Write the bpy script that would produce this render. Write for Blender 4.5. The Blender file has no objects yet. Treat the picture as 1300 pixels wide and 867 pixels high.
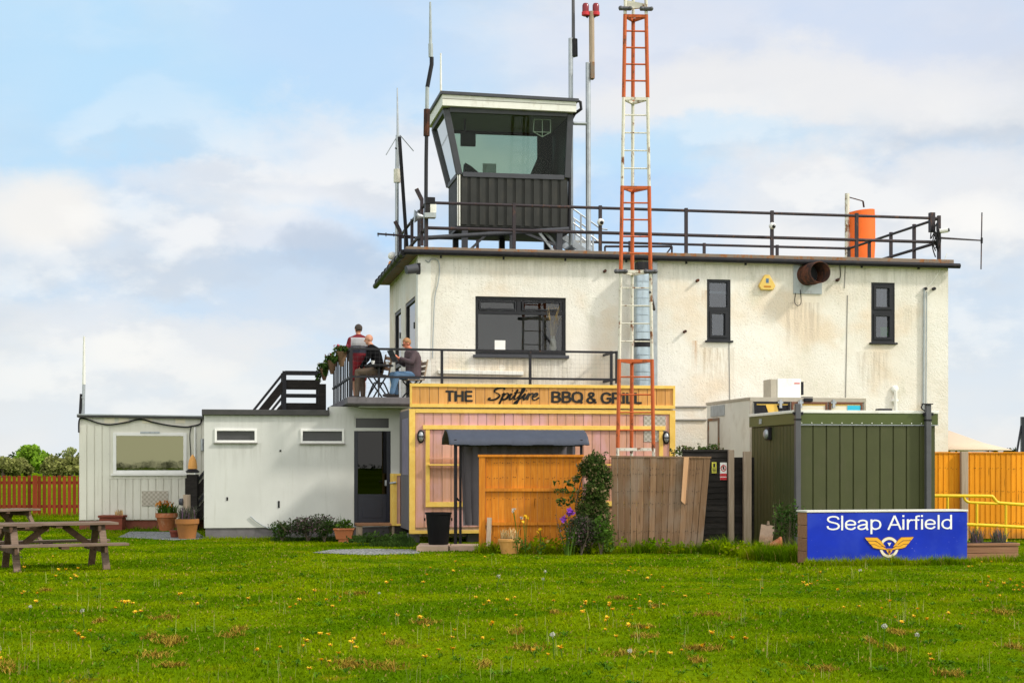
import bpy, bmesh, math, random
import numpy as np
from mathutils import Vector, Matrix, noise as mnoise
random.seed(11); rng = np.random.default_rng(11)
S = bpy.context.scene
COL = S.collection
R = math.radians
FPX, CX, HZ, EYE = 2044.0, 650.0, 590.0, 1.7      # focal length in photo pixels, principal column, horizon row, eye height

# ------------------------------------------------------------------ frames and measuring
def W(x, y, D):                                    # where a photo pixel lies at depth D
    return Vector(((x-CX)/FPX*D, D, EYE+(HZ-y)/FPX*D))
class Fr:
    """a rotated ground frame: u to the right along a front, v away from the viewer, z up"""
    def __init__(s, ox, oy, deg):
        s.o = (ox, oy); s.a = R(deg); s.c = math.cos(s.a); s.s = math.sin(s.a)
    def w(s, p): return Vector((s.o[0]+p[0]*s.c-p[1]*s.s, s.o[1]+p[0]*s.s+p[1]*s.c, p[2]))
    def loc(s, q):
        dx, dy = q[0]-s.o[0], q[1]-s.o[1]
        return Vector((dx*s.c+dy*s.s, -dx*s.s+dy*s.c, q[2]))
    def at(s, x, y, v):                            # photo pixel -> (u, v, z) on the plane v
        t = (x-CX)/FPX
        D = (v-s.o[0]*s.s+s.o[1]*s.c)/(s.c-t*s.s)
        return s.loc((D*t, D, EYE+(HZ-y)/FPX*D))
    def side(s, x, y, u):                          # photo pixel -> (u, v, z) on the plane u
        t = (x-CX)/FPX
        D = (u+s.o[0]*s.c+s.o[1]*s.s)/(t*s.c+s.s)
        return s.loc((D*t, D, EYE+(HZ-y)/FPX*D))
    def U(s, x, v): return s.at(x, HZ, v)[0]
    def Z(s, x, y, v): return s.at(x, y, v)[2]
W0 = Fr(0, 0, 0)
B = Fr(-2.212, 38.0, 10.3)                         # the control tower building, front left corner

# ------------------------------------------------------------------ objects
BASE = {}
def tag(o, label=None, cat=None, group=None, kind=None):
    if label: o['label'] = label
    if cat: o['category'] = cat
    if group: o['group'] = group
    if kind: o['kind'] = kind
    return o
def thing(name, label, cat, fr, base, group=None, rot=0.0):
    o = bpy.data.objects.new(name, None); COL.objects.link(o)
    o.empty_display_size = .2
    o.location = fr.w(base); o.rotation_euler = (0, 0, fr.a+rot)
    BASE[o.name] = Vector(base)
    return tag(o, label, cat, group)
def copy_tree(o, parent=None):
    c = o.copy(); COL.objects.link(c); c.parent = parent
    for ch in list(o.children): copy_tree(ch, c)
    return c
def link_mesh(name, me, m, parent=None):
    o = bpy.data.objects.new(name, me); COL.objects.link(o)
    if m is not None and not me.materials: me.materials.append(m)
    if parent is not None:
        o.parent = parent; BASE[o.name] = BASE[parent.name]
    return o
class MB:
    def __init__(s): s.v = []; s.f = []
    def add(s, vs, fs):
        n = len(s.v); s.v.extend(tuple(p) for p in vs); s.f.extend(tuple(i+n for i in f) for f in fs); return s
    def box(s, x0, x1, y0, y1, z0, z1):
        if x0 > x1: x0, x1 = x1, x0
        if y0 > y1: y0, y1 = y1, y0
        if z0 > z1: z0, z1 = z1, z0
        return s.add([(x0,y0,z0),(x1,y0,z0),(x1,y1,z0),(x0,y1,z0),(x0,y0,z1),(x1,y0,z1),(x1,y1,z1),(x0,y1,z1)],
                     [(0,3,2,1),(4,5,6,7),(0,1,5,4),(1,2,6,5),(2,3,7,6),(3,0,4,7)])
    def hexa(s, p): return s.add(p, [(0,3,2,1),(4,5,6,7),(0,1,5,4),(1,2,6,5),(2,3,7,6),(3,0,4,7)])
    def bar(s, p, q, w, h, up=(0,0,1)):
        p, q = Vector(p), Vector(q); d = (q-p).normalized(); up = Vector(up)
        sd = d.cross(up)
        if sd.length < 1e-4: sd = d.cross(Vector((0,1,0)))
        sd.normalize(); uu = sd.cross(d).normalized()
        a, b = sd*w/2, uu*h/2
        return s.hexa([p-a-b, q-a-b, q+a-b, p+a-b, p-a+b, q-a+b, q+a+b, p+a+b])
    def tube(s, pts, r, n=8, cap=True, flat=None):
        pts = [Vector(p) for p in pts]; m = len(pts)
        rs = list(r) if hasattr(r, '__len__') else [r]*m
        vs = []; prev = None
        for i, p in enumerate(pts):
            d = (pts[min(i+1, m-1)]-pts[max(i-1, 0)])
            if d.length < 1e-9: d = Vector((0,0,1))
            d.normalize()
            if prev is None:
                a = d.cross(Vector((0,0,1)))
                if a.length < 1e-3: a = d.cross(Vector((0,1,0)))
            else: a = prev-d*prev.dot(d)
            a.normalize(); prev = a; b = d.cross(a)
            for k in range(n):
                t = 2*math.pi*k/n
                o = a*math.cos(t)*rs[i]+b*math.sin(t)*rs[i]
                if flat: o = Vector((o.x, o.y*flat, o.z))
                vs.append(p+o)
        fs = [(i*n+k, i*n+(k+1)%n, (i+1)*n+(k+1)%n, (i+1)*n+k) for i in range(m-1) for k in range(n)]
        if cap: fs += [tuple(range(n-1,-1,-1)), tuple((m-1)*n+k for k in range(n))]
        return s.add(vs, fs)
    def lathe(s, c, prof, n=20):
        vs = []; m = len(prof)
        for r, z in prof:
            for k in range(n):
                t = 2*math.pi*k/n; vs.append((c[0]+r*math.cos(t), c[1]+r*math.sin(t), c[2]+z))
        fs = [(i*n+k, i*n+(k+1)%n, (i+1)*n+(k+1)%n, (i+1)*n+k) for i in range(m-1) for k in range(n)]
        fs += [tuple(range(n-1,-1,-1)), tuple((m-1)*n+k for k in range(n))]
        return s.add(vs, fs)
    def ell(s, c, r, nu=14, nv=9, M=None):
        c = Vector(c); vs = []
        for j in range(1, nv):
            ph = math.pi*j/nv
            for i in range(nu):
                t = 2*math.pi*i/nu
                p = Vector((r[0]*math.sin(ph)*math.cos(t), r[1]*math.sin(ph)*math.sin(t), r[2]*math.cos(ph)))
                vs.append(c+(M@p if M else p))
        top = Vector((0,0,r[2])); bot = -top
        vs += [c+(M@top if M else top), c+(M@bot if M else bot)]
        k = (nv-1)*nu; fs = []
        for j in range(nv-2):
            for i in range(nu): fs.append((j*nu+i, (j+1)*nu+i, (j+1)*nu+(i+1)%nu, j*nu+(i+1)%nu))
        for i in range(nu):
            fs.append((k, i, (i+1)%nu)); fs.append((k+1, (nv-2)*nu+(i+1)%nu, (nv-2)*nu+i))
        return s.add(vs, fs)
    def prism(s, poly, y0, y1):                    # (x, z) polygon given some depth along y
        n = len(poly)
        vs = [(x, y0, z) for x, z in poly]+[(x, y1, z) for x, z in poly]
        fs = [tuple(range(n)), tuple(range(2*n-1, n-1, -1))]+[(i, i+n, (i+1)%n+n, (i+1)%n) for i in range(n)]
        return s.add(vs, fs)
    def prismx(s, poly, x0, x1):                   # (y, z) polygon given some width along x
        n = len(poly)
        vs = [(x0, y, z) for y, z in poly]+[(x1, y, z) for y, z in poly]
        fs = [tuple(range(n-1,-1,-1)), tuple(range(n, 2*n))]+[(i, (i+1)%n, (i+1)%n+n, i+n) for i in range(n)]
        return s.add(vs, fs)
    def frame(s, x0, x1, z0, z1, t, y0, y1):       # rectangular frame facing -v: butted bars
        s.box(x0, x0+t, y0, y1, z0, z1); s.box(x1-t, x1, y0, y1, z0, z1)
        s.box(x0+t, x1-t, y0, y1, z1-t, z1); s.box(x0+t, x1-t, y0, y1, z0, z0+t); return s
    def wall(s, x0, x1, z0, z1, y0, y1, holes):    # front sheet at y0 with openings and their reveals to y1
        xs = sorted({x0, x1, *[h[0] for h in holes], *[h[1] for h in holes]})
        zs = sorted({z0, z1, *[h[2] for h in holes], *[h[3] for h in holes]})
        for i in range(len(xs)-1):
            for j in range(len(zs)-1):
                mx, mz = (xs[i]+xs[i+1])/2, (zs[j]+zs[j+1])/2
                if any(h[0] < mx < h[1] and h[2] < mz < h[3] for h in holes): continue
                s.add([(xs[i],y0,zs[j]),(xs[i+1],y0,zs[j]),(xs[i+1],y0,zs[j+1]),(xs[i],y0,zs[j+1])], [(0,1,2,3)])
        for a, b, c, d in holes:
            s.add([(a,y0,c),(b,y0,c),(b,y0,d),(a,y0,d),(a,y1,c),(b,y1,c),(b,y1,d),(a,y1,d)],
                  [(0,4,5,1),(1,5,6,2),(2,6,7,3),(3,7,4,0)])
        return s
    def mesh(s, name, base=(0,0,0), sharp=38, fix=False):
        me = bpy.data.meshes.new(name); b = Vector(base)
        me.from_pydata([(p[0]-b[0], p[1]-b[1], p[2]-b[2]) for p in s.v], [], s.f)
        if fix:
            bm = bmesh.new(); bm.from_mesh(me); bmesh.ops.recalc_face_normals(bm, faces=bm.faces); bm.to_mesh(me); bm.free()
        if sharp:
            me.polygons.foreach_set('use_smooth', [True]*len(me.polygons)); me.set_sharp_from_angle(angle=R(sharp))
        me.update(); return me
    def build(s, name, m, parent, bevel=0, label=None, sharp=38):
        o = link_mesh(name, s.mesh(name, BASE[parent.name], sharp), m, parent)
        if label: o['label'] = label
        if bevel: bev(o, bevel)
        return o
    def thing(s, name, label, cat, m, fr, base, group=None, bevel=0, kind=None, sharp=38):
        o = link_mesh(name, s.mesh(name, base, sharp), m)
        o.location = fr.w(base); o.rotation_euler = (0, 0, fr.a); BASE[o.name] = Vector(base)
        if bevel: bev(o, bevel)
        return tag(o, label, cat, group, kind)
def bev(o, w):
    md = o.modifiers.new('bevel', 'BEVEL'); md.width = w; md.segments = 2; md.limit_method = 'ANGLE'; md.angle_limit = R(40)
def curve_pts(pts, k=6):                           # Catmull-Rom
    pts = [Vector(p) for p in pts]; out = []
    for i in range(len(pts)-1):
        p0, p1, p2, p3 = pts[max(i-1,0)], pts[i], pts[i+1], pts[min(i+2, len(pts)-1)]
        for j in range(k):
            t = j/k
            out.append(.5*((2*p1)+(p2-p0)*t+(2*p0-5*p1+4*p2-p3)*t*t+(3*p1-p0-3*p2+p3)*t**3))
    return out+[pts[-1]]
# monoline sign writer's alphabet: strokes on a cap height of 1
GLYPH = {
 'S': (.70, [[(.63,.74),(.56,.88),(.35,.935),(.14,.87),(.085,.72),(.17,.59),(.36,.52),(.57,.43),(.64,.27),(.56,.12),(.34,.065),(.12,.13),(.06,.29)]]),
 'l': (.24, [[(.11,0),(.11,1),None]]), 'i': (.24, [[(.11,0),(.11,.72),None],[(.11,.87),(.11,1),None]]),
 'e': (.64, [[(.07,.37),(.55,.37),None],[(.55,.37),(.51,.56),(.31,.66),(.12,.58),(.065,.36),(.12,.14),(.32,.06),(.46,.10),(.55,.21)]]),
 'a': (.64, [[(.07,.50),(.14,.62),(.31,.66),(.47,.60),(.50,.46),(.50,.16),(.55,.0)],[(.50,.39),(.27,.35),(.10,.28),(.065,.17),(.13,.075),(.27,.06),(.43,.14),(.50,.27)]]),
 'p': (.66, [[(.105,-.28),(.105,.72),None],[(.11,.50),(.2,.63),(.34,.66),(.51,.57),(.57,.36),(.51,.15),(.34,.06),(.2,.09),(.11,.22)]]),
 'A': (.70, [[(.02,0),(.35,.97),None],[(.35,.97),(.68,0),None],[(.14,.34),(.56,.34),None]]),
 'r': (.40, [[(.105,0),(.105,.72),None],[(.11,.42),(.18,.60),(.28,.66),(.38,.64)]]),
 'f': (.34, [[(.15,0),(.15,.80),(.19,.91),(.34,.93)],[(.0,.66),(.31,.66),None]]),
 'd': (.66, [[(.53,0),(.53,1),None],[(.53,.50),(.44,.63),(.30,.66),(.13,.57),(.065,.36),(.13,.15),(.30,.06),(.44,.09),(.53,.22)]]),
 'T': (.66, [[(.01,.935),(.63,.935),None],[(.32,0),(.32,.93),None]]), 'H': (.76, [[(.10,0),(.10,1),None],[(.62,0),(.62,1),None],[(.10,.53),(.62,.53),None]]),
 'E': (.68, [[(.10,0),(.10,1),None],[(.10,.935),(.60,.935),None],[(.10,.52),(.57,.52),None],[(.10,.065),(.62,.065),None]]),
 'B': (.72, [[(.10,0),(.10,1),None],[(.10,.935),(.36,.935),(.54,.87),(.56,.74),(.50,.59),(.34,.53),(.10,.53)],[(.34,.53),(.55,.46),(.62,.29),(.54,.12),(.36,.065),(.10,.065)]]),
 'Q': (.80, [[(.39,.94),(.14,.82),(.07,.5),(.14,.18),(.39,.06),(.64,.18),(.71,.5),(.64,.82),(.39,.94)],[(.44,.26),(.74,-.04),None]]),
 'G': (.78, [[(.68,.72),(.58,.88),(.40,.94),(.16,.82),(.07,.5),(.16,.17),(.40,.06),(.60,.12),(.68,.2)],[(.68,.2),(.68,.46),None],[(.42,.46),(.74,.46),None]]),
 'R': (.74, [[(.10,0),(.10,1),None],[(.10,.935),(.40,.935),(.58,.87),(.62,.73),(.57,.58),(.40,.50),(.10,.50)],[(.40,.50),(.52,.36),(.68,.0)]]),
 'I': (.30, [[(.13,0),(.13,1),None]]), 'L': (.60, [[(.10,0),(.10,1),None],[(.10,.065),(.56,.065),None]]),
 '&': (.74, [[(.70,.02),(.36,.46),(.20,.72),(.22,.89),(.36,.94),(.49,.87),(.48,.72),(.30,.55),(.12,.40),(.08,.22),(.16,.09),(.32,.06),(.48,.14),(.62,.40)]]), ' ': (.30, []) }
def sign_mb(body, h, xw, at, weight=.14, depth=.004):
    """raised lettering standing on the plane v=at[1], cap height h, fitted to the width xw"""
    mb = MB(); tot = sum(GLYPH[c][0] for c in body)-.1; kx = xw/tot; x = at[0]; lay = 0
    for c in body:
        adv, strokes = GLYPH[c]
        for s_ in strokes:
            straight = s_[-1] is None; p = [Vector((a, 0, b)) for a, b in (s_[:-1] if straight else s_)]
            if not straight: p = curve_pts(p, 6)
            n = len(p); l, r_ = [], []
            for i in range(n):
                d = p[min(i+1,n-1)]-p[max(i-1,0)]; d.normalize(); o = Vector((-d.z, 0, d.x))*weight/2
                l.append((x+(p[i].x+o.x)*kx, at[2]+(p[i].z+o.z)*h)); r_.append((x+(p[i].x-o.x)*kx, at[2]+(p[i].z-o.z)*h))
            y0, y1 = at[1], at[1]-depth-.0007*(lay % 3); lay += 1; q = l+r_[::-1]; m_ = len(q)
            vs = [(a, y1, b) for a, b in q]+[(a, y0, b) for a, b in q]
            fs = [(i, 2*n-1-i, 2*n-2-i, i+1) for i in range(n-1)]+[(i, (i+1)%m_, (i+1)%m_+m_, i+m_) for i in range(m_)]
            mb.add(vs, fs)
        x += adv*kx
    return mb

# ------------------------------------------------------------------ materials
MATS = {}
class NT:
    def __init__(s, name):
        s.m = bpy.data.materials.new(name); s.m.use_nodes = True; s.t = s.m.node_tree; s.t.nodes.clear()
        s.out = s.t.nodes.new('ShaderNodeOutputMaterial')
    def n(s, typ, **kw):
        nd = s.t.nodes.new(typ)
        for k, v in kw.items(): setattr(nd, k, v)
        return nd
    def l(s, a, b): s.t.links.new(a, b)
    def coords(s, scale=(1,1,1), off=None):
        tc = s.n('ShaderNodeTexCoord'); mp = s.n('ShaderNodeMapping'); s.l(tc.outputs['Object'], mp.inputs[0])
        mp.inputs['Scale'].default_value = scale
        if off: mp.inputs['Location'].default_value = off
        return mp.outputs[0]
    def noise(s, scale, stretch=(1,1,1), detail=4, rough=.55, off=None, dist=0):
        t = s.n('ShaderNodeTexNoise'); s.l(s.coords(stretch, off), t.inputs['Vector'])
        t.inputs['Scale'].default_value = scale; t.inputs['Detail'].default_value = detail
        t.inputs['Roughness'].default_value = rough; t.inputs['Distortion'].default_value = dist
        return t.outputs[0]
    def vor(s, scale, stretch=(1,1,1), feat='F1'):
        t = s.n('ShaderNodeTexVoronoi', feature=feat); s.l(s.coords(stretch), t.inputs['Vector']); t.inputs['Scale'].default_value = scale
        return t.outputs['Distance']
    def ramp(s, val, lo, hi, a=0.0, b=1.0):
        t = s.n('ShaderNodeMapRange'); t.interpolation_type = 'SMOOTHSTEP'
        s.l(val, t.inputs['Value']); t.inputs['From Min'].default_value = lo; t.inputs['From Max'].default_value = hi
        t.inputs['To Min'].default_value = a; t.inputs['To Max'].default_value = b; return t.outputs[0]
    def math(s, op, a, b=None):
        t = s.n('ShaderNodeMath', operation=op)
        for i, q in enumerate((a, b)):
            if q is None: continue
            if isinstance(q, (int, float)): t.inputs[i].default_value = q
            else: s.l(q, t.inputs[i])
        return t.outputs[0]
    def mix(s, f, a, b, mode='MIX'):
        t = s.n('ShaderNodeMix', data_type='RGBA', blend_type=mode)
        for sock, q in ((t.inputs[0], f), (t.inputs[6], a), (t.inputs[7], b)):
            if isinstance(q, (int, float)): sock.default_value = q
            elif isinstance(q, tuple): sock.default_value = (*q, 1)
            else: s.l(q, sock)
        return t.outputs[2]
    def bright(s, col, val, lo, hi):               # multiply a colour by lo..hi as val goes 0..1
        f = s.ramp(val, 0, 1, lo, hi); v = s.n('ShaderNodeVectorMath', operation='SCALE')
        if isinstance(col, tuple): v.inputs[0].default_value = col
        else: s.l(col, v.inputs[0])
        s.l(f, v.inputs['Scale']); return v.outputs[0]
    def splash(s, h):                              # mud thrown up from the ground: uneven edge, fades out by height h
        sx = s.n('ShaderNodeSeparateXYZ'); s.l(s.coords(), sx.inputs[0]); nz_ = s.noise(3.5, (1,1,.7), detail=7, rough=.7)
        return s.ramp(s.math('ADD', s.math('DIVIDE', sx.outputs[2], h), s.math('MULTIPLY', nz_, 1.6)), .75, 1.45, 1, 0)
    def under(s, x0, x1, zt, L, sharp=.06):        # run-off streaks hanging from an edge x0..x1 at height zt
        sx = s.n('ShaderNodeSeparateXYZ'); s.l(s.coords(), sx.inputs[0]); X, Z = sx.outputs[0], sx.outputs[2]
        m = s.math('MULTIPLY', s.ramp(X, x0-sharp, x0+sharp), s.ramp(X, x1-sharp, x1+sharp, 1, 0))
        m = s.math('MULTIPLY', m, s.math('MULTIPLY', s.ramp(Z, zt, zt+.01, 1, 0), s.ramp(Z, zt-L, zt, 0, 1)))
        return s.math('MULTIPLY', m, s.ramp(s.noise(6, (1.6,1.6,.12), detail=5, rough=.7), .42, .62))
    def island(s):
        g = s.n('ShaderNodeNewGeometry'); return g.outputs['Random Per Island']
    def bump(s, h, strength=.4, dist=.02):
        b = s.n('ShaderNodeBump'); b.inputs['Strength'].default_value = strength; b.inputs['Distance'].default_value = dist
        s.l(h, b.inputs['Height']); return b.outputs[0]
    def pbr(s, col, rough=.7, metal=0, bump=None, spec=.4, trans=None):
        p = s.n('ShaderNodeBsdfPrincipled')
        if isinstance(col, tuple): p.inputs['Base Color'].default_value = (*col, 1)
        else: s.l(col, p.inputs['Base Color'])
        if isinstance(rough, (int, float)): p.inputs['Roughness'].default_value = rough
        else: s.l(rough, p.inputs['Roughness'])
        p.inputs['Metallic'].default_value = metal; p.inputs['Specular IOR Level'].default_value = spec
        if bump is not None: s.l(bump, p.inputs['Normal'])
        if trans:
            tr = s.n('ShaderNodeBsdfTranslucent'); mx = s.n('ShaderNodeMixShader'); mx.inputs[0].default_value = trans
            if isinstance(col, tuple): tr.inputs[0].default_value = (*col, 1)
            else: s.l(col, tr.inputs[0])
            s.l(p.outputs[0], mx.inputs[1]); s.l(tr.outputs[0], mx.inputs[2]); s.l(mx.outputs[0], s.out.inputs[0])
        else: s.l(p.outputs[0], s.out.inputs[0])
        return s.m
def paint(name, col, rough=.5, var=.18, scale=3, dirt=None, dirt_amt=.5, metal=0, bump=.15, spec=.4, bscale=60):
    t = NT(name); c = t.bright(col, t.noise(scale, detail=5), 1-var, 1+var)
    if dirt: c = t.mix(t.math('MULTIPLY', t.ramp(t.noise(scale*1.7, (1,1,.5), detail=8, rough=.65, off=(3,1,7)), .5, .68), dirt_amt), c, dirt)
    return t.pbr(c, rough, metal, t.bump(t.noise(bscale), bump, .004), spec)
def wood(name, ca, cb, grain=(14,14,.9), rough=.75, island=.2, knots=.5, stain=None, stain_amt=.5, splash=0):
    t = NT(name)
    g = t.noise(2.2, grain, detail=6, rough=.6, dist=.6)
    c = t.mix(t.ramp(g, .3, .7), ca, cb)
    c = t.bright(c, t.island(), 1-island, 1+island)
    if knots:
        st = tuple(min(7, max(.6, k*.42)) for k in grain)
        c = t.mix(t.math('MULTIPLY', t.ramp(t.vor(1.5, st), .05, .13, 1, 0), knots), c, tuple(k*.25 for k in ca))
    if stain: c = t.mix(t.math('MULTIPLY', t.ramp(t.noise(1.3, (1.3,1.3,.8), detail=6), .45, .65), stain_amt), c, stain)
    if splash: c = t.mix(t.math('MULTIPLY', t.splash(.5), splash), c, (.075,.06,.04))
    return t.pbr(c, rough, 0, t.bump(g, .35, .006), .08)
def glass(name, tint, refl=1.0, rough=.0, ior=1.5):
    t = NT(name); tr = t.n('ShaderNodeBsdfTransparent'); tr.inputs[0].default_value = (*tint, 1)
    gl = t.n('ShaderNodeBsdfGlossy'); gl.inputs['Roughness'].default_value = rough
    gl.inputs[0].default_value = (refl, refl, refl, 1)
    fr = t.n('ShaderNodeFresnel'); fr.inputs[0].default_value = ior
    mx = t.n('ShaderNodeMixShader'); t.l(fr.outputs[0], mx.inputs[0]); t.l(tr.outputs[0], mx.inputs[1]); t.l(gl.outputs[0], mx.inputs[2])
    t.l(mx.outputs[0], t.out.inputs[0]); return t.m
def foliage(name, ca, cb, cc=None, trans=.3, scale=2.0):
    t = NT(name); c = t.mix(t.ramp(t.noise(scale, detail=3), .35, .65), ca, cb)
    if cc: c = t.mix(t.ramp(t.island(), .8, .9), c, cc)
    c = t.bright(c, t.island(), .65, 1.35)
    return t.pbr(c, .7, 0, None, .08, trans)
# ------------------------------------------------------------------ the palette
def stucco():
    t = NT('rendered_wall')
    base = t.mix(t.ramp(t.noise(.55, (1,1,.8), detail=6, rough=.6), .38, .62), (.74,.70,.615), (.79,.77,.71))
    warm = t.ramp(t.noise(.42, (1,1,1.2), detail=5, off=(4.2,0,2.1)), .50, .66)
    base = t.mix(t.math('MULTIPLY', warm, .5), base, (.70,.54,.36))
    green = t.ramp(t.noise(.8, (1.2,1,.5), detail=7, rough=.65, off=(9,0,5)), .56, .72)
    base = t.mix(t.math('MULTIPLY', green, .42), base, (.45,.46,.32))
    run = t.ramp(t.noise(2.6, (3,3,.22), detail=6, rough=.7), .60, .78)     # rain streaks
    base = t.mix(t.math('MULTIPLY', run, .32), base, (.36,.33,.27))
    for x0, x1, zt, L_, am, cc in ((-.1,13.4,6.6,1.1,.3,(.33,.33,.25)), (1.35,3.75,4.2,1.1,.55,(.36,.31,.24)), (6.95,7.75,4.55,1.4,.6,(.40,.32,.22)), (10.95,11.75,4.5,1.3,.5,(.38,.32,.25)), (6.72,6.82,4.72,1.0,.8,(.45,.24,.10)), (6.93,7.13,5.95,.5,.5,(.45,.26,.12)), (9.1,9.95,5.7,1.5,.55,(.36,.30,.24)), (12.2,12.6,5.6,1.0,.4,(.36,.33,.26))):
        base = t.mix(t.math('MULTIPLY', t.under(x0, x1, zt, L_), am), base, cc)
    base = t.mix(t.math('MULTIPLY', t.ramp(t.noise(.9, (1,1,1), detail=2, off=(2,0,4)), .66, .67), .5), base, (.84,.82,.75))   # touched-up patches
    # crk = t.vor(.55, (1,1,.6), 'DISTANCE_TO_EDGE'); base = t.mix(t.math('MULTIPLY', t.math('MULTIPLY', t.ramp(crk, .003, .009, 1, 0), t.ramp(t.noise(.7), .5, .6)), .6), base, (.3,.27,.22))
    n1 = t.noise(21, detail=3, rough=.7); n2 = t.noise(48, detail=2)
    h = t.math('MULTIPLY', t.math('ADD', n1, t.math('MULTIPLY', n2, .5)), t.ramp(t.noise(1.1, detail=5, off=(6,0,1)), .36, .60, .25, 1.1))
    pit = t.ramp(n1, .28, .44, 1, 0)
    base = t.mix(t.math('MULTIPLY', t.math('MULTIPLY', pit, t.ramp(t.noise(.9, off=(1,0,8)), .4, .6)), .7), base, (.30,.27,.21))
    return t.pbr(base, .9, 0, t.bump(h, .6, .022), .1)
def smooth_white(name, col, dirt, unders=()):
    t = NT(name); c = t.bright(col, t.noise(1.2, (1,1,.7), detail=6), .86, 1.08)
    run = t.ramp(t.noise(2.2, (3,3,.2), detail=6, rough=.7), .55, .8)
    c = t.mix(t.math('MULTIPLY', run, .5), c, dirt)
    for x0, x1, zt, L_, am in unders: c = t.mix(t.math('MULTIPLY', t.under(x0, x1, zt, L_), am), c, tuple(k*.75 for k in dirt))
    c = t.mix(t.math('MULTIPLY', t.splash(.45), .4), c, (.24,.24,.17))
    sp = t.ramp(t.noise(26, detail=2), .70, .76); c = t.mix(t.math('MULTIPLY', sp, .5), c, tuple(k*.5 for k in dirt))
    return t.pbr(c, .65, 0, t.bump(t.noise(30), .15, .006), .3)
def rust_paint(name, col, rust, amt, rough=.55):
    t = NT(name); f = t.ramp(t.noise(7, (1,1,.6), detail=8, rough=.7), amt, amt+.1)
    c = t.mix(f, t.bright(col, t.noise(2.5), .85, 1.12), t.bright(rust, t.noise(20), .6, 1.3))
    return t.pbr(c, rough, 0, t.bump(t.noise(50), .3, .004), .2)
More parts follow.
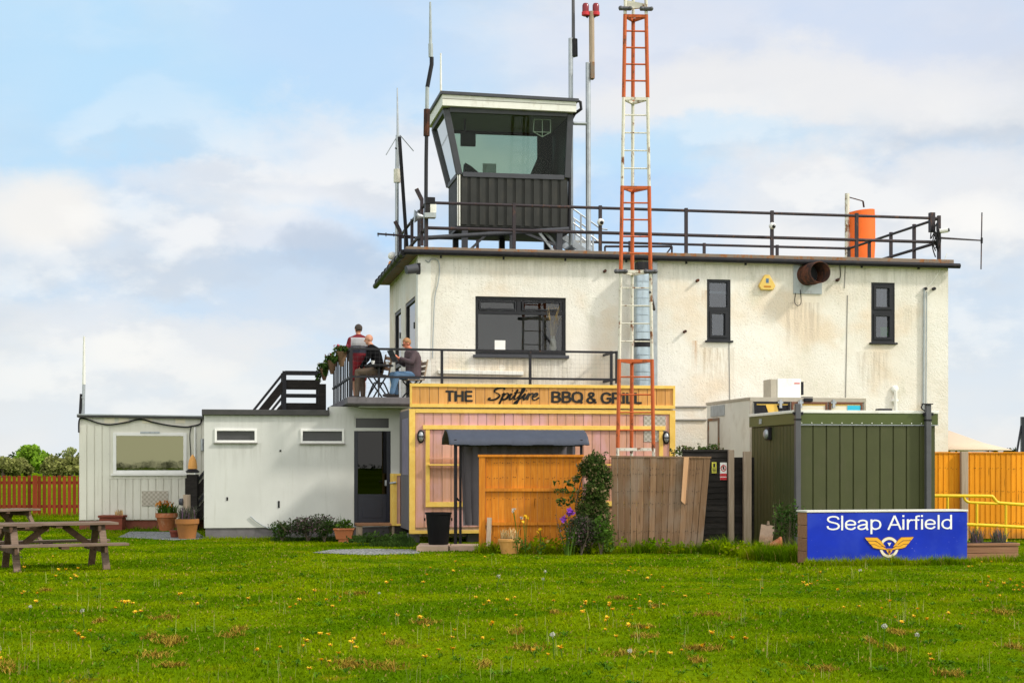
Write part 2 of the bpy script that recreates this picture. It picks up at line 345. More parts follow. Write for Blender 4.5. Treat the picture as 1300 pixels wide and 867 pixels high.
M = dict(
    stucco=stucco(),
    annex=smooth_white('annex_render', (.60,.61,.585), (.42,.42,.37), ((.15,1.35,2.2,.9,.28),(2.15,3.3,2.2,.9,.28),(0,4,2.9,.6,.2))),
    hut=smooth_white('hut_boards', (.72,.71,.63), (.50,.48,.39), ((.8,3.1,1.45,.9,.3),(0,5,3.05,.6,.25))),
    soffit=smooth_white('soffit_paint', (.62,.66,.58), (.40,.42,.34)),
    concrete=paint('concrete', (.25,.24,.22), .85, .25, 2.5, (.12,.11,.10), .6, bump=.4),
    rusty=rust_paint('rusty_coping', (.23,.18,.14), (.30,.13,.05), .50, .8),
    black=paint('black_metal', (.014,.014,.018), .5, .3, 4, (.045,.035,.03), .4, spec=.2),
    blackrail=rust_paint('black_rail_paint', (.025,.025,.03), (.10,.055,.035), .60, .5),
    roofrail=rust_paint('roof_rail_paint', (.045,.036,.042), (.12,.06,.04), .55, .5),
    char=paint('charcoal_frame', (.02,.021,.026), .45, .15, 4, spec=.25),
    slate=paint('slate_frame', (.065,.068,.08), .5, .15, 5, spec=.25),
    skirt=paint('dark_cladding', (.032,.033,.031), .5, .2, 3, (.06,.055,.045), .4, spec=.25),
    white=paint('white_paint', (.78,.78,.73), .5, .08, 4, (.55,.52,.44), .4),
    upvc=paint('white_window_frame', (.80,.80,.78), .35, .05, 4),
    galv=paint('galvanised_steel', (.40,.43,.46), .42, .2, 6, (.28,.29,.30), .5, metal=.55),
    duct=paint('duct_steel', (.42,.50,.56), .30, .2, 4, (.25,.29,.33), .5, metal=.75),
    greybox=paint('grey_plate', (.38,.42,.44), .6, .15, 4, (.2,.2,.2), .5),
    rustpipe=rust_paint('rusted_pipe', (.045,.026,.022), (.11,.045,.028), .46, .9),
    orange=rust_paint('orange_mast_paint', (.52,.115,.035), (.17,.06,.03), .54, .6),
    mastwhite=rust_paint('white_mast_paint', (.70,.67,.58), (.22,.09,.04), .53, .55),
    yellowbox=paint('yellow_plastic', (.72,.50,.12), .4, .1, 6),
    cabceiling=paint('cab_ceiling', (.30,.31,.30), .8, .1, 3),
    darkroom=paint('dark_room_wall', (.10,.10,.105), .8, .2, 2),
    darkglass=None,
    cyan=paint('cyan_sticker', (.03,.5,.72), .4, .05),
    lime=paint('lime_card', (.25,.55,.08), .5, .05),
    paper=paint('paper', (.82,.82,.80), .7, .03),
    shedwood=wood('pink_faded_boards', (.58,.31,.20), (.64,.36,.27), (12,12,.7), .7, .13, .12, (.66,.38,.40), .75, .4),
    signwood=wood('sign_boards', (.62,.30,.085), (.72,.38,.13), (12,12,.7), .65, .13, .15),
    yellowtrim=wood('yellow_trim', (.82,.52,.11), (.88,.60,.16), (3,3,3), .6, .08, 0),
    orangewood=wood('orange_stained_boards', (.52,.165,.016), (.64,.24,.03), (13,13,.8), .7, .13, .8, (.36,.13,.03), .45, .75),
    brightwood=wood('bright_orange_boards', (.72,.26,.012), (.80,.32,.022), (13,13,.8), .7, .12, .8, (.55,.21,.02), .4, .6),
    greywood=wood('weathered_boards', (.18,.105,.058), (.26,.165,.10), (14,14,.6), .85, .22, .7, (.24,.20,.165), .55, .7),
    freshbatten=wood('broken_batten', (.55,.30,.16), (.62,.38,.22), (14,14,1), .75, .1, .3),
    blackwood=wood('black_boards', (.020,.018,.017), (.035,.031,.028), (2,14,14), .7, .25, 0),
    tablewood=wood('table_timber', (.13,.09,.066), (.215,.155,.118), (1.2,14,14), .8, .2, .3),
    tabledark=wood('table_dark_timber', (.075,.045,.03), (.12,.075,.05), (5,5,5), .8, .2, .3),
    postwood=wood('post_timber', (.34,.26,.19), (.44,.35,.27), (12,12,.8), .85, .1, .3),
    plank=wood('sleeper_timber', (.26,.13,.075), (.34,.19,.11), (1,12,12), .85, .2, .3),
    redfence=wood('red_pickets', (.21,.038,.015), (.27,.055,.02), (12,12,.9), .7, .2, .2),
    darkred=wood('dark_red_planter', (.17,.045,.03), (.24,.07,.045), (1,10,10), .75, .2, .2),
    navy=paint('navy_door', (.018,.02,.032), .35, .15, 4),
    asphaltfelt=paint('roof_felt', (.055,.054,.054), .85, .25, 5),
    plinth=paint('grey_plinth', (.14,.13,.14), .8, .25, 4, (.06,.06,.05), .5),
    brick=None,
    green=paint('green_cladding', (.056,.063,.018), .55, .13, 2.2, (.075,.072,.032), .45, bump=.08),
    greendark=paint('green_fascia', (.075,.098,.024), .42, .1, 3),
    pipegrey=paint('anthracite_pipe', (.085,.085,.095), .4, .15, 5),
    trailer=paint('trailer_panel', (.72,.71,.64), .45, .1, 1.5, (.48,.44,.36), .5),
    trim=paint('aluminium_trim', (.42,.38,.31), .4, .15, 8, metal=.4),
    tile=None, felt=paint('grey_corrugated', (.05,.06,.088), .6, .15, 6, (.05,.06,.08), .5),
    curtain=paint('grey_fabric', (.125,.115,.13), .9, .15, 3, bump=.3),
    blue=None,
    letterwhite=paint('white_vinyl', (.85,.85,.85), .4, .02), letterblack=paint('black_letters', (.012,.011,.010), .45, .05),
    gold=paint('gold_vinyl', (.80,.40,.02), .4, .08, 6), cream=paint('cream_vinyl', (.80,.74,.58), .4, .05),
    brownink=paint('brown_ink', (.16,.06,.03), .5, .05), signred=paint('red_sign', (.55,.02,.03), .4, .05),
    signyellow=paint('yellow_sign', (.62,.58,.06), .4, .05),
    yellowrail=paint('yellow_rail', (.82,.55,.015), .4, .08, 5),
    terra=paint('terracotta', (.40,.13,.05), .8, .2, 5, (.55,.32,.2), .5), terra2=paint('ochre_terracotta', (.33,.135,.035), .8, .2, 5, (.3,.13,.05), .5),
    soil=paint('soil', (.05,.035,.022), .95, .3, 20), rubber=paint('black_plastic', (.006,.006,.007), .6, .2, 5, spec=.12),
    parasol=paint('beige_canvas', (.64,.50,.37), .8, .05, 2), sock=paint('orange_sock', (.85,.14,.012), .7, .06, 3),
    redlamp=paint('red_lamp_glass', (.22,.012,.018), .2, .1, 10), beacon=paint('amber_beacon', (.62,.22,.015), .3, .1, 10),
    skin=paint('skin', (.52,.25,.16), .6, .1, 12), skinred=paint('sun_reddened_skin', (.58,.20,.12), .6, .1, 12), lens=paint('dark_lens', (.01,.01,.012), .15, .05),
    hairdark=paint('dark_hair', (.06,.045,.038), .8, .3, 30), hairginger=paint('ginger_hair', (.36,.18,.08), .8, .25, 30),
    jeans=paint('blue_denim', (.10,.19,.32), .85, .3, 6, bump=1, bscale=10), fleece=paint('mauve_fleece', (.085,.058,.068), .9, .25, 7, bump=1, bscale=11),
    blackcloth=paint('black_cloth', (.005,.005,.006), .95, .2, 10, bump=1, bscale=11, spec=.08), beigecloth=paint('tan_cloth', (.17,.12,.085), .9, .25, 7, bump=1, bscale=10),
    maroon=paint('maroon_cloth', (.25,.012,.022), .85, .2, 8), shoe=paint('dark_shoe', (.03,.025,.022), .6, .2, 8),
    bark=paint('bark', (.11,.085,.06), .9, .3, 6, bump=.6), iron=paint('cast_iron', (.02,.02,.022), .5, .2, 8),
    stone=paint('stone_slab', (.42,.30,.22), .85, .2, 5), basket=paint('coir_basket', (.17,.10,.055), .95, .3, 25, bump=.6),
    iris=paint('iris_petal', (.26,.05,.50), .6, .15, 20), dandelion=paint('dandelion_petal', (.85,.52,.01), .7, .1, 20), clock=paint('seed_head', (.42,.42,.34), .9, .1, 20),
    leafdark=foliage('dark_leaves', (.035,.075,.014), (.065,.12,.02)), leafmid=foliage('mid_leaves', (.06,.13,.015), (.11,.19,.025)),
    leafclimb=foliage('climber_leaves', (.035,.07,.014), (.095,.15,.03), (.20,.15,.08), .3, 6), leaflav=foliage('lavender_leaves', (.10,.11,.075), (.15,.15,.10), (.16,.09,.16)),
    leafshrub=foliage('shrub_leaves', (.045,.065,.03), (.08,.10,.045), (.16,.09,.12)), pampas=foliage('dried_grass', (.55,.40,.18), (.70,.52,.28)),
    tulip=foliage('orange_blooms', (.55,.18,.03), (.6,.30,.06)), whitebloom=foliage('white_blooms', (.6,.55,.5), (.7,.65,.55)), pinkbloom=foliage('pink_blooms', (.45,.05,.08), (.5,.12,.16)),
    treebright=foliage('spring_leaves', (.20,.34,.03), (.28,.46,.04), None, .3, .25), treeolive=foliage('olive_leaves', (.20,.22,.06), (.26,.27,.085), None, .3, .25), treepale=foliage('pale_leaves', (.25,.29,.10), (.30,.33,.13), None, .3, .25), treedark=foliage('hedge_leaves', (.035,.065,.02), (.055,.09,.025), None, .3, .25),
)
def _brick():
    t = NT('red_brick'); b = t.n('ShaderNodeTexBrick'); t.l(t.coords((1,1,1)), b.inputs['Vector'])
    c = t.bright((.22,.075,.05), t.noise(6), .7, 1.3); return t.pbr(c, .9, 0, t.bump(t.noise(30), .5, .01), .2)
M['brick'] = _brick()
def _blue():
    t = NT('blue_board'); c = t.bright((.004,.026,.42), t.noise(1.6, (1,1,1.4), detail=3), .82, 1.22)
    c = t.mix(t.math('MULTIPLY', t.ramp(t.noise(30, detail=1), .79, .81), .6), c, (.3,.34,.6)); c = t.mix(t.math('MULTIPLY', t.splash(.3), .5), c, (.10,.11,.12)); c = t.mix(t.math('MULTIPLY', t.ramp(t.noise(.9, off=(3,0,2)), .5, .62), .25), c, (.05,.10,.5)); return t.pbr(c, t.ramp(t.noise(2), .3, .7, .3, .5), 0, t.bump(t.noise(3), .12, .02), .22)
M['blue'] = _blue()
def _jacket():                                      # red jacket with a pale yoke and thin stripes
    t = NT('striped_jacket'); sx = t.n('ShaderNodeSeparateXYZ'); t.l(t.coords(), sx.inputs[0]); z = sx.outputs[2]; ax = t.math('ABSOLUTE', sx.outputs[0])
    body = t.math('LESS_THAN', ax, .215)
    def band(a, b): return t.math('MULTIPLY', t.math('MULTIPLY', t.math('GREATER_THAN', z, a), t.math('LESS_THAN', z, b)), body)
    c = t.bright((.16,.010,.018), t.noise(9), .75, 1.2)
    c = t.mix(band(1.27, 1.47), c, (.36,.36,.38)); c = t.mix(band(1.205, 1.24), c, (.33,.33,.36)); c = t.mix(band(1.24, 1.27), c, (.03,.03,.05)); c = t.mix(band(1.10, 1.18), c, (.03,.03,.05))
    sl = t.math('MULTIPLY', t.math('GREATER_THAN', ax, .215), t.math('LESS_THAN', z, 1.24)); c = t.mix(sl, c, (.02,.018,.022))
    return t.pbr(c, .8, 0, t.bump(t.noise(18), .4, .01), .3)
M['jacket'] = _jacket()
def _checker():
    t = NT('chequer_plate'); ck = t.n('ShaderNodeTexChecker'); t.l(t.coords((1,1,1)), ck.inputs[0]); ck.inputs['Scale'].default_value = 17
    c = t.mix(ck.outputs[1], (.36,.33,.27), (.50,.46,.40)); return t.pbr(c, .4, .4, t.bump(ck.outputs[1], .4, .006))
M['checker'] = _checker()
def _mirror(name, col, rough):
    t = NT(name); g = t.n('ShaderNodeBsdfGlossy'); g.inputs[0].default_value = (*col, 1); g.inputs['Roughness'].default_value = rough
    b = t.bump(t.noise(1.5), .05, .01); t.l(b, g.inputs['Normal']); t.l(g.outputs[0], t.out.inputs[0]); return t.m
M['filmglass'] = _mirror('bronze_film_glass', (.17,.17,.10), .02)
M['frosted'] = paint('frosted_dark_glass', (.055,.055,.058), .25, .15, 3)
M['pane'] = glass('window_pane', (.80,.82,.84), 1.0)
M['paneblue'] = glass('window_pane_tinted', (.6,.66,.75), 1.0, 0, 1.75)
M['cabglass'] = glass('green_tinted_glass', (.72,.79,.74), .8, 0, 1.22)
M['cabside'] = _mirror('sky_reflecting_glass', (.72,.75,.73), .05)
M['doorglass'] = glass('door_glass', (.10,.10,.12), 1.0, 0, 1.4)
def _grass():
    t = NT('grass_blades'); g = t.n('ShaderNodeNewGeometry')
    def nz(sc, off):
        mp = t.n('ShaderNodeMapping'); mp.inputs['Location'].default_value = off; t.l(g.outputs['Position'], mp.inputs[0])
        n = t.n('ShaderNodeTexNoise'); n.inputs['Scale'].default_value = sc; n.inputs['Detail'].default_value = 5; n.inputs['Roughness'].default_value = .6
        t.l(mp.outputs[0], n.inputs['Vector']); return n.outputs[0]
    c = t.mix(t.ramp(nz(.45, (0,0,0)), .42, .58), (.098,.19,.0012), (.205,.285,.0015))
    c = t.mix(t.ramp(nz(1.6, (3,7,0)), .55, .72), c, (.27,.285,.004))
    c = t.mix(t.math('MULTIPLY', t.ramp(nz(1.1, (13,2,0)), .60, .70), .7), c, (.065,.17,.002))
    c = t.mix(t.ramp(t.island(), .955, .965), c, (.30,.22,.06))
    c = t.bright(c, t.island(), .7, 1.3)
    return t.pbr(c, .9, 0, None, .0, .4)
M['grass'] = _grass()
def _ground():
    t = NT('lawn_soil'); c = t.mix(t.ramp(t.noise(.45, detail=5), .38, .62), (.07,.135,.002), (.125,.19,.003))
    c = t.mix(t.ramp(t.noise(1.6, detail=6, off=(3,7,0)), .60, .70), c, (.15,.14,.008))
    c = t.mix(t.ramp(t.noise(.02, detail=3, off=(1,2,0)), .45, .6), c, (.15,.23,.008))
    c = t.bright(c, t.noise(14, detail=6, rough=.7), .6, 1.35)
    return t.pbr(c, .95, 0, t.bump(t.noise(25), .6, .03), .0)
M['ground'] = _ground()
def _gravel():
    t = NT('grey_gravel'); v = t.n('ShaderNodeTexVoronoi'); t.l(t.coords(), v.inputs['Vector']); v.inputs['Scale'].default_value = 38
    sx = t.n('ShaderNodeSeparateColor'); t.l(v.outputs['Color'], sx.inputs[0])
    c = t.bright((.22,.225,.22), sx.outputs[0], .35, 1.6); return t.pbr(c, .9, 0, t.bump(v.outputs['Distance'], .8, .02), .2)
M['gravel'] = _gravel()
# ------------------------------------------------------------------ the setting
mb = MB(); mb.add([(-900,-700,0),(900,-700,0),(900,1500,0),(-900,1500,0)], [(0,1,2,3)])
mb.thing('grass_field', None, None, M['ground'], W0, (0,0,0), kind='structure')
def sheet(name, pts, m, z=.004):
    mb = MB(); mb.add([(x, y, z) for x, y in pts], [tuple(range(len(pts)))]); return mb.thing(name, None, None, m, W0, (0,0,0), kind='structure')
def G(x, y): D = EYE*FPX/(y-HZ); return ((x-CX)/FPX*D, D)
GRAVEL = [[G(395,702), G(420,698), G(470,697), G(532,698), G(534,703), G(470,705)], [G(150,682), G(165,675), G(250,675.5), G(262,684), G(220,686)]]
for k, g in enumerate(GRAVEL): sheet('gravel_path', g, M['gravel'], .012)

# ------------------------------------------------------------------ the control tower building
UW, VD, ZT, ZF = 13.37, 6.5, 6.66, 3.22
tower = thing('control_tower_building', 'two-storey cream rendered airfield building with flat roof and black framed windows', 'building', B, (0,0,0))
def BH(x0, x1, y0, y1, v=0):                        # pixel box -> opening on a plane of the building frame
    a = B.at(x0, (y0+y1)/2, v); b = B.at(x1, (y0+y1)/2, v)
    return a[0], b[0], B.at(x0, y1, v)[2], B.at(x0, y0, v)[2]
W1 = BH(603.5, 718.5, 376, 450); W2 = BH(897.5, 927.5, 354.5, 432); W3 = BH(1106, 1136, 358.5, 434.5)
mb = MB(); mb.wall(0, UW, 0, ZT, 0, .16, [W1, W2, W3])
# left face with two tall openings, right face, back, top
LW = [(B.side(514.5,350,0)[1], B.side(527,350,0)[1], ZF+.05, 5.75), (B.side(501,370,0)[1], B.side(509,370,0)[1], ZF+.05, 5.75)]
LW = [(min(a,b), max(a,b), c, d) for a, b, c, d in LW]
ml = MB(); ml.wall(-VD, 0, 0, ZT, 0, .14, [(-b, -a, c, d) for a, b, c, d in LW])
mb.add([(y, -x, z) for x, y, z in ml.v], ml.f)      # turned to the left face (u=0 plane)
mb.add([(UW,0,0),(UW,VD,0),(UW,VD,ZT),(UW,0,ZT)], [(0,1,2,3)]); mb.add([(0,VD,0),(UW,VD,0),(UW,VD,ZT),(0,VD,ZT)], [(1,0,3,2)])
mb.build('wall', M['stucco'], tower)
mb = MB(); mb.box(-.012, 0, -.012, .30, 0, ZT-.02).box(0, .30, -.012, 0, 0, ZT-.02); mb.build('corner_quoin', M['white'], tower)
mb = MB(); mb.box(-.30, UW+.10, -.12, VD+.12, ZT, ZT+.17); rf = mb.build('roof_slab', M['rusty'], tower, .012)
mb = MB(); mb.box(-.02, UW-.2, .35, VD-.2, ZT+.17, ZT+.19); mb.build('roof_felt', M['asphaltfelt'], rf)
mb = MB(); mb.tube([(-.36,-.19,ZT+.035),(UW+.22,-.19,ZT+.005)], .065, 10); mb.build('gutter', M['black'], tower)
mb = MB(); mb.tube([(-.37,-.16,ZT+.02),(-.37,VD+.25,ZT-.02)], .075, 10)
for k in range(8): mb.tube([(-.37,.3+k*.8,ZT+.02),(-.37,.42+k*.8,ZT+.02)], .092, 10)
mb.build('gutter', M['black'], tower)
for k in range(9): MB().box(.5+k*1.5, .54+k*1.5, -.16, -.10, ZT-.09, ZT-.03).build('gutter_bracket', M['black'], tower)
def ix(h, x, y, v=0): return B.at(x, y, v)[0], B.at(x, y, v)[2]
# main window
a, b, c, d = W1
w = MB().frame(a, b, c, d, .075, .05, .12)
um = B.U(659, .05); z1 = B.Z(650, 397, .05); ur = B.U(690, .05)
w.box(a+.075, b-.075, .052, .118, z1-.04, z1+.04); w.box(um-.05, um+.05, .054, .116, z1+.04, d-.075)
w.box(ur-.012, ur+.012, .075, .10, c+.075, z1-.04)
for p, q in ((a+.075, um-.05), (um+.05, b-.075)): w.frame(p+.02, q-.02, z1+.055, d-.09, .04, .035, .049)
wo = w.build('window', M['char'], tower)
MB().box(a+.07, b-.07, .095, .101, c+.07, d-.07).build('pane', M['pane'], wo)
MB().box(a-.06, b+.06, -.10, .05, c-.075, c-.004).build('sill', M['slate'], wo, .01)
MB().box(a+.10, b-.12, .03, .05, c+.077, c+.10).build('beading', M['white'], wo)
def room(parent, a, b, c, d, v0, v1, name='room_lining'):
    m = MB(); m.add([(a,v0,c),(b,v0,c),(b,v0,d),(a,v0,d),(a,v1,c),(b,v1,c),(b,v1,d),(a,v1,d)], [(4,5,6,7),(0,1,5,4),(1,2,6,5),(2,3,7,6),(3,0,4,7)])
    return m.build(name, M['darkroom'], parent)
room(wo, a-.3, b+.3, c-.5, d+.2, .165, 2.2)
m = MB()                                            # shelves of a wine rack behind the right of the window
for k in range(4): m.box(ur+.05, b-.08, .55, .60, c+.1+k*.29, c+.125+k*.29)
m.box(ur+.03, ur+.06, .55, .62, c, d-.35); m.build('shelf', M['black'], wo)
card = MB().box(*BH(628, 641.5, 432, 446.5, .09)[:2], .086, .09, *BH(628, 641.5, 432, 446.5, .09)[2:]).thing('paper_notice', 'white sheet of paper stuck inside the wide first-floor window', 'notice', M['paper'], B, (B.U(634,.09), .09, B.Z(634,446,.09)))
def leaves(mb, c, r, n, size, shell=.0, up=0.0, elong=1.6, lo=-1.0):
    """n leaf faces scattered in an ellipsoid"""
    for _ in range(n):
        while True:
            p = Vector((random.uniform(-1,1), random.uniform(-1,1), random.uniform(lo,1)))
            if shell <= p.length <= 1: break
        q = Vector((c[0]+p.x*r[0], c[1]+p.y*r[1], c[2]+p.z*r[2]))
        d = Vector((random.gauss(0,1), random.gauss(0,1), random.gauss(up,1))).normalized()
        e = d.cross(Vector((random.gauss(0,1), random.gauss(0,1), random.gauss(0,1)))).normalized()
        s = size*random.uniform(.6, 1.35)
        mb.add([q-d*s*elong*.5, q+e*s*.42, q+d*s*elong*.5, q-e*s*.42], [(0,1,2,3)])
    return mb
def blades(mb, c, rad, n, h, wd, lean=.35, droop=.25):
    """n narrow upright blades from a patch of ground"""
    for _ in range(n):
        t = random.uniform(0, 6.28); rr = rad*math.sqrt(random.random()); p = Vector((c[0]+rr*math.cos(t), c[1]+rr*math.sin(t), c[2]))
        hh = h*random.uniform(.5, 1.15); t2 = random.uniform(0, 6.28); l = hh*lean*random.uniform(.2, 1.3)
        dx, dy = math.cos(t2)*l, math.sin(t2)*l; e = Vector((-math.sin(t2), math.cos(t2), 0))*wd*random.uniform(.6, 1.3)*.5
        p1 = p+Vector((dx*.4, dy*.4, hh*.6)); p2 = p+Vector((dx*(1+droop), dy*(1+droop), hh))
        mb.add([p-e, p+e, p1+e*.8, p1-e*.8, p2], [(0,1,2,3),(3,2,4)])
    return mb
vs = thing('dried_flower_vase', 'vase of dried pampas stems behind the wide first-floor window', 'vase', B, (B.U(702,.24), .24, c+.1))
p0 = BASE[vs.name]
MB().lathe(p0, [(.05,0),(.09,.1),(.08,.22),(.05,.34),(.06,.38)]).build('vase', M['cream'], vs)
m = MB(); blades(m, (p0[0], p0[1], p0[2]+.3), .05, 90, .75, .02, .35); leaves(m, (p0[0], p0[1], p0[2]+.92), (.20,.09,.22), 260, .07, up=1.2, elong=2.6); m.build('stems', M['pampas'], vs)
# the two narrow windows
for h, parts in ((W2, 0), (W3, 1)):
    a, b, c, d = h; zm = c+(d-c)*.515
    w = MB().frame(a, b, c, d, .07, .02, .12); w.box(a+.07, b-.07, .024, .118, zm-.05, zm+.05)
    w.frame(a+.075, b-.075, c+.075, zm-.055, .055, .0, .10)
    if parts: w.frame(a+.075, b-.075, zm+.055, d-.075, .06, .0, .10)
    wo = w.build('window', M['char'], tower)
    MB().box(a+.07, b-.07, .085, .091, c+.07, d-.07).build('pane', M['paneblue'], wo)
    MB().box(a-.05, b+.05, -.07, .02, c-.05, c-.003).build('sill', M['char'], wo, .008)
    if parts: MB().box(a+.13, b-.13, .094, .10, zm+.11, d-.13).build('blind_or_reflection', M['postwood'], wo)
    else: MB().box(a+.07, b-.07, .25, .27, d-.32, d-.26).build('blind_or_reflection', M['cream'], wo)  # cream strip behind the glass, a reflection put in as colour
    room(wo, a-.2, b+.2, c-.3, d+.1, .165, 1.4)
q = BH(1118, 1128, 415, 427, .1)
MB().box(q[0], q[1], .10, .12, q[2], q[3]).thing('green_card', 'green card standing inside the right hand narrow window', 'card', M['lime'], B, ((q[0]+q[1])/2, .11, q[2]))
# tall windows of the left face
for a, b, c, d in LW:
    w = MB(); w.box(.02,.1,a,a+.08,c,d).box(.02,.1,b-.08,b,c,d).box(.02,.1,a+.08,b-.08,d-.08,d).box(.02,.1,a+.08,b-.08,c,c+.1).box(.02,.1,a+.08,b-.08,c+1.0,c+1.1)
    w.box(-.03,.02,a+.02,a+.1,c+.7,c+.85).box(-.03,.02,a+.02,a+.1,c+1.7,c+1.85)
    wo = w.build('glazed_door', M['char'], tower)
    MB().box(.06,.066,a+.07,b-.07,c+.09,d-.07).build('pane', M['doorglass'], wo)
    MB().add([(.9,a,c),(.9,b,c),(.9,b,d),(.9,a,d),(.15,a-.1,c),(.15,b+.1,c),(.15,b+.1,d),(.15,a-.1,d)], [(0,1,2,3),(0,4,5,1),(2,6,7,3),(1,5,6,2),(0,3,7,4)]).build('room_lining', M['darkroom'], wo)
# small things fixed to the wall
def pxs(pts, v): return [B.at(x, y, v) for x, y in pts]
m = MB(); m.tube(curve_pts(pxs([(540,330),(544,333),(548,329),(556,331),(558,343),(556,360),(552,378),(550,420),(549,455)], -.03)), .014, 6); m.build('cable', M['greybox'], tower)
m = MB(); m.tube(curve_pts(pxs([(1202,322),(1196,338),(1186,355),(1177,366)], -.05)), .008, 6); m.build('cable', M['white'], tower)
m = MB(); m.tube(pxs([(1173.5,366),(1172.5,520)], -.05), .028, 8); m.tube(pxs([(1176.5,370),(1175.5,520)], -.04), .015, 6)
m.build('downpipe', M['greybox'], tower)
m = MB(); m.box(B.U(828.5,-.05), B.U(834.5,-.05), -.06, -.002, B.Z(830,520,-.05), B.Z(830,332,-.05)); m.build('conduit', M['galv'], tower)
for pts in ([(925.5,434),(926.5,512)], [(1076,375),(1073.5,505)], [(1073,338),(1072,366)]):
    a, b = pxs(pts, -.006); MB().bar(a, b, .018, .014, (0,1,0)).build('joint_strip', M['concrete'], tower)
for (x0, x1, y) in ((856,897,516.5), (856,897,533)):
    a, b = pxs([(x0,y),(x1,y)], -.02); MB().bar(a, b, .05, .035).build('string_course', M['concrete'], tower)
a, b = pxs([(556,472),(664,474)], -.04); MB().bar(a, b, .12, .09).build('ledge', M['white'], tower, .01)
for x, y in ((884.5,357),(868.5,421.5),(767,345),(1062,356)):
    p = B.at(x, y, 0); MB().tube([(p[0],.02,p[2]),(p[0],-.13,p[2]+.01)], .035, 8).build('bolt', M['rustpipe'], tower)
for x in (1173.5, 1184.5):
    p = B.at(x, 367, 0); MB().tube([(p[0],.02,p[2]),(p[0],-.10,p[2])], .04, 8).build('vent_stub', M['black'], tower)
m = MB(); p = B.at(1137,495,-.07); q = B.at(1137,522,-.07); m.tube([p, q, (q[0],q[1],2.2)], .045, 10); m.ell((p[0],-.03,p[2]+.02), (.10,.05,.1)); m.ell((p[0],-.03,p[2]-.27), (.10,.05,.06)); m.build('waste_pipe', M['white'], tower)
m = MB(); m.tube(curve_pts(pxs([(1066,336),(1067,350),(1064,357),(1062,356)], -.04)), .01, 6); m.build('cable', M['black'], tower)
# alarm box, extract duct
p = B.at(973.5,358.5,-.05)
al = thing('alarm_box', 'yellow three-sided burglar alarm box on the cream upper wall', 'alarm box', B, (p[0],0,p[2]-.2))
r = .2; MB().prism([(p[0]+r*1.12*math.sin(t)*s_, p[2]-.03+r*1.12*math.cos(t)*s_) for t, s_ in ((-.28,1),(.28,1),(1.82,1.0),(2.37,1),(-2.37,1),(-1.82,1))], -.09, .0).build('cover', M['yellowbox'], al, .02)
MB().box(p[0]-.035, p[0]+.035, -.094, -.0905, p[2]-.02, p[2]+.09).build('emblem', M['jeans'], al)
MB().box(p[0]-.09, p[0]+.09, -.094, -.0905, p[2]-.13, p[2]-.09).build('lettering', M['tulip'], al)
pl = B.at(1007,373,0); pr = B.at(1043,337,0)
du = thing('extract_duct', 'rusty round extract duct sticking out of a grey wall plate', 'duct', B, ((pl[0]+pr[0])/2,0,pl[2]))
MB().box(pl[0], pr[0], -.03, .0, pl[2], pr[2]).build('wall_plate', M['greybox'], du, .004)
cu, cz = (pl[0]+pr[0])/2-.02, B.Z(1022,349,-.03)
m = MB(); n = 28; rr = .265
vs_ = []; 
for (v_, r_) in ((-.03,rr),(-.18,rr),(-.19,rr+.012),(-.24,rr+.012),(-.25,rr),(-.50,rr),(-.50,rr-.02),(-.06,rr-.02)):
    for k in range(n):
        t = 2*math.pi*k/n; vs_.append((cu+r_*math.cos(t)-(v_+.03)*.34, v_, cz+r_*math.sin(t)-(v_+.03)*.04))
m.add(vs_, [(i*n+k, (i+1)*n+k, (i+1)*n+(k+1)%n, i*n+(k+1)%n) for i in range(7) for k in range(n)]); m.build('pipe', M['rustpipe'], du)
MB().prism([(cu+(rr-.02)*math.cos(2*math.pi*k/n), cz+(rr-.02)*math.sin(2*math.pi*k/n)) for k in range(n)], -.07, -.06).build('damper', M['black'], du)
m = MB(); m.tube(curve_pts(pxs([(1010,372),(1009,384),(1013,388),(1017,384),(1016,368)], -.04)), .009, 6); m.build('cable', M['black'], du)
# flue up the wall behind the mast
fl = thing('flue_duct', 'shiny round metal flue rising up the wall behind the lattice mast', 'flue', B, (B.U(815,-.36),-.36,3.3))
uf = B.U(816, -.36); zz = lambda y: B.Z(816, y, -.36)
for y0, y1 in ((346,431),(441,492)):
    m = MB(); z0, z1 = zz(y1), zz(y0); prof = []; k = 0; z = 0
    while z < z1-z0-.02:
        prof += [(.222,z),(.222,min(z+.16,z1-z0)),(.232,min(z+.17,z1-z0)),(.232,min(z+.185,z1-z0)),(.222,min(z+.195,z1-z0))]; z += .2
    m.lathe((uf,-.36,z0), prof, 24); m.build('pipe', M['duct'], fl)
MB().lathe((uf,-.36,zz(441)+.001), [(.21,0),(.21,zz(431)-zz(441)-.002)], 20).build('band', M['black'], fl)
MB().box(uf-.16, uf+.12, -.5, -.2, zz(346)+.002, zz(333)).build('cowl', M['black'], fl, .01)
m = MB(); m.bar((uf-.2,-.2,zz(347)),(uf+.34,-.2,zz(347)+.05),.05,.05); m.bar((uf+.2,-.36,zz(400)),(uf+.2,0,zz(400)),.03,.05); m.build('bracket', M['galv'], fl)

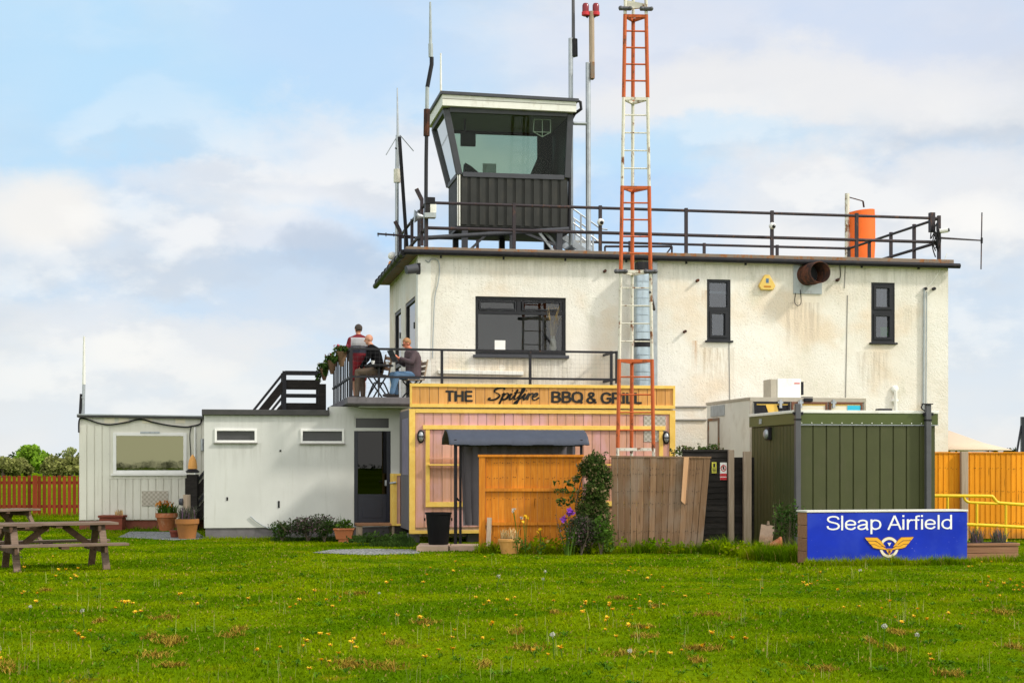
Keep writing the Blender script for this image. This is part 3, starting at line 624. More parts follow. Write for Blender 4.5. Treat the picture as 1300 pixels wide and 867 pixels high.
# ------------------------------------------------------------------ roof railing
RZ1, RZ2, RB = 7.93, 7.33, ZT+.16
VR = .25; UL = B.U(541.5, VR); URr = B.U(1192, VR); VB = VD-.35
rail = thing('roof_railing', 'dark tubular guard railing running round the flat roof edge', 'railing', B, (UL, VR, ZT+.17))
def post(u, v, top=RZ1+.05, bot=ZT+.17, w=.075): MB().box(u-w/2, u+w/2, v-w/2, v+w/2, bot, top).build('post', M['roofrail'], rail)
for x in (541.5, 652.5, 762, 871, 980, 1087.5, 1192): post(B.U(x, VR), VR)
for k in range(1, 5): post(UL, VR+k*(VB-VR)/4); post(URr, VR+k*(VB-VR)/4)
for k in range(1, 6): post(UL+(URr-UL)*k/6, VB)
for z, r_ in ((RZ1, .036), (RZ2, .04)):
    MB().tube([(UL,VR,z),(URr,VR,z-.02)], r_, 8).build('rail', M['roofrail'], rail)
    MB().tube([(UL,VR+.02,z),(UL,VB,z)], r_, 8).build('rail', M['roofrail'], rail)
    MB().tube([(URr,VR+.02,z-.02),(URr,VB,z)], r_, 8).build('rail', M['roofrail'], rail)
    MB().tube([(UL+.02,VB,z),(URr-.02,VB,z)], r_, 8).build('rail', M['roofrail'], rail)
MB().box(URr-.25, URr-.12, VR-.05, VR+.08, ZT+.9, RZ1+.12).build('corner_post', M['roofrail'], rail)
m = MB()
for k in range(14):
    a0 = Vector((URr-.12+random.uniform(-.1,.12), VR-.06+random.uniform(-.06,.06), RZ1-.1-random.uniform(0,.5)))
    m.tube(curve_pts([a0, a0+Vector((random.uniform(-.1,.1),-.03,-.2)), a0+Vector((random.uniform(-.1,.1),.03,-.4))], 4), .016, 5)
m.build('cable_bundle', M['black'], rail)
# ladder hoops and low rails standing on the roof
m = MB(); a = B.at(768,313,1.2); b = B.at(853,313,1.2); c_ = (b[0]-.25, 1.2, ZT+.18)
m.tube([a, b], .03, 6); m.tube([b, (b[0], b[1], ZT+.19)], .025, 6); m.tube([b, c_], .02, 6); m.tube([a, (a[0],a[1],ZT+.19)], .025, 6); m.build('low_rail', M['roofrail'], rail)
# cameras, lights and speakers on the railing
def dome(x, y, label):
    p = B.at(x, y, VR-.12); t = thing('security_camera', label, 'camera', B, (p[0], VR-.05, p[2]), 'cameras on the roof railing')
    m = MB(); m.ell((p[0], p[1], p[2]), (.085,.10,.085)); m.tube([(p[0],p[1],p[2]+.05),(p[0],VR-.03,p[2]+.06)], .04, 8); m.build('housing', M['upvc'], t)
    MB().ell((p[0]+.01, p[1]-.075, p[2]-.02), (.048,.04,.048)).build('lens', M['lens'], t)
dome(762.5, 282, 'white dome camera on the railing post right of the cab stairs')
dome(980.5, 287, 'white dome camera on the railing post above the yellow alarm box')
p = B.at(1199, 293, VR-.15); t = thing('security_camera', 'small white bullet camera at the right hand corner of the roof railing', 'camera', B, (p[0]-.1, VR, p[2]), 'cameras on the roof railing')
MB().tube([(p[0]-.08,p[1]+.1,p[2]),(p[0]+.1,p[1],p[2]+.02)], .06, 10).build('housing', M['upvc'], t); MB().tube([(p[0]+.101,p[1],p[2]+.02),(p[0]+.13,p[1]-.01,p[2]+.025)], .045, 10).build('lens', M['lens'], t)
p = B.at(546.5, 263, VR-.2); t = thing('weather_sensor', 'black topped cream sensor box at the left roof railing corner', 'sensor box', B, (p[0], p[1], p[2]-.25))
MB().box(p[0]-.13, p[0]+.10, p[1]-.1, p[1]+.1, p[2]+.06, p[2]+.22).build('cap', M['black'], t, .01); MB().box(p[0]-.02, p[0]+.13, p[1]-.09, p[1]+.09, p[2]-.15, p[2]+.058).build('body', M['white'], t, .01)
MB().box(p[0]-.13, p[0]-.022, p[1]-.09, p[1]+.09, p[2]-.15, p[2]+.058).build('body', M['black'], t)
MB().box(p[0]-.15, p[0]+.12, p[1]-.12, p[1]+.14, p[2]-.26, p[2]-.152).build('bracket', M['greybox'], t)
p = B.at(533, 275, .6); m = MB(); m.lathe((0,0,0), [(.02,0),(.05,.05),(.08,.12),(.15,.22),(.16,.23)], 16); m.v = [(p[0]+.1-z, p[1]+y, p[2]+x) for x, y, z in m.v]
m.tube([(p[0]+.1,p[1],p[2]),(p[0]+.2,p[1],p[2])], .05, 8); m.thing('loudspeaker_horn', 'pale grey horn loudspeaker below the cream sensor box', 'loudspeaker', M['galv'], B, (p[0], p[1], p[2]))
p = B.at(523, 342, -.3); t = thing('floodlight', 'dark round floodlight under the left roof corner', 'floodlight', B, (p[0], p[1], p[2]))
MB().tube([(p[0]-.14,p[1]-.02,p[2]-.02),(p[0]+.12,p[1]+.05,p[2]+.03)], [.10,.12], 14).build('housing', M['slate'], t); MB().box(p[0]+.12,p[0]+.2,p[1]-.02,-.15,p[2]-.1,p[2]+.15).build('bracket', M['black'], t)
p = B.side(499, 336, UL-.35); t = thing('warning_beacon', 'amber warning beacon at the rear left roof corner', 'beacon', B, p)
MB().lathe((p[0],p[1],p[2]-.11), [(.13,0),(.13,.14),(.10,.2),(.03,.22)], 14).build('lens', M['beacon'], t); MB().box(p[0]-.03,p[0]+.3,p[1]-.03,p[1]+.03,p[2]-.16,p[2]-.112).build('arm', M['black'], t)
p = B.side(498, 325, UL-.3); t = thing('security_camera', 'white dome camera just above the amber beacon', 'camera', B, p, 'cameras on the roof railing')
MB().ell(p, (.12,.12,.11)).build('housing', M['upvc'], t); MB().box(p[0]+.05,p[0]+.3,p[1]-.03,p[1]+.03,p[2]+.02,p[2]+.07).build('arm', M['black'], t)
def arm(x0, y0, x1, y1, x2, y2, v, label):
    a, b, c_ = B.at(x0,y0,v), B.at(x1,y1,v), B.at(x2,y2,v); m = MB(); m.bar(a, b, .09, .09, (0,1,0)); m.bar(b+Vector((0,0,.02)), c_, .08, .08, (0,1,0)); m.thing('cranked_post', label, 'post', M['roofrail'], B, (c_[0], v, c_[2]))
arm(528.5,240, 535.5,254, 535.5,312, .9, 'short rusty post with a cranked top beside the sensor box')
arm(501.5,281, 508,294, 508,322, 3.6, 'dark post with a cranked top on the left roof edge')

# ------------------------------------------------------------------ control cab on the roof
VC = 1.3
ul, ur_ = B.U(583, VC), B.U(720, VC); z0, z1, z2 = B.Z(650,289,VC), B.Z(650,224,VC), B.Z(600,142.5,VC)
vb = VC+1.75
cab = thing('control_cab', 'dark control cab with sloping green glass and white roof fascia on steel legs', 'control cab', B, ((ul+ur_)/2, VC+.8, ZT+.19))
m = MB(); m.box(ul, ur_, VC, vb, z0, z1-.04)
n = 12; pw = (ur_-ul)/n
for k in range(n): m.box(ul+k*pw+.05, ul+(k+1)*pw-.03, VC-.035, VC-.001, z0+.04, z1-.06)
for k in range(8): m.box(ul-.03, ul-.001, VC+.05+k*.21, VC+.19+k*.21, z0+.04, z1-.06); m.box(ur_+.001, ur_+.03, VC+.05+k*.21, VC+.19+k*.21, z0+.04, z1-.06)
m.build('skirt', M['skirt'], cab)
m = MB(); m.box(ul-.015, ul+.02, VC-.05, VC-.036, z0, z1).box(ul-.05,ul-.034,VC-.05,VC+.02,z0,z1); m.build('corner_trim', M['white'], cab)
fl_, fr_, ff, fb = .34, .05, .12, .34               # how far the glazing leans out at the top
bot = [(ul,VC,z1),(ur_,VC,z1),(ur_,vb,z1),(ul,vb,z1)]; top = [(ul-fl_,VC-ff,z2),(ur_+fr_,VC-ff,z2),(ur_+fr_,vb+fb,z2),(ul-fl_,vb+fb,z2)]
bot = [Vector(p) for p in bot]; top = [Vector(p) for p in top]
m = MB()
for i in range(4): m.bar(bot[i], top[i], .15, .13, (0,1,0))
for i in range(4):
    j = (i+1)%4; e = (bot[j]-bot[i]).normalized()*.08; m.bar(bot[i]+e, bot[j]-e, .12, .12); m.bar(top[i]+e, top[j]-e, .13, .13)
fr = m.build('glazing_frame', M['slate'], cab, .01)
def pane(i, mat, inset=.0):
    j = (i+1)%4; q = [bot[i], bot[j], top[j], top[i]]; c_ = sum(q, Vector())/4; nrm = (q[1]-q[0]).cross(q[3]-q[0]).normalized()
    q = [c_+(p-c_)*.97 for p in q]; m = MB(); m.add([p+nrm*.006 for p in q]+[p-nrm*.006 for p in q], [(0,1,2,3),(7,6,5,4),(0,4,5,1),(1,5,6,2),(2,6,7,3),(3,7,4,0)]); return m.build('glass_pane', mat, fr)
pane(0, M['cabglass']); pane(2, M['cabglass']); pane(3, M['cabside'])
m = MB(); m.hexa([p.lerp(q, f)+Vector((s_,0,0)) for f, p, q, s_ in ((.02,bot[1],top[1],-.03),(.02,bot[1],top[1],.02),(.02,bot[2],top[2],.02),(.02,bot[2],top[2],-.03),(.97,bot[1],top[1],-.03),(.97,bot[1],top[1],.02),(.97,bot[2],top[2],.02),(.97,bot[2],top[2],-.03))]); m.build('side_wall', M['skirt'], cab)
rz = z2+.065
oL, oR, oF, oB = ul-fl_-.12, ur_+fr_+.12, VC-ff-.18, vb+fb+.25
def rt(u, z): return z-(u-oL)/(oR-oL)*.05
m = MB(); m.hexa([(oL,oF,rz),(oR,oF,rz-.03),(oR,oB,rz-.03),(oL,oB,rz)]+[(oL,oF,rz+.27),(oR,oF,rz+.22),(oR,oB,rz+.22),(oL,oB,rz+.27)]); ro = m.build('roof', M['white'], cab, .006)
m = MB(); m.hexa([(oL-.05,oF-.05,rz+.272),(oR+.05,oF-.05,rz+.222),(oR+.05,oB+.05,rz+.222),(oL-.05,oB+.05,rz+.272)]+[(oL-.05,oF-.05,rz+.345),(oR+.05,oF-.05,rz+.295),(oR+.05,oB+.05,rz+.295),(oL-.05,oB+.05,rz+.345)]); m.build('roof_edge', M['slate'], ro)
m = MB(); m.bar((oL,oF-.004,rz+.17),(oR,oF-.004,rz+.135),.006,.012); m.build('fascia_joint', M['concrete'], ro)
m = MB(); m.tube([(oR+.03,oF,rz+.24),(oR+.10,oF,rz+.22),(oR+.12,oF,rz+.05),(oR-.02,oF+.15,rz-.05),(ur_+.10,VC+.1,rz-.2),(ur_+.06,VC+.05,z0-.1)], .04, 8); m.build('rainwater_pipe', M['black'], cab)
# cab interior
m = MB(); m.hexa([(ul-.25,VC+.05,z2-.50),(ur_,VC+.05,z2-.50),(ur_,vb+.15,z2-.44),(ul-.25,vb+.15,z2-.44),(ul-.32,VC+.05,z2-.03),(ur_,VC+.05,z2-.03),(ur_,vb+.25,z2-.03),(ul-.32,vb+.25,z2-.03)])
m = MB(); m.box(ul-.2, ur_, vb+.14, vb+.20, z2-.14, z2-.07); m.box(ur_-.42, ur_-.04, vb-.1, vb-.02, z1, z2-.1); m.build('rear_header', M['char'], cab)
m = MB(); m.box(ul-.05, ur_-.02, VC+.06, vb-.05, z1-.03, z1+.02); m.build('desk', M['postwood'], cab)
m = MB(); m.box(ul-.25, ur_+.02, VC, vb+.2, z2-.06, z2-.02); m.build('ceiling', M['cabceiling'], cab)
q0 = B.at(585,168,VC+.5); q1 = B.at(604,186,VC+.5)
t = thing('hanging_monitor', 'black monitor hanging inside the cab glass', 'monitor', B, (q0[0], VC+.5, q1[2]))
MB().box(q0[0], q1[0], VC+.5, VC+.58, q1[2], q0[2]).build('screen', M['black'], t, .01); MB().box(q0[0]+.08, q0[0]+.13, VC+.52, VC+.56, q0[2], z2-.06).build('stem', M['black'], t)
q = B.at(685, 212, VC+.9); m = MB(); m.bar((q[0]-.12,VC+.9,q[2]-.3),(q[0]+.1,VC+.9,q[2]+.2),.3,.07,(0,1,0)); m.thing('office_chair', 'dark chair back seen through the cab glass', 'chair', M['black'], B, (q[0], VC+.9, z1+.02), bevel=.03)
q = B.at(600,213,VC+.4); m = MB(); m.prism([(q[0]-.22,q[2]-.22),(q[0]+.25,q[2]-.22),(q[0]-.05,q[2]+.02),(q[0]-.2,q[2]+.1)], VC+.3, VC+.6); m.thing('desk_console', 'dark console at the left end of the cab desk', 'console', M['black'], B, (q[0],VC+.45,z1+.02), bevel=.01)
q = B.at(622,216,VC+.6); m = MB(); m.box(q[0]-.18,q[0]+.16,VC+.6,VC+.64,q[2]-.15,q[2]+.16); m.thing('desk_screen', 'pale screen standing in the middle of the cab desk', 'monitor', M['greybox'], B, (q[0],VC+.62,z1+.02), bevel=.008)
q = B.at(692,152,VC+.12); m = MB()                  # thin white signal lamp cage
x0, x1 = B.U(678,VC+.12), B.U(699,VC+.12); za, zb, zc = z2-.1, B.Z(690,168,VC+.12), B.Z(690,174,VC+.12)
for p, q in (((x0,za),(x0-.02,zb)),((x1,za),(x1,zb)),(((x0+x1)/2,za),((x0+x1)/2,zc)),((x0,B.Z(690,152,VC+.1)),(x1,B.Z(690,152,VC+.1))),((x0-.02,zb),((x0+x1)/2,zc)),((x1,zb),((x0+x1)/2,zc)),((x0-.02,zb),(x1,zb))):
    m.tube([(p[0],VC+.12,p[1]),(q[0],VC+.12,q[1])], .012, 6)
m.thing('wire_rack', 'white wire rack hanging at the right of the cab window', 'rack', M['white'], B, ((x0+x1)/2,VC+.12,zc))
# cab legs and braces
for u in (ul+.15, ul+1.35, ur_-.18):
    for v in (VC+.1, vb-.1): MB().box(u-.07, u+.07, v-.07, v+.07, ZT+.19, z0).build('leg', M['slate' if v < 2 else 'char'], cab)
for a, b in (((ul+.2,VC+.1,ZT+.25),(ul+.85,VC+.1,z0-.02)), ((ur_-.25,VC+.1,ZT+.25),(ur_-.75,VC+.1,z0-.02)), ((ur_-.3,VC+.1,ZT+.5),(ur_-1.1,VC+.1,z0-.1)), ((ur_+.05,VC+.3,ZT+.25),(ur_-.5,VC+.3,z0-.05))):
    MB().bar(a, b, .06, .08, (0,1,0)).build('brace', M['galv' if a[0] > 2 and a[2] < ZT+.4 else 'slate'], cab)
m = MB(); m.box(ul-.05, ur_+.1, VC+.02, vb, z0-.07, z0-.001); m.build('floor_frame', M['char'], cab)
a, b = B.at(528,303,1.0), B.at(722,291,1.0); MB().tube([a, a.lerp(b,.33), b], .055, 10).thing('roof_conduit', 'long grey conduit lying along the roof below the cab', 'conduit', M['slate'], B, (a[0],1.0,ZT+.19))
# cab steps
t = thing('cab_stairs', 'steep grey metal stairs with meshed guard on the right of the cab', 'stairs', B, (ur_+.7, 2.6, ZT+.19))
v = 2.3; a, b = B.at(722,291,v), B.at(760,316,v); s1, s2 = (ur_+.06, z0+.0), (b[0]+.05, ZT+.19)
for vv in (v, v+.75):
    MB().bar((s1[0],vv,s1[1]),(s2[0],vv,s2[1]),.16,.05,(0,1,0)).build('stringer', M['galv'], t)
    for dz in (.98, .62): MB().tube([(s1[0],vv,s1[1]+dz-.1),(s2[0]+.0,vv,s2[1]+dz-.1),(s2[0]+.18,vv,s2[1]+dz-.12)][:3 if dz > .9 else 2], .02, 6).build('handrail', M['galv'], t)
    for f in (.02, .5, .98): MB().box(s1[0]+(s2[0]-s1[0])*f-.02, s1[0]+(s2[0]-s1[0])*f+.02, vv-.02, vv+.02, s1[1]+(s2[1]-s1[1])*f, s1[1]+(s2[1]-s1[1])*f+.88).build('post', M['galv'], t)
for k in range(4):
    f = (k+.5)/4; MB().box(s1[0]+(s2[0]-s1[0])*f-.12, s1[0]+(s2[0]-s1[0])*f+.12, v+.03, v+.72, s1[1]+(s2[1]-s1[1])*f-.02, s1[1]+(s2[1]-s1[1])*f+.02).build('tread', M['galv'], t)
m = MB()
for k in range(40):
    f = k/39; u = s1[0]+(s2[0]-s1[0])*f; zb_ = s1[1]+(s2[1]-s1[1])*f; m.box(u-.006, u+.006, v+.744, v+.756, zb_+.05, zb_+.6)
for k in range(9): m.bar((s1[0],v+.76,s1[1]+.06+k*.06),(s2[0],v+.76,s2[1]+.06+k*.06),.008,.012,(0,1,0))
m.build('mesh_guard', M['white'], t)

# ------------------------------------------------------------------ aerials
def mast_thing(name, label, cat, segs, fr=B, group=None):
    """segs: (part, material, points, radius)"""
    zmin = min(p[2] for s_ in segs for p in s_[2]); p0 = segs[0][2][0]
    t = thing(name, label, cat, fr, (p0[0], p0[1], zmin), group)
    for part, mat, pts, r_ in segs: MB().tube(pts, r_, 8).build(part, M[mat], t)
    return t
P = lambda x, y, v: B.at(x, y, v)
v = 4.6
mast_thing('radio_aerial', 'slim grey aerial with two drooping whiskers at the rear left roof corner', 'aerial', [
    ('pole','galv',[P(503.8,332,v),P(504,230,v)],.05), ('pole','mastwhite',[P(504,232,v),P(504.2,215,v)],.09), ('pole','galv',[P(504.2,215,v),P(505,172,v)],.055), ('whip','galv',[P(505,172,v),P(504.4,112,v)],[.035,.015]),
    ('whisker','galv',[P(505,172,v),P(490,197,v)],.012), ('whisker','galv',[P(508,172,v),P(525,192,v+.4)],.012), ('clamp','black',[P(503,190,v),P(508,184,v)],.05)], B, 'aerials on the roof')
v = 4.2
m = MB(); m.bar(P(507,174,v), P(517.5,328,v), .085, .08, (0,1,0)); m.thing('leaning_pole', 'dark leaning stay pole beside the whiskered aerial', 'pole', M['black'], B, (P(517.5,328,v)[0], v, P(517.5,328,v)[2]))
v = .35
mast_thing('radio_aerial', 'tall cranked whip aerial on a brown pole left of the cab', 'aerial', [
    ('pole','blackrail',[P(540.5,318,v),P(541,205,v),P(541.5,172,v)],.045), ('collar','rustpipe',[P(541.5,173,v),P(542,139,v)],.075), ('pole','greybox',[P(542,139,v),P(542.5,111,v)],.045),
    ('crank','black',[P(542.5,111,v),P(548,82,v),P(548,73,v)],.05), ('insulator','greybox',[P(547,73,v),P(546.6,56,v)],.055), ('whip','greybox',[P(546.6,58,v),P(546.2,3,v)],[.04,.022])], B, 'aerials on the roof')
v = 3.0
mast_thing('radio_aerial', 'thin white whip aerial behind the left end of the cab roof', 'aerial', [('whip','white',[P(559.8,150,v),P(559.6,68,v)],[.035,.02])], B, 'aerials on the roof')
v = 1.9
mast_thing('radio_aerial', 'tall grey pole aerial with a dark clamp box right of the cab', 'aerial', [
    ('pole','galv',[P(724.8,312,v),P(724.6,49,v)],.06), ('whip','pipegrey',[P(728,73,v),P(727.6,-30,v)],[.045,.04]), ('clamp','black',[P(729.4,72,v),P(729,50,v)],.085)], B, 'aerials on the roof')
v = 1.7
t = mast_thing('obstruction_light_pole', 'grey pole carrying two red obstruction lamps beside the cab', 'light pole', [
    ('pole','galv',[P(747,318,v),P(746.6,80,v)],.065), ('pole','postwood',[P(751.5,100,v),P(751,15,v)],.07), ('arm','galv',[P(728,157,v),P(747,157.5,v)],.045), ('arm','black',[P(743.5,20,v),P(745,22.5,v),P(750,16,v)],.03), ('arm','black',[P(756.5,20,v),P(755,22.5,v),P(751,16,v)],.03)])
a, b = P(749,101,v), P(754,80,v); MB().box(a[0], b[0], v-.1, v+.08, a[2], b[2]).build('clamp_plate', M['rusty'], t, .008)
for x in (743.4, 756.4):
    p = P(x, 20, v); MB().lathe(p, [(.06,-.02),(.10,.0),(.10,.08),(.095,.085)], 14).build('lamp_base', M['signred'], t); MB().lathe((p[0],p[1],p[2]+.087), [(.085,0),(.085,.16),(.06,.21),(.02,.225)], 14).build('lamp_lens', M['redlamp'], t)
v = VR
mast_thing('dipole_aerial', 'slim sideways arm with an upright thin dipole at the right roof corner', 'aerial', [('arm','roofrail',[P(1190,302,v),P(1247,305.5,v)],[.028,.018]), ('dipole','roofrail',[P(1245.4,342,v),P(1246.6,270,v)],.016), ('clamp','black',[P(1246.2,309,v),P(1246.4,302,v)],.03)], B, 'aerials on the roof')
v = 3.4
mast_thing('dipole_aerial', 'thin horizontal yagi boom poking out from the left roof edge', 'aerial', [('arm','roofrail',[P(523,300,v),P(479,297,v)],.025)]+[('rod','roofrail',[P(x,300.5,v),P(x,295.5,v)],.012) for x in (480,490,500)], B, 'aerials on the roof')

# ------------------------------------------------------------------ balcony round the first floor
BF, BL = -.95, B.U(441, -.95)                       # front plane and left end
BV = 6.0                                            # it runs back along the left face
bal = thing('balcony', 'narrow grey concrete balcony with black rails and wire mesh round the first floor', 'balcony', B, (-.2, -.4, 3.05))
m = MB(); m.hexa([(BL+.25,BF+.06,3.05),(0,BF+.06,3.05),(0,BV,3.05),(BL+.25,BV,3.05),(BL,BF,3.10),(0,BF,3.10),(0,BV,3.10),(BL,BV,3.10)]); m.box(BL, -.001, BF, BV, 3.101, 3.25); m.box(0, UW*.37, BF, -.002, 3.05, 3.25); m.build('slab', M['plinth'], bal, .01)
m = MB(); m.box(BL+.3, -.05, BF+.12, BV-.1, 3.02, 3.048); m.box(.0, 4.6, BF+.1, -.05, 3.02, 3.048); m.build('soffit', M['soffit'], bal)
FR, FL = B.U(783, BF+.04), B.U(446, BF+.04)
zr, zm_ = B.Z(446, 442.5, BF+.04), B.Z(446, 478, BF+.04)
xs_p = [446, 561, 673, 776]
for x in xs_p: u = B.U(x, BF+.04); MB().box(u-.03, u+.03, BF+.01, BF+.07, 3.25, zr+.02).build('post', M['blackrail'], bal)
for z in (zr, zm_):
    MB().bar((FL,BF+.04,z),(FR,BF+.04,z-.01),.05,.05).build('rail', M['blackrail'], bal)
    MB().bar((FL,BF+.07,z),(FL,BV-.9,z),.05,.05).build('rail', M['blackrail'], bal)
    MB().bar((FR-.1,BF+.05,z-.02),(FR-.1,-.02,z-.02),.05,.05).build('rail', M['blackrail'], bal)
MB().box(FR-.03, FR+.03, BF+.0, BF+.08, zm_-.1, zr+.02).build('post', M['blackrail'], bal)
for k in range(1, 6): MB().box(FL-.02, FL+.02, BF+k*1.15-.02, BF+k*1.15+.02, 3.25, zr+.02).build('post', M['blackrail'], bal)
def wire(pt, L, z0, z1, d=.1, w=.002):
    m = MB(); n = int(L/d)
    for k in range(n+1): a, b = pt(k*d), pt(k*d+w); m.add([(a[0],a[1],z0),(b[0],b[1],z0),(b[0],b[1],z1),(a[0],a[1],z1)], [(0,1,2,3)])
    z = z0
    while z < z1: a, b = pt(0), pt(L); m.add([(a[0],a[1],z),(b[0],b[1],z),(b[0],b[1],z+w),(a[0],a[1],z+w)], [(0,1,2,3)]); z += d
    return m
wire(lambda s_: (FL+.05+s_, BF+.085), FR-FL-.1, 3.27, zr-.03).build('wire_mesh', M['pipegrey'], bal)
m = MB()
for k in range(5): m.box(FL-.012, FL+.012, BF+.6+k*1.15-.012, BF+.6+k*1.15+.012, 3.25, zr-.03)
m.build('baluster', M['blackrail'], bal)

# ------------------------------------------------------------------ outside stairs on the left of the balcony
SV = 4.7
sl0, sr0 = B.U(361, SV), B.U(406, SV); zz = lambda y: B.Z(380, y, SV)
ub = B.U(238, SV); zl = 3.2; k_ = (zl-.05)/(sl0-ub)
st = thing('outside_stairs', 'black outside stairs with plank sides dropping behind the white annexe', 'stairs', B, ((sl0+ub)/2, SV+.5, 0))
def at_slope(u, dz): return zl-(sl0-u)*k_+dz
rails = [(.93,.055,.06),(.62,.05,.21),(.33,.05,.06),(.0,.05,.24)]
for vv in (SV, SV+1.0):
    for dz, th, hh in rails:
        MB().bar((ub,vv,at_slope(ub,dz)),(sl0,vv,zl+dz),hh,th,(0,1,0)).build('rail' if hh < .1 else 'side_board', M['blackwood' if hh > .1 else 'blackrail'], st)
        MB().bar((sl0+.02,vv+.004,zl+dz),(sr0,vv+.004,zl+dz),th,hh).build('rail' if hh < .1 else 'side_board', M['blackwood' if hh > .1 else 'blackrail'], st)
    MB().box(sl0-.05, sl0+.05, vv-.06, vv+.06, 2.2, zl+.95).build('post', M['blackrail'], st)
    MB().box(sr0-.04, sr0+.16, vv-.07, vv+.07, 2.0, zl+.62).build('post', M['blackwood'], st)
for k in range(13):
    u = sl0-(sl0-ub)*(k+.5)/13.5; MB().box(u-.14, u+.14, SV+.04, SV+.96, at_slope(u,-.02), at_slope(u,.03)).build('tread', M['blackwood'], st)
MB().box(sl0, BL+.02, SV-.05, SV+1.05, zl-.16, zl-.13).build('landing', M['blackwood'], st)
m = MB(); 
for u_, v_ in ((sl0+.1,SV+.2),(sl0+.1,SV+.9),(sr0-.1,SV+.2)): m.box(u_-.06,u_+.06,v_-.06,v_+.06,0,zl-.16)
m.build('landing_support', M['blackwood'], st)
p = W(243.5, 657, 41.6)
np_ = thing('gate_post', 'stout black post with a pointed orange cap at the foot of the outside stairs', 'post', W0, (p.x, p.y, 0))
MB().box(p.x-.12, p.x+.16, p.y-.1, p.y+.12, 0, 1.45).build('shaft', M['blackwood'], np_, .01); MB().box(p.x-.16, p.x-.102, p.y-.08, p.y+.1, 0, 1.36).build('side_board', M['blackwood'], np_)
zt = EYE+(HZ-595)/FPX*41.6; MB().lathe((p.x+.02,p.y,zt), [(.12,0),(.118,.08),(.10,.20),(.06,.30),(.02,.36),(.005,.37)], 14).build('cap', M['signwood'], np_); MB().lathe((p.x+.02,p.y,zt-.1), [(.15,0),(.19,.03),(.10,.098)], 14).build('collar', M['black'], np_)
# ------------------------------------------------------------------ white annexe
AV = -.10
aL = B.U(259, AV); aR = -.06; zt = B.Z(300, 527, AV)
ann = thing('white_annexe', 'low white flat-roofed annexe with two slit windows and a dark door', 'building', B, (aL, AV, 0))
H1 = BH(272.5, 326, 544, 561.5, AV); H2 = BH(381.5, 437, 544.5, 562.5, AV); HD = BH(449.5, 496, 528.5, 668, AV)
m = MB(); m.wall(aL, aR, .25, zt, AV, AV+.12, [H1, H2, HD]); m.box(aL, aL+.001, AV, AV+5.0, .25, zt); m.add([(aL,AV+5,.25),(aR,AV+5,.25),(aR,AV+5,zt),(aL,AV+5,zt)], [(1,0,3,2)])
uE = B.U(418, AV); m.add([(uE,AV,zt),(aR,AV,zt),(aR,AV,3.06),(uE,AV,3.06)], [(0,1,2,3)]); m.build('wall', M['annex'], ann)
MB().box(aL+.03, aR, AV+.03, AV+4.9, 0, .249).build('plinth', M['plinth'], ann)
m = MB(); m.box(aL-.05, uE, AV-.09, AV+5.1, zt+.001, zt+.13); m.build('roof_edge', M['asphaltfelt'], ann, .01)
for a, b, c, d in (H1, H2):
    w = MB().frame(a, b, c, d, .05, AV-.03, AV+.06); wo = w.build('window', M['upvc'], ann, .004)
    MB().box(a+.045, b-.045, AV+.03, AV+.036, c+.045, d-.045).build('pane', M['frosted'], wo); MB().box(a-.02, b+.02, AV-.06, AV-.0, c-.03, c-.002).build('sill', M['concrete'], wo)
a, b, c, d = HD; zd = B.Z(470, 547, AV); z9 = B.Z(470, 543, AV)
MB().box(a, b, AV-.01, AV+.08, z9, zd).build('transom', M['annex'], ann)
MB().frame(a, b, zd-.0, d, .04, AV+.02, AV+.08).build('fanlight_frame', M['annex'], ann)
MB().box(a+.04, b-.04, AV+.05, AV+.056, zd+.04, d-.04).build('fanlight', M['frosted'], ann)
z9 -= .002
w = MB().frame(a, b, c, z9, .09, AV+.01, AV+.07); w.box(a+.09, b-.09, AV+.02, AV+.06, c+.09, c+.75); w.box(a+.2, b-.2, AV+.008, AV+.019, c+.2, c+.65); do = w.build('door', M['navy'], ann, .006)
MB().box(a+.085, b-.085, AV+.035, AV+.041, c+.75, z9-.085).build('glass', M['doorglass'], do); MB().box(b-.14, b-.10, AV-.05, AV+.009, c+.95, c+1.08).build('handle', M['galv'], do)
m = MB(); m.add([(a,AV+1.6,c),(b,AV+1.6,c),(b,AV+1.6,z9),(a,AV+1.6,z9),(a-.2,AV+.09,c),(b+.2,AV+.09,c),(b+.2,AV+.09,z9),(a-.2,AV+.09,z9)], [(0,1,2,3),(0,4,5,1),(1,5,6,2),(2,6,7,3),(3,7,4,0)]); m.build('hall_lining', M['darkroom'], ann)
for x, y, h in ((288.5,633,.08),(354,640,.16),(356,572,.04)): p = B.at(x,y,AV-.01); MB().box(p[0]-.02,p[0]+.02,AV-.012,AV-.001,p[2]-h/2,p[2]+h/2).build('wall_fixing', M['black'], ann)
m = MB(); m.tube(curve_pts([B.at(x,y,AV-.03) for x, y in ((318,655),(326,662),(338,669),(350,671),(362,672))]), .016, 6); m.build('hose', M['greybox'], ann)
a0 = B.at(453,670,-.9)
t = thing('door_step', 'low timber step below the dark annexe door', 'step', B, (a0[0], -.7, 0))
MB().box(a0[0], a0[0]+.95, -1.0, -.3, .30, .36).build('tread', M['plank'], t, .01); MB().box(a0[0]+.03, a0[0]+.12, -.97, -.35, 0, .299).build('leg', M['postwood'], t); MB().box(a0[0]+.8, a0[0]+.9, -.97, -.35, 0, .299).build('leg', M['postwood'], t)
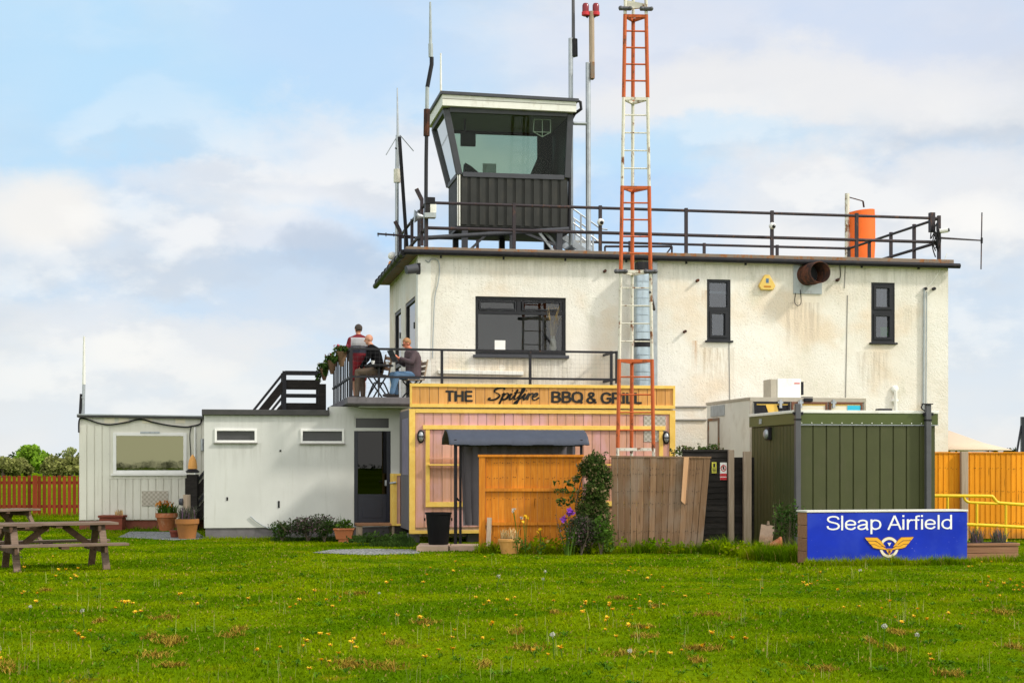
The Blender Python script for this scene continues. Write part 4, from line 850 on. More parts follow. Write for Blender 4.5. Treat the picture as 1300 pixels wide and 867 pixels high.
# ------------------------------------------------------------------ boarded hut
HV = 5.75
hL, hR = B.U(100.5, HV), B.U(259, HV)+1.2; hz = B.Z(180, 529, HV)
hut = thing('boarded_hut', 'cream boarded hut with a wide white-framed window and brick plinth', 'building', B, (hL, HV, 0))
HW = BH(143.5, 237, 549, 601, HV); zb = B.Z(180, 660, HV)
m = MB(); m.wall(hL, hR, zb, hz, HV, HV+.1, [HW]); m.add([(hL,HV,zb),(hL,HV+6,zb),(hL,HV+6,hz),(hL,HV,hz)], [(0,3,2,1)]); m.add([(hR,HV,zb),(hR,HV+6,zb),(hR,HV+6,hz),(hR,HV,hz)], [(0,1,2,3)]); m.build('wall', M['hut'], hut)
m = MB(); zb2 = B.Z(180, 540, HV); pw = .197; u = hL+.0
zs = B.Z(180, 608, HV)
while u < hR-.05:
    top = zb2 if (u+pw < HW[0]-.05 or u > HW[1]+.02) else zs
    m.box(u+.013, u+pw-.013, HV-.026, HV-.0, zb+.01, top); u += pw
m.build('weatherboarding', M['hut'], hut, .004)
MB().box(HW[0]-.12, HW[1]+.12, HV-.03, HV-.001, zs+.003, HW[2]-.06).build('apron_board', M['hut'], hut)
MB().box(hL, hR, HV+.03, HV+5.9, 0, zb-.002).build('plinth', M['brick'], hut)
m = MB(); m.hexa([(hL-.05,HV-.12,hz-.02),(hR,HV-.12,hz-.06),(hR,HV+6.1,hz-.06),(hL-.05,HV+6.1,hz-.02),(hL-.05,HV-.12,hz+.06),(hR,HV-.12,hz+.02),(hR,HV+6.1,hz+.02),(hL-.05,HV+6.1,hz+.06)]); ro = m.build('roof', M['asphaltfelt'], hut)
MB().bar((hL-.05,HV-.125,hz+.05),(hR,HV-.125,hz+.01),.012,.03).build('roof_edge_trim', M['greybox'], ro)
a, b, c, d = HW; w = MB().frame(a, b, c, d, .085, HV-.035, HV+.05); wo = w.build('window', M['upvc'], hut, .006)
MB().box(a+.08, b-.08, HV+.0, HV+.006, c+.08, d-.08).build('pane', M['filmglass'], wo); MB().box(a-.05, b+.05, HV-.09, HV-.036, c-.05, c-.003).build('sill', M['upvc'], wo); MB().box(a+.7, b-.7, HV-.05, HV-.036, d-.02, d+.03).build('trickle_vent', M['galv'], wo)
for x in (139,157,187,229): p = B.at(x,534,HV-.012); MB().box(p[0]-.13,p[0]+.13,HV-.012,HV-.001,p[2]-.06,p[2]+.08).build('vent_cover', M['cream'], hut)
m = MB(); m.tube(curve_pts([B.at(x,y,HV-.06) for x, y in ((100,549),(101,532),(110,532),(125,537),(140,539),(160,536),(178,532),(195,536),(215,540),(235,542),(243,541),(254,538),(256,531))]), .022, 6); m.tube(curve_pts([B.at(x,y,HV-.05) for x, y in ((243,541),(241,552),(242,575),(243,600))]), .014, 6); m.build('cable', M['black'], hut)
MB().tube([B.at(247.5,542,HV-.05),B.at(247.5,640,HV-.05)], .03, 8).build('downpipe', M['upvc'], hut); MB().tube([B.at(257,557,HV-.06),B.at(257,572,HV-.06)], .05, 8).build('bell', M['galv'], hut)
q = BH(180, 213.5, 623, 642, HV-.03); MB().box(q[0], q[1], HV-.045, HV-.0225, q[2], q[3]).build('vent_plate', M['checker'], hut)
mast_thing('radio_aerial', 'slim white whip aerial on the left end of the boarded hut', 'aerial', [('pole','galv',[B.at(105.5,526,HV+.3),B.at(106.5,487,HV+.3)],.04), ('whip','white',[B.at(106.5,488,HV+.3),B.at(106.8,427,HV+.3)],[.045,.025]), ('bracket','black',[B.at(101.5,527,HV+.3),B.at(103,500,HV+.3)],.035), ('bracket','greybox',[B.at(102,505,HV+.3),B.at(107,504,HV+.3)],.03)], B, 'aerials on the roof')

# ------------------------------------------------------------------ red picket fence
D = 52.5; z0_, z1_ = 0, EYE+(HZ-604)/FPX*D; x = W(101,600,D).x
pf = thing('picket_fence', 'low red picket fence beside the cream hut with the field behind', 'fence', W0, (-17, D, 0))
m = MB(); k = 0
while x > -27:
    m.box(x-.055, x+.055, D-.02, D, .05, z1_+random.uniform(-.015,.015)); x -= .1635
m.build('pickets', M['redfence'], pf)
for zr_ in (.35, 1.12): MB().box(-27, W(101,600,D).x, D+.002, D+.05, zr_-.05, zr_+.05).build('rail', M['redfence'], pf)
for px_ in (45, -27, -100, -175, -250): x_ = W(px_,600,D).x; MB().box(x_-.07, x_+.07, D-.08, D-.022, 0, z1_+.02).build('post', M['redfence'], pf)

# ------------------------------------------------------------------ picnic tables
def picnic(label, p, rz, first=None, L=1.9):
    if first: t = copy_tree(first)
    else:
        t = thing('picnic_table', label, 'picnic table', W0, (0,0,0), 'picnic tables on the lawn'); h = L/2
        for k in range(5): MB().box(-h, h, -.36+k*.148, -.36+k*.148+.135, .72, .762).build('top_board', M['tablewood'], t, .006)
        for s_ in (-1, 1):
            for k in range(2): MB().box(-h-.03, h+.06, s_*.72-.14+k*.145, s_*.72-.14+k*.145+.135, .40, .442).build('seat_board', M['tablewood'], t, .006)
        for e in (-1, 1):
            x_ = e*(h-.25)
            for s_ in (-1, 1): MB().bar((x_, s_*.62, 0), (x_, s_*.20, .718), .05, .11, (1,0,0)).build('leg', M['tabledark' if s_ > 0 else 'tablewood'], t, .004)
            MB().box(x_-.078, x_-.028, -.84, .84, .29, .398).build('cross_beam', M['tabledark'], t, .004); MB().box(x_-.078, x_-.028, -.34, .34, .62, .718).build('top_beam', M['tabledark'], t, .004)
            MB().bar((x_-e*.08, 0, .33), (e*.12, 0, .715), .10, .05, (0,1,0)).build('brace', M['tabledark'], t)
        MB().box(-.05, .05, -.34, .34, .68, .718).build('batten', M['tabledark'], t)
        for s_ in (-1, 1): MB().box(-.06, .06, s_*.72-.14, s_*.72+.14, .36, .398).build('batten', M['tabledark'], t)
    t.location = p; t.rotation_euler = (0,0,rz); t['label'] = label; return t
pt = picnic('weathered timber picnic table at the front left edge of the lawn', (W(66,720,26.1).x, 26.3, 0), R(26))
picnic('pale picnic table standing behind the weathered one', (W(-5,690,34).x, 34.0, 0), R(64), pt)

# ------------------------------------------------------------------ pots by the hut
def plantpot(name, label, p, prof, mat, plants, cat='plant pot', group=None):
    t = thing(name, label, cat, W0, p, group); pb = MB(); pb.lathe(p, prof, 22); pb.build('pot', M[mat], t)
    rt_, h = prof[-1]; MB().lathe((p[0],p[1],p[2]+h-.03), [(rt_*.93,0),(rt_*.9,.034)], 18).build('soil', M['soil'], t)
    for nm, mat2, fn in plants: mm = MB(); fn(mm, Vector((p[0],p[1],p[2]+h))); mm.build(nm, M[mat2], t, sharp=None)
    return t
def ppot(rb, rt_, h): return [(rb,0),(rb+(rt_-rb)*.8,h*.72),(rt_*.97,h*.74),(rt_*1.05,h*.76),(rt_*1.06,h),(rt_,h)]
p = W(211.5,0,41.5); plantpot('terracotta_pot', 'terracotta pot of orange blooms in front of the cream hut', (p.x,p.y,0), ppot(.18,.27,.46), 'terra', [('leaves','leafmid',lambda m,c: blades(m,c,.24,90,.26,.05,.6)), ('blooms','tulip',lambda m,c: leaves(m,(c.x-.05,c.y,c.z+.22),(.26,.2,.1),45,.07,up=1))], group='flower pots by the hut')
p = W(237.5,0,37.0); plantpot('terracotta_pot', 'large ochre terracotta pot with grey lavender by the annexe corner', (p.x,p.y,0), ppot(.19,.26,.46), 'terra2', [('leaves','leaflav',lambda m,c: blades(m,c,.2,150,.3,.02,.6))], group='flower pots by the hut')
p = W(222,0,37.6); plantpot('terracotta_pot', 'very small dark terracotta pot between the two larger pots', (p.x,p.y,0), ppot(.09,.12,.18), 'darkred', [], group='flower pots by the hut')
p = W(237,0,37.9); t = thing('timber_bollard', 'grey weathered timber stump with a round dark knob behind the ochre pot', 'post', W0, (p.x,p.y,0))
MB().tube([(p.x,p.y,0),(p.x,p.y,1.0)], [.10,.09], 12).build('stump', M['postwood'], t); MB().tube([(p.x-.08,p.y-.02,.83),(p.x-.17,p.y-.02,.83)], [.09,.07], 12).build('knob', M['slate'], t)
p = W(143,0,42.0); t = thing('planter_box', 'dark red planter box with a small tuft against the hut', 'planter', W0, (p.x,p.y,0)); MB().box(p.x-.3,p.x+.3,p.y-.2,p.y+.2,0,.33).box(p.x-.33,p.x+.33,p.y-.23,p.y+.23,.331,.39).build('box', M['darkred'], t, .01)
m = MB(); blades(m,(p.x+.16,p.y,.39),.1,50,.16,.03); m.build('plant', M['pampas'], t, sharp=None)

# ------------------------------------------------------------------ planting in front of the annexe
def shrub(name, label, px, D, h, w, mat, n, leaf, cat='shrub', stems=4, z0=0, group=None, blobs=6, dy=.7):
    c = W(px,0,D); t = thing(name, label, cat, W0, (c.x, c.y, z0), group); m = MB(); s_ = MB()
    for k in range(blobs):
        q = (c.x+random.uniform(-.6,.6)*w/2, c.y+random.uniform(-.5,.5)*w/2*dy, z0+h*random.uniform(.35,.72)); rr = random.uniform(.28,.45)
        leaves(m, q, (w*rr*.75, w*rr*dy*.75, h*rr*.8), n//blobs, leaf)
    for k in range(max(3, int(w*16))):                # shoots that break the outline
        u = random.uniform(-.5,.5)*w*.9; b = Vector((c.x+u, c.y+random.uniform(-.2,.2)*w, z0+h*.4)); e = b+Vector((u*.3+random.uniform(-.08,.08), random.uniform(-.1,.1), h*random.uniform(.35,.62)))
        s_.tube([b, e], [.006,.002], 4)
        for j in range(6): leaves(m, b.lerp(e, .4+.6*j/6), (leaf*.8,leaf*.8,leaf*.8), 2, leaf*.8)
    for k in range(stems): a = random.uniform(0,6.28); s_.tube([(c.x,c.y,z0),(c.x+math.cos(a)*w*.2,c.y+math.sin(a)*w*.15,z0+h*.6)], [.016,.006], 5)
    m.build('foliage', M[mat], t, sharp=None); s_.build('stems', M['bark'], t); return t
shrub('lavender_shrub', 'dark spiky shrub in the middle of the annexe wall', 391, 35.6, .60, 1.15, 'leafshrub', 3400, .032, blobs=11)
shrub('low_shrub', 'small green bush left of the spiky shrub by the annexe wall', 358, 35.7, .45, .55, 'leafdark', 1000, .034)
shrub('low_shrub', 'dark little bush between the spiky shrub and the red trough', 412, 35.5, .5, .5, 'leafdark', 900, .034)
c = W(437,0,35.4); t = thing('trough_planter', 'terracotta trough of green plants beside the annexe door step', 'planter', W0, (c.x,c.y,0)); MB().hexa([(c.x-.17,c.y-.1,.07),(c.x+.17,c.y-.1,.07),(c.x+.17,c.y+.1,.07),(c.x-.17,c.y+.1,.07),(c.x-.21,c.y-.13,.27),(c.x+.21,c.y-.13,.27),(c.x+.21,c.y+.13,.27),(c.x-.21,c.y+.13,.27)]).box(c.x-.23,c.x+.23,c.y-.15,c.y+.15,.271,.31).box(c.x-.12,c.x+.12,c.y-.08,c.y+.08,0,.069).build('trough', M['terra'], t, .006)
m = MB(); leaves(m,(c.x,c.y,.38),(.22,.12,.12),160,.06,up=.6); blades(m,(c.x-.1,c.y,.3),.08,16,.34,.012,.2); m.build('plants', M['leafmid'], t, sharp=None)
# ------------------------------------------------------------------ the BBQ shed
GV = -3.0
gL, gR = B.U(521, GV), B.U(855, GV); Zg = lambda y: B.Z(521, y, GV)
zb, zs0, zs1 = Zg(673), Zg(517), Zg(488)
shed = thing('barbecue_shed', 'pink and orange boarded grill shed with yellow trim and a lettered fascia', 'shed', B, (gL, GV, 0))
def nails(parent, u0, u1, v, rows, n):
    m = MB()
    for z in rows:
        for k in range(n):
            for d in (-.022, .022):
                if random.random() < .8: u = u0+(u1-u0)*(k+.5)/n+d+random.uniform(-.012,.012); zz_ = z+random.uniform(-.02,.02); m.box(u-.006, u+.006, v-.003, v, zz_-.008, zz_+.006)
    tag(m.build('nail_heads', M['black'], parent), kind='stuff')
def boards(m, u0, u1, z0, z1, v, pw=.2, th=.022, gap=.012):
    n = max(1, round((u1-u0)/pw)); w_ = (u1-u0)/n
    for k in range(n): m.box(u0+k*w_+gap/2, u0+(k+1)*w_-gap/2, v-th+random.uniform(0,.003), v, z0, z1)
    return m
m = boards(MB(), gL+.1, gR-.1, zb+.06, zs0-.03, GV); m.build('front_boards', M['shedwood'], shed, .003)
m = MB(); m.box(gL+.01, gR-.01, GV+.002, GV+2.0, zb, zs0).box(gL+.3,gR-.3,GV+.4,GV+1.8,.12,zb-.001); m.build('wall', M['postwood'], shed)
m = boards(MB(), gL, gR, zs0+.03, zs1, GV-.02, .205); sg = MB().box(gL, gR, GV-.019, GV+.06, zs0+.03, zs1-.01); m.build('sign_board', M['signwood'], shed, .003); sg.build('sign_backing', M['postwood'], shed)
m = MB(); m.box(gL-.02, gR+.02, GV-.075, GV-.045, zs1-.05, zs1+.02).box(gL-.02, gR+.02, GV-.075, GV-.045, zs0-.00, zs0+.075).box(gL-.02, gL+.03, GV-.074, GV-.045, zs0+.077, zs1-.052).box(gR-.03, gR+.02, GV-.074, GV-.045, zs0+.077, zs1-.052); m.build('sign_trim', M['yellowtrim'], shed, .004)
m = MB(); yl = Zg(526)
m.box(gL-.03, gL+.10, GV-.05, GV+.0, zb, zs0-.03).box(gR-.10, gR+.03, GV-.05, GV+.0, zb, zs0-.03).box(gL+.101, gR-.101, GV-.052, GV-.024, zs0-.12, zs0-.03).box(gL-.03, gR+.03, GV-.055, GV+.0, zb-.075, zb-.001); m.build('yellow_trim', M['yellowtrim'], shed, .005)
hu0, hu1 = B.U(540, GV), B.U(841, GV)
m = MB(); m.box(hu0-.06, hu1+.05, GV-.075, GV-.024, Zg(545), Zg(539.5)).box(hu0, hu0+.09, GV-.06, GV-.024, Zg(637), Zg(545)-.001).box(hu1-.09, hu1, GV-.06, GV-.024, Zg(637), Zg(545)-.001).box(hu0, hu1, GV-.062, GV-.024, Zg(643.5), Zg(637)-.001)
m.build('hatch_frame', M['yellowtrim'], shed, .004)
m = MB(); m.box(hu0+.05, hu1-.1, GV-.17, GV-.063, Zg(591), Zg(589)); m.build('hatch_shelf', M['yellowtrim'], shed, .004); MB().box(hu0+.09, hu1-.1, GV-.10, GV-.063, Zg(582.5), Zg(581)).build('shelf_rail', M['shedwood'], shed)
q = [B.U(817,GV), B.U(838,GV)]; MB().box(q[0], q[1]+.12, GV-.03, GV-.0235, Zg(560), Zg(526)).build('mesh_panel', M['checker'], shed)
# left side: poster and a small gate panel
m = MB(); m.box(gL+.005-.02, gL+.005, GV+.02, GV+1.98, zb, zs0-.05); m.build('side_wall', M['curtain'], shed)
MB().box(gL-.022, gL-.0155, GV+.25, GV+1.4, Zg(603), Zg(530)).build('poster', paint('violet_poster', (.20,.18,.26), .5, .35, 4), shed)
gv = -1.2; g0, g1 = B.U(501, gv), B.U(520, gv)+.0; za, zc = B.Z(510,667,gv), B.Z(510,601,gv)
gt = thing('side_gate', 'small yellow-framed board gate between the dark door and the grill shed', 'gate', B, ((g0+g1)/2, gv, 0))
boards(MB(), g0+.03, g1-.02, za+.03, zc-.03, gv, .11).build('boards', M['shedwood'], gt); MB().frame(g0, g1, za, zc, .045, gv-.05, gv-.023).build('frame', M['yellowtrim'], gt)
MB().box(g0-.05,g0-.002,gv-.06,gv+.5,za,zc).build('side_post', M['yellowtrim'], gt); MB().tube([(g0-.12,gv-.08,zc-.22),(g0+.02,gv-.08,zc-.2)], .025, 8).build('latch', M['galv'], gt); MB().box(g0,g1,gv-.01,gv+.05,0,za-.001).build('post', M['blackwood'], gt)
# lettering
yb = lambda y: B.Z(600, y, GV)
def letters(s_, x0, x1, ya, yc):
    u0, u1 = B.U(x0, GV), B.U(x1, GV); z0_ = B.Z(x0, ya, GV); h = B.Z(x0, yc, GV)-z0_
    sign_mb(s_, h, u1-u0, (u0, GV-.046, z0_), .19).build('lettering', M['letterblack'], shed, sharp=None)
letters('THE', 565, 599, 509.5, 496); letters('BBQ', 699, 738, 511, 497); letters('& GRILL', 744, 813, 512, 498)
def script(strokes, u0, zbase, k, kz):
    m = MB()
    for s_ in strokes:
        p = curve_pts([(x, 0, z) for x, z in s_], 7); n = len(p); q = [Vector((u0+(a.x+.22*a.z)*k, GV-.052, zbase+a.z*kz)) for a in p]; rs = []
        for i in range(n):
            d = (p[min(i+1,n-1)]-p[max(i-1,0)]); d.normalize(); rs.append(k*(.042+.060*abs(d.z*.75+d.x*.3*(1 if d.z < 0 else -1)))*(.55 if i in (0,n-1) else 1))
        m.tube(q, rs, 8, True)
        m.v = [(x, GV-.052+(y-(GV-.052))*.12, z) for x, y, z in m.v]
    return m
SP = [
    [(1.02,1.28),(.98,1.5),(.78,1.52),(.45,1.46),(.22,1.25),(.28,.98),(.62,.78),(.78,.52),(.62,.18),(.25,.0),(-.05,.06),(-.02,.24),(.12,.2)],
    [(.98,.62),(1.10,.86),(1.08,.5),(1.02,-.1),(.98,-.52)], [(1.06,.3),(1.2,.72),(1.42,.84),(1.54,.6),(1.46,.22),(1.22,.06),(1.10,.2)],
    [(1.50,.3),(1.74,.82),(1.70,.4),(1.76,.06),(1.92,.2)], [(1.76,1.16),(1.80,1.22)],
    [(1.92,.2),(2.12,.75),(2.18,1.36),(2.10,.6),(2.14,.1),(2.3,.16)], [(1.94,.92),(2.16,.93),(2.46,1.0)],
    [(2.32,.2),(2.62,.82),(2.76,1.30),(2.68,1.5),(2.58,1.2),(2.54,.4),(2.48,-.3),(2.34,-.56),(2.26,-.34),(2.46,.0),(2.72,.26)],
    [(2.72,.26),(2.94,.82),(2.90,.4),(2.96,.06),(3.10,.2)], [(2.96,1.16),(3.0,1.22)],
    [(3.10,.2),(3.26,.86),(3.28,.4),(3.26,.04)], [(3.27,.4),(3.40,.78),(3.58,.86),(3.62,.70)],
    [(3.66,.36),(3.90,.50),(4.02,.72),(3.92,.88),(3.72,.7),(3.66,.34),(3.80,.06),(4.02,.08),(4.24,.36)]]
us0, us1 = B.U(620.5, GV), B.U(686.5, GV)
script(SP, us0, yb(507.6), (us1-us0)/4.5, (B.Z(650,492.2,GV)-B.Z(650,507.6,GV))/1.52).build('lettering', M['letterblack'], shed)
def bulkhead(x, y, label, mat='black'):
    p = B.at(x, y, GV-.024); t = thing('bulkhead_lamp', label, 'lamp', B, (p[0], GV-.03, p[2]-.18), 'bulkhead lamps on the shed'); MB().ell((p[0],GV-.065,p[2]), (.085,.04,.15)).build('rim', M['black'], t); MB().ell((p[0],GV-.095,p[2]), (.055,.045,.105)).build('lens', M['galv'], t); MB().box(p[0]-.06,p[0]+.06,GV-.145,GV-.09,p[2]-.012,p[2]+.012).build('guard', M['black'], t)
bulkhead(534, 554, 'oval bulkhead lamp at the left end of the grill shed front'); bulkhead(845, 555.5, 'oval bulkhead lamp at the right end of the grill shed front')
for x in (525, 600, 700, 790, 850): u = B.U(x, GV+.3); MB().box(u-.12, u+.12, GV+.2, GV+.5, 0, zb-.077).build('block', M['plinth'], shed)

# ------------------------------------------------------------------ barbecue shelter
D = 32.6; TF = Fr(W(576,0,D).x, D, 8)
tl, tr = 0, TF.U(741, 0); zf = TF.Z(600, 561, 0); zr_ = TF.Z(660, 548.5, .75)
sh = thing('barbecue_shelter', 'grey roofed barbecue shelter on black posts with a hanging grey curtain', 'shelter', TF, (tr/2, .7, 0))
m = MB(); rows = 9; cols = 60
for k in range(cols+1):
    for j in range(rows+1):
        f = j/rows; u = -.10+(tr+.2)*k/cols; v = -.12+1.64*f; z = zf-.02+(zr_-zf+.07)*math.sin(math.pi*min(max(f,.0),1))**.75+.003*math.cos(k*math.pi)
        if j == 0: z -= .03+.012*(1 if (k//9)%2 else 0)
        m.v.append((u, v, z))
m.f = [(k*(rows+1)+j, (k+1)*(rows+1)+j, (k+1)*(rows+1)+j+1, k*(rows+1)+j+1) for k in range(cols) for j in range(rows)]
o = m.build('roof', M['felt'], sh); md = o.modifiers.new('thickness', 'SOLIDIFY'); md.thickness = .02
for u, v in ((.03,.0),(.19,.5),(tr-.05,.0),(tr-.05,1.4),(.19,1.38)): MB().box(u-.025, u+.025, v-.025, v+.025, 0, zf+.05).build('post', M['black'], sh)
MB().bar((.03,0,zf-.06),(tr-.05,0,zf-.06),.04,.05).build('beam', M['black'], sh); m = MB(); m.tube(curve_pts([(.03,0,1.0),(.06,.2,1.05),(.13,.3,.98),(.19,.5,.98)]), .02, 6); m.build('brace', M['black'], sh)
m = MB(); n = 40
for k in range(n+1):
    f = k/n; u = .21+(tr-.27)*f; wv = .03*math.sin(k*1.9)+.015*math.sin(k*.7)
    for z in (.45, .9, 1.4, zf+.02): m.v.append((u+(.03*(zf-z) if k < 4 else 0), .62+wv*(1.3-.3*z), z))
m.f = [(k*4+j, (k+1)*4+j, (k+1)*4+j+1, k*4+j+1) for k in range(n) for j in range(3)]
m.build('curtain', M['curtain'], sh)
c = W(556.5,0,32.2); t = thing('water_butt', 'black plastic tub beside the barbecue shelter posts', 'tub', W0, (c.x,c.y,.112))
MB().lathe((c.x,c.y,.112), [(.19,0),(.20,.02),(.25,.60),(.27,.605),(.27,.64),(.24,.642),(.23,.45)], 22).build('body', M['rubber'], t); MB().box(c.x-.28,c.x-.26,c.y-.05,c.y+.05,.58,.64).box(c.x+.26,c.x+.28,c.y-.05,c.y+.05,.58,.64).build('handle', M['rubber'], t)
a, b = W(529,0,31.6), W(606,0,31.6); m = MB(); m.box(a.x, a.x+.62, 31.5, 32.7, .0, .11).box(a.x+.64, b.x, 31.7, 32.7, 0, .10); m.thing('stone_slabs', 'low brown slab edging under the black tub', 'paving slab', M['stone'], W0, ((a.x+b.x)/2, 32, 0), bevel=.008)

# ------------------------------------------------------------------ fence panels in the middle
OF = Fr(W(608,0,31.2).x, 31.2, 4); Zo = lambda y: OF.Z(670, y, 0); oR = OF.U(739.5, 0); zt = Zo(577)
t = thing('orange_fence_panel', 'orange stained fence panel with cross rails standing in front of the shelter', 'fence panel', OF, (oR/2, 0, 0))
boards(MB(), .0, oR, .03, zt-.03, .03, .13, .02, .004).build('boards', M['orangewood'], t); nails(t, .13, oR, .0085, (.30, 1.05, 1.45, 1.75), 15)
MB().box(.0, .12, -.045, .008, .0, zt-.05).build('post', M['orangewood'], t); MB().box(-.02, oR+.02, -.06, .06, zt-.048, zt).build('top_rail', M['orangewood'], t, .004)
for y in (621.5, 664.5): MB().box(.121, oR, -.035, .006, Zo(y)-.03, Zo(y)+.03).build('cross_rail', M['orangewood'], t)
MB().bar((.17,-.14,.05),(.20,-.06,.68),.09,.03,(0,1,0)).thing('loose_board', 'short grey board leaning on the foot of the orange panel', 'board', M['postwood'], OF, (.18,-.12,.03))
GF = Fr(W(776,0,31.3).x, 31.3, 4); Zw = lambda y: GF.Z(840, y, 0); zt = Zw(578.5); gT, gB_ = GF.U(902, 0), GF.U(890, 0)
t = thing('weathered_fence_panel', 'weathered grey-brown fence panel leaning out of square at its right end', 'fence panel', GF, (gT/2, 0, 0))
m = MB(); n = 15
for k in range(n):
    a0, a1 = k/n, (k+1)/n; b0, b1 = .02+gB_*a0, .02+gB_*a1-.006; t0, t1 = gT*a0**1.02, gT*a1**1.02-.006; y0 = -.02-random.uniform(0,.012); lo = .06+random.uniform(-.05,.03); hi = zt-.03-.0*k
    m.hexa([(b0,y0,lo),(b1,y0,lo),(b1,.005,lo),(b0,.005,lo),(t0,y0,hi),(t1,y0,hi),(t1,.005,hi),(t0,.005,hi)])
m.build('boards', M['greywood'], t, .003); nails(t, .05, gB_-.02, -.034, (.40, .95, 1.18, 1.52, 1.62), 15)
MB().bar((-.02,.0,zt-.012),(gT+.01,.0,zt-.03),.08,.03).build('top_rail', M['greywood'], t)
for z in (.4,1.5): MB().box(.05, gB_, .008, .05, z-.04, z+.04).build('cross_rail', M['greywood'], t)
bt = Fr(GF.o[0], GF.o[1]-.06, 4); p, q = GF.at(871.5,580,-.07), GF.at(866.5,639,-.07)
m = MB(); m.hexa([(q[0]-.03,-.09,q[2]+.05),(q[0]+.05,-.09,q[2]-.02),(q[0]+.05,-.05,q[2]-.02),(q[0]-.03,-.05,q[2]+.05),(p[0]-.05,-.09,p[2]),(p[0]+.045,-.09,p[2]),(p[0]+.045,-.05,p[2]),(p[0]-.05,-.05,p[2])]); m.thing('broken_batten', 'split orange batten hanging down the weathered fence panel', 'batten', M['freshbatten'], GF, (p[0],-.07,q[2]))
# dark fence with the warning signs
KF = Fr(W(860,0,32.7).x, 32.7, 6); kR = KF.U(926, 0); zt = KF.Z(890, 573, 0)
t = thing('dark_fence', 'dark lapped board fence carrying warning signs behind the weathered panel', 'fence', KF, (kR/2, 0, 0))
m = MB(); z = .05
while z < zt-.08: m.hexa([(.1,-.03,z),(kR,-.03,z),(kR,.0,z),(.1,.0,z),(.1,-.012,z+.125),(kR,-.012,z+.125),(kR,.0,z+.125),(.1,.0,z+.125)]); z += .12
m.build('boards', M['blackwood'], t); MB().box(.1,kR,-.04,.04,z,z+.04).build('top_rail', M['blackwood'], t)
a0, a1 = KF.U(936, .1), KF.U(957, .1); m = MB(); z = .05; zt2 = KF.Z(940, 581, .1)
while z < zt2-.05: m.hexa([(a0-.1,.07,z),(a1,.07,z),(a1,.1,z),(a0-.1,.1,z),(a0-.1,.088,z+.125),(a1,.088,z+.125),(a1,.1,z+.125),(a0-.1,.1,z+.125)]); z += .12
m.build('boards', M['blackwood'], t)
for x, y, w_, lab in ((928,571,.11,'square timber post with an orange top beside the prohibition sign'),(948.5,573,.16,'wider grey timber post next to the green cabin')):
    p = KF.at(x, y, -.1); MB().box(p[0]-w_/2, p[0]+w_/2, -.16, -.04, 0, p[2]).thing('fence_post', lab, 'post', M['postwood'], KF, (p[0],-.1,0), 'posts beside the green cabin', bevel=.008)
q = BH  # signs
def ksign(x0, x1, y0, y1, mat, name, label):
    a, b = KF.at(x0, y1, -.04), KF.at(x1, y0, -.04); t = thing(name, label, 'sign', KF, ((a[0]+b[0])/2, -.04, a[2])); MB().box(a[0], b[0], -.052, -.042, a[2], b[2]).build('plate', M[mat], t); return t, a, b
t, a, b = ksign(903.5, 909.5, 586.5, 600.5, 'signyellow', 'warning_sign', 'small yellow warning sign on the dark fence'); w_, h_ = b[0]-a[0], b[2]-a[2]
m = MB(); m.box(a[0]+w_*.3,b[0]-w_*.3,-.056,-.053,a[2]+h_*.55,b[2]-h_*.12)
for k in range(3): m.box(a[0]+w_*.15,b[0]-w_*.15,-.056,-.053,a[2]+h_*(.12+.13*k),a[2]+h_*(.18+.13*k))
m.build('symbol', M['letterblack'], t)
t, a, b = ksign(914, 922.5, 587, 609, 'paper', 'prohibition_sign', 'white and red prohibition sign on the dark fence'); w_, h_ = b[0]-a[0], b[2]-a[2]; cx_, cz_ = (a[0]+b[0])/2, b[2]-h_*.32
m = MB(); m.box(a[0],b[0],-.056,-.0525,a[2]+h_*.20,a[2]+h_*.37).box(a[0],b[0],-.056,-.0525,a[2],a[2]+h_*.15); m.build('red_panel', M['signred'], t)
m = MB(); n = 24; r0, r1 = w_*.30, w_*.42
vs_ = [(cx_+r_*math.cos(2*math.pi*k/n), -.057, cz_+1.15*r_*math.sin(2*math.pi*k/n)) for r_ in (r0, r1) for k in range(n)]; m.add(vs_, [(k, (k+1)%n, n+(k+1)%n, n+k) for k in range(n)]); m.bar((cx_-r0*.7,-.058,cz_+r0*.8),(cx_+r0*.7,-.058,cz_-r0*.8),.003,.03,(0,1,0)); m.build('red_ring', M['signred'], t)
m = MB(); m.box(cx_-.015,cx_+.02,-.0565,-.053,cz_-r0*.7,cz_+r0*.35); m.ell((cx_,-.0545,cz_+r0*.6),(.018,.002,.018)); m.build('figure', M['letterblack'], t)
# plank and pot leaning by the cabin
a, b = W(969,702,30.4), W(975,662,30.9); m = MB(); m.hexa([(a.x-.11,30.4,.02),(a.x+.13,30.4,.0),(a.x+.13,30.44,.0),(a.x-.11,30.44,.02),(b.x-.13,30.9,b.z-.05),(b.x+.13,30.9,b.z-.08),(b.x+.13,30.94,b.z-.08),(b.x-.13,30.94,b.z-.05)]); m.hexa([(b.x-.02,30.88,b.z-.06),(b.x+.03,30.88,b.z-.06),(b.x+.03,30.93,b.z-.06),(b.x-.02,30.93,b.z-.06),(b.x-.01,30.89,b.z+.01),(b.x+.02,30.89,b.z+.01),(b.x+.02,30.94,b.z+.01),(b.x-.01,30.94,b.z+.01)]); m.thing('grey_board', 'grey weathered board leaning against the side of the green cabin', 'board', M['greywood'], W0, (a.x,30.4,0))
c = W(982,690,30.0); m = MB(); m.lathe((0,0,0), [(.08,0),(.13,.22),(.14,.225),(.14,.27),(.12,.272),(.10,.1)], 16); m.v = [(c.x-.1+z*.9, c.y+y, .16+x*.9+z*.3) for x, y, z in m.v]; m.thing('fallen_pot', 'red clay pot lying on its side by the leaning grey board', 'plant pot', M['terra'], W0, (c.x,c.y,.0))

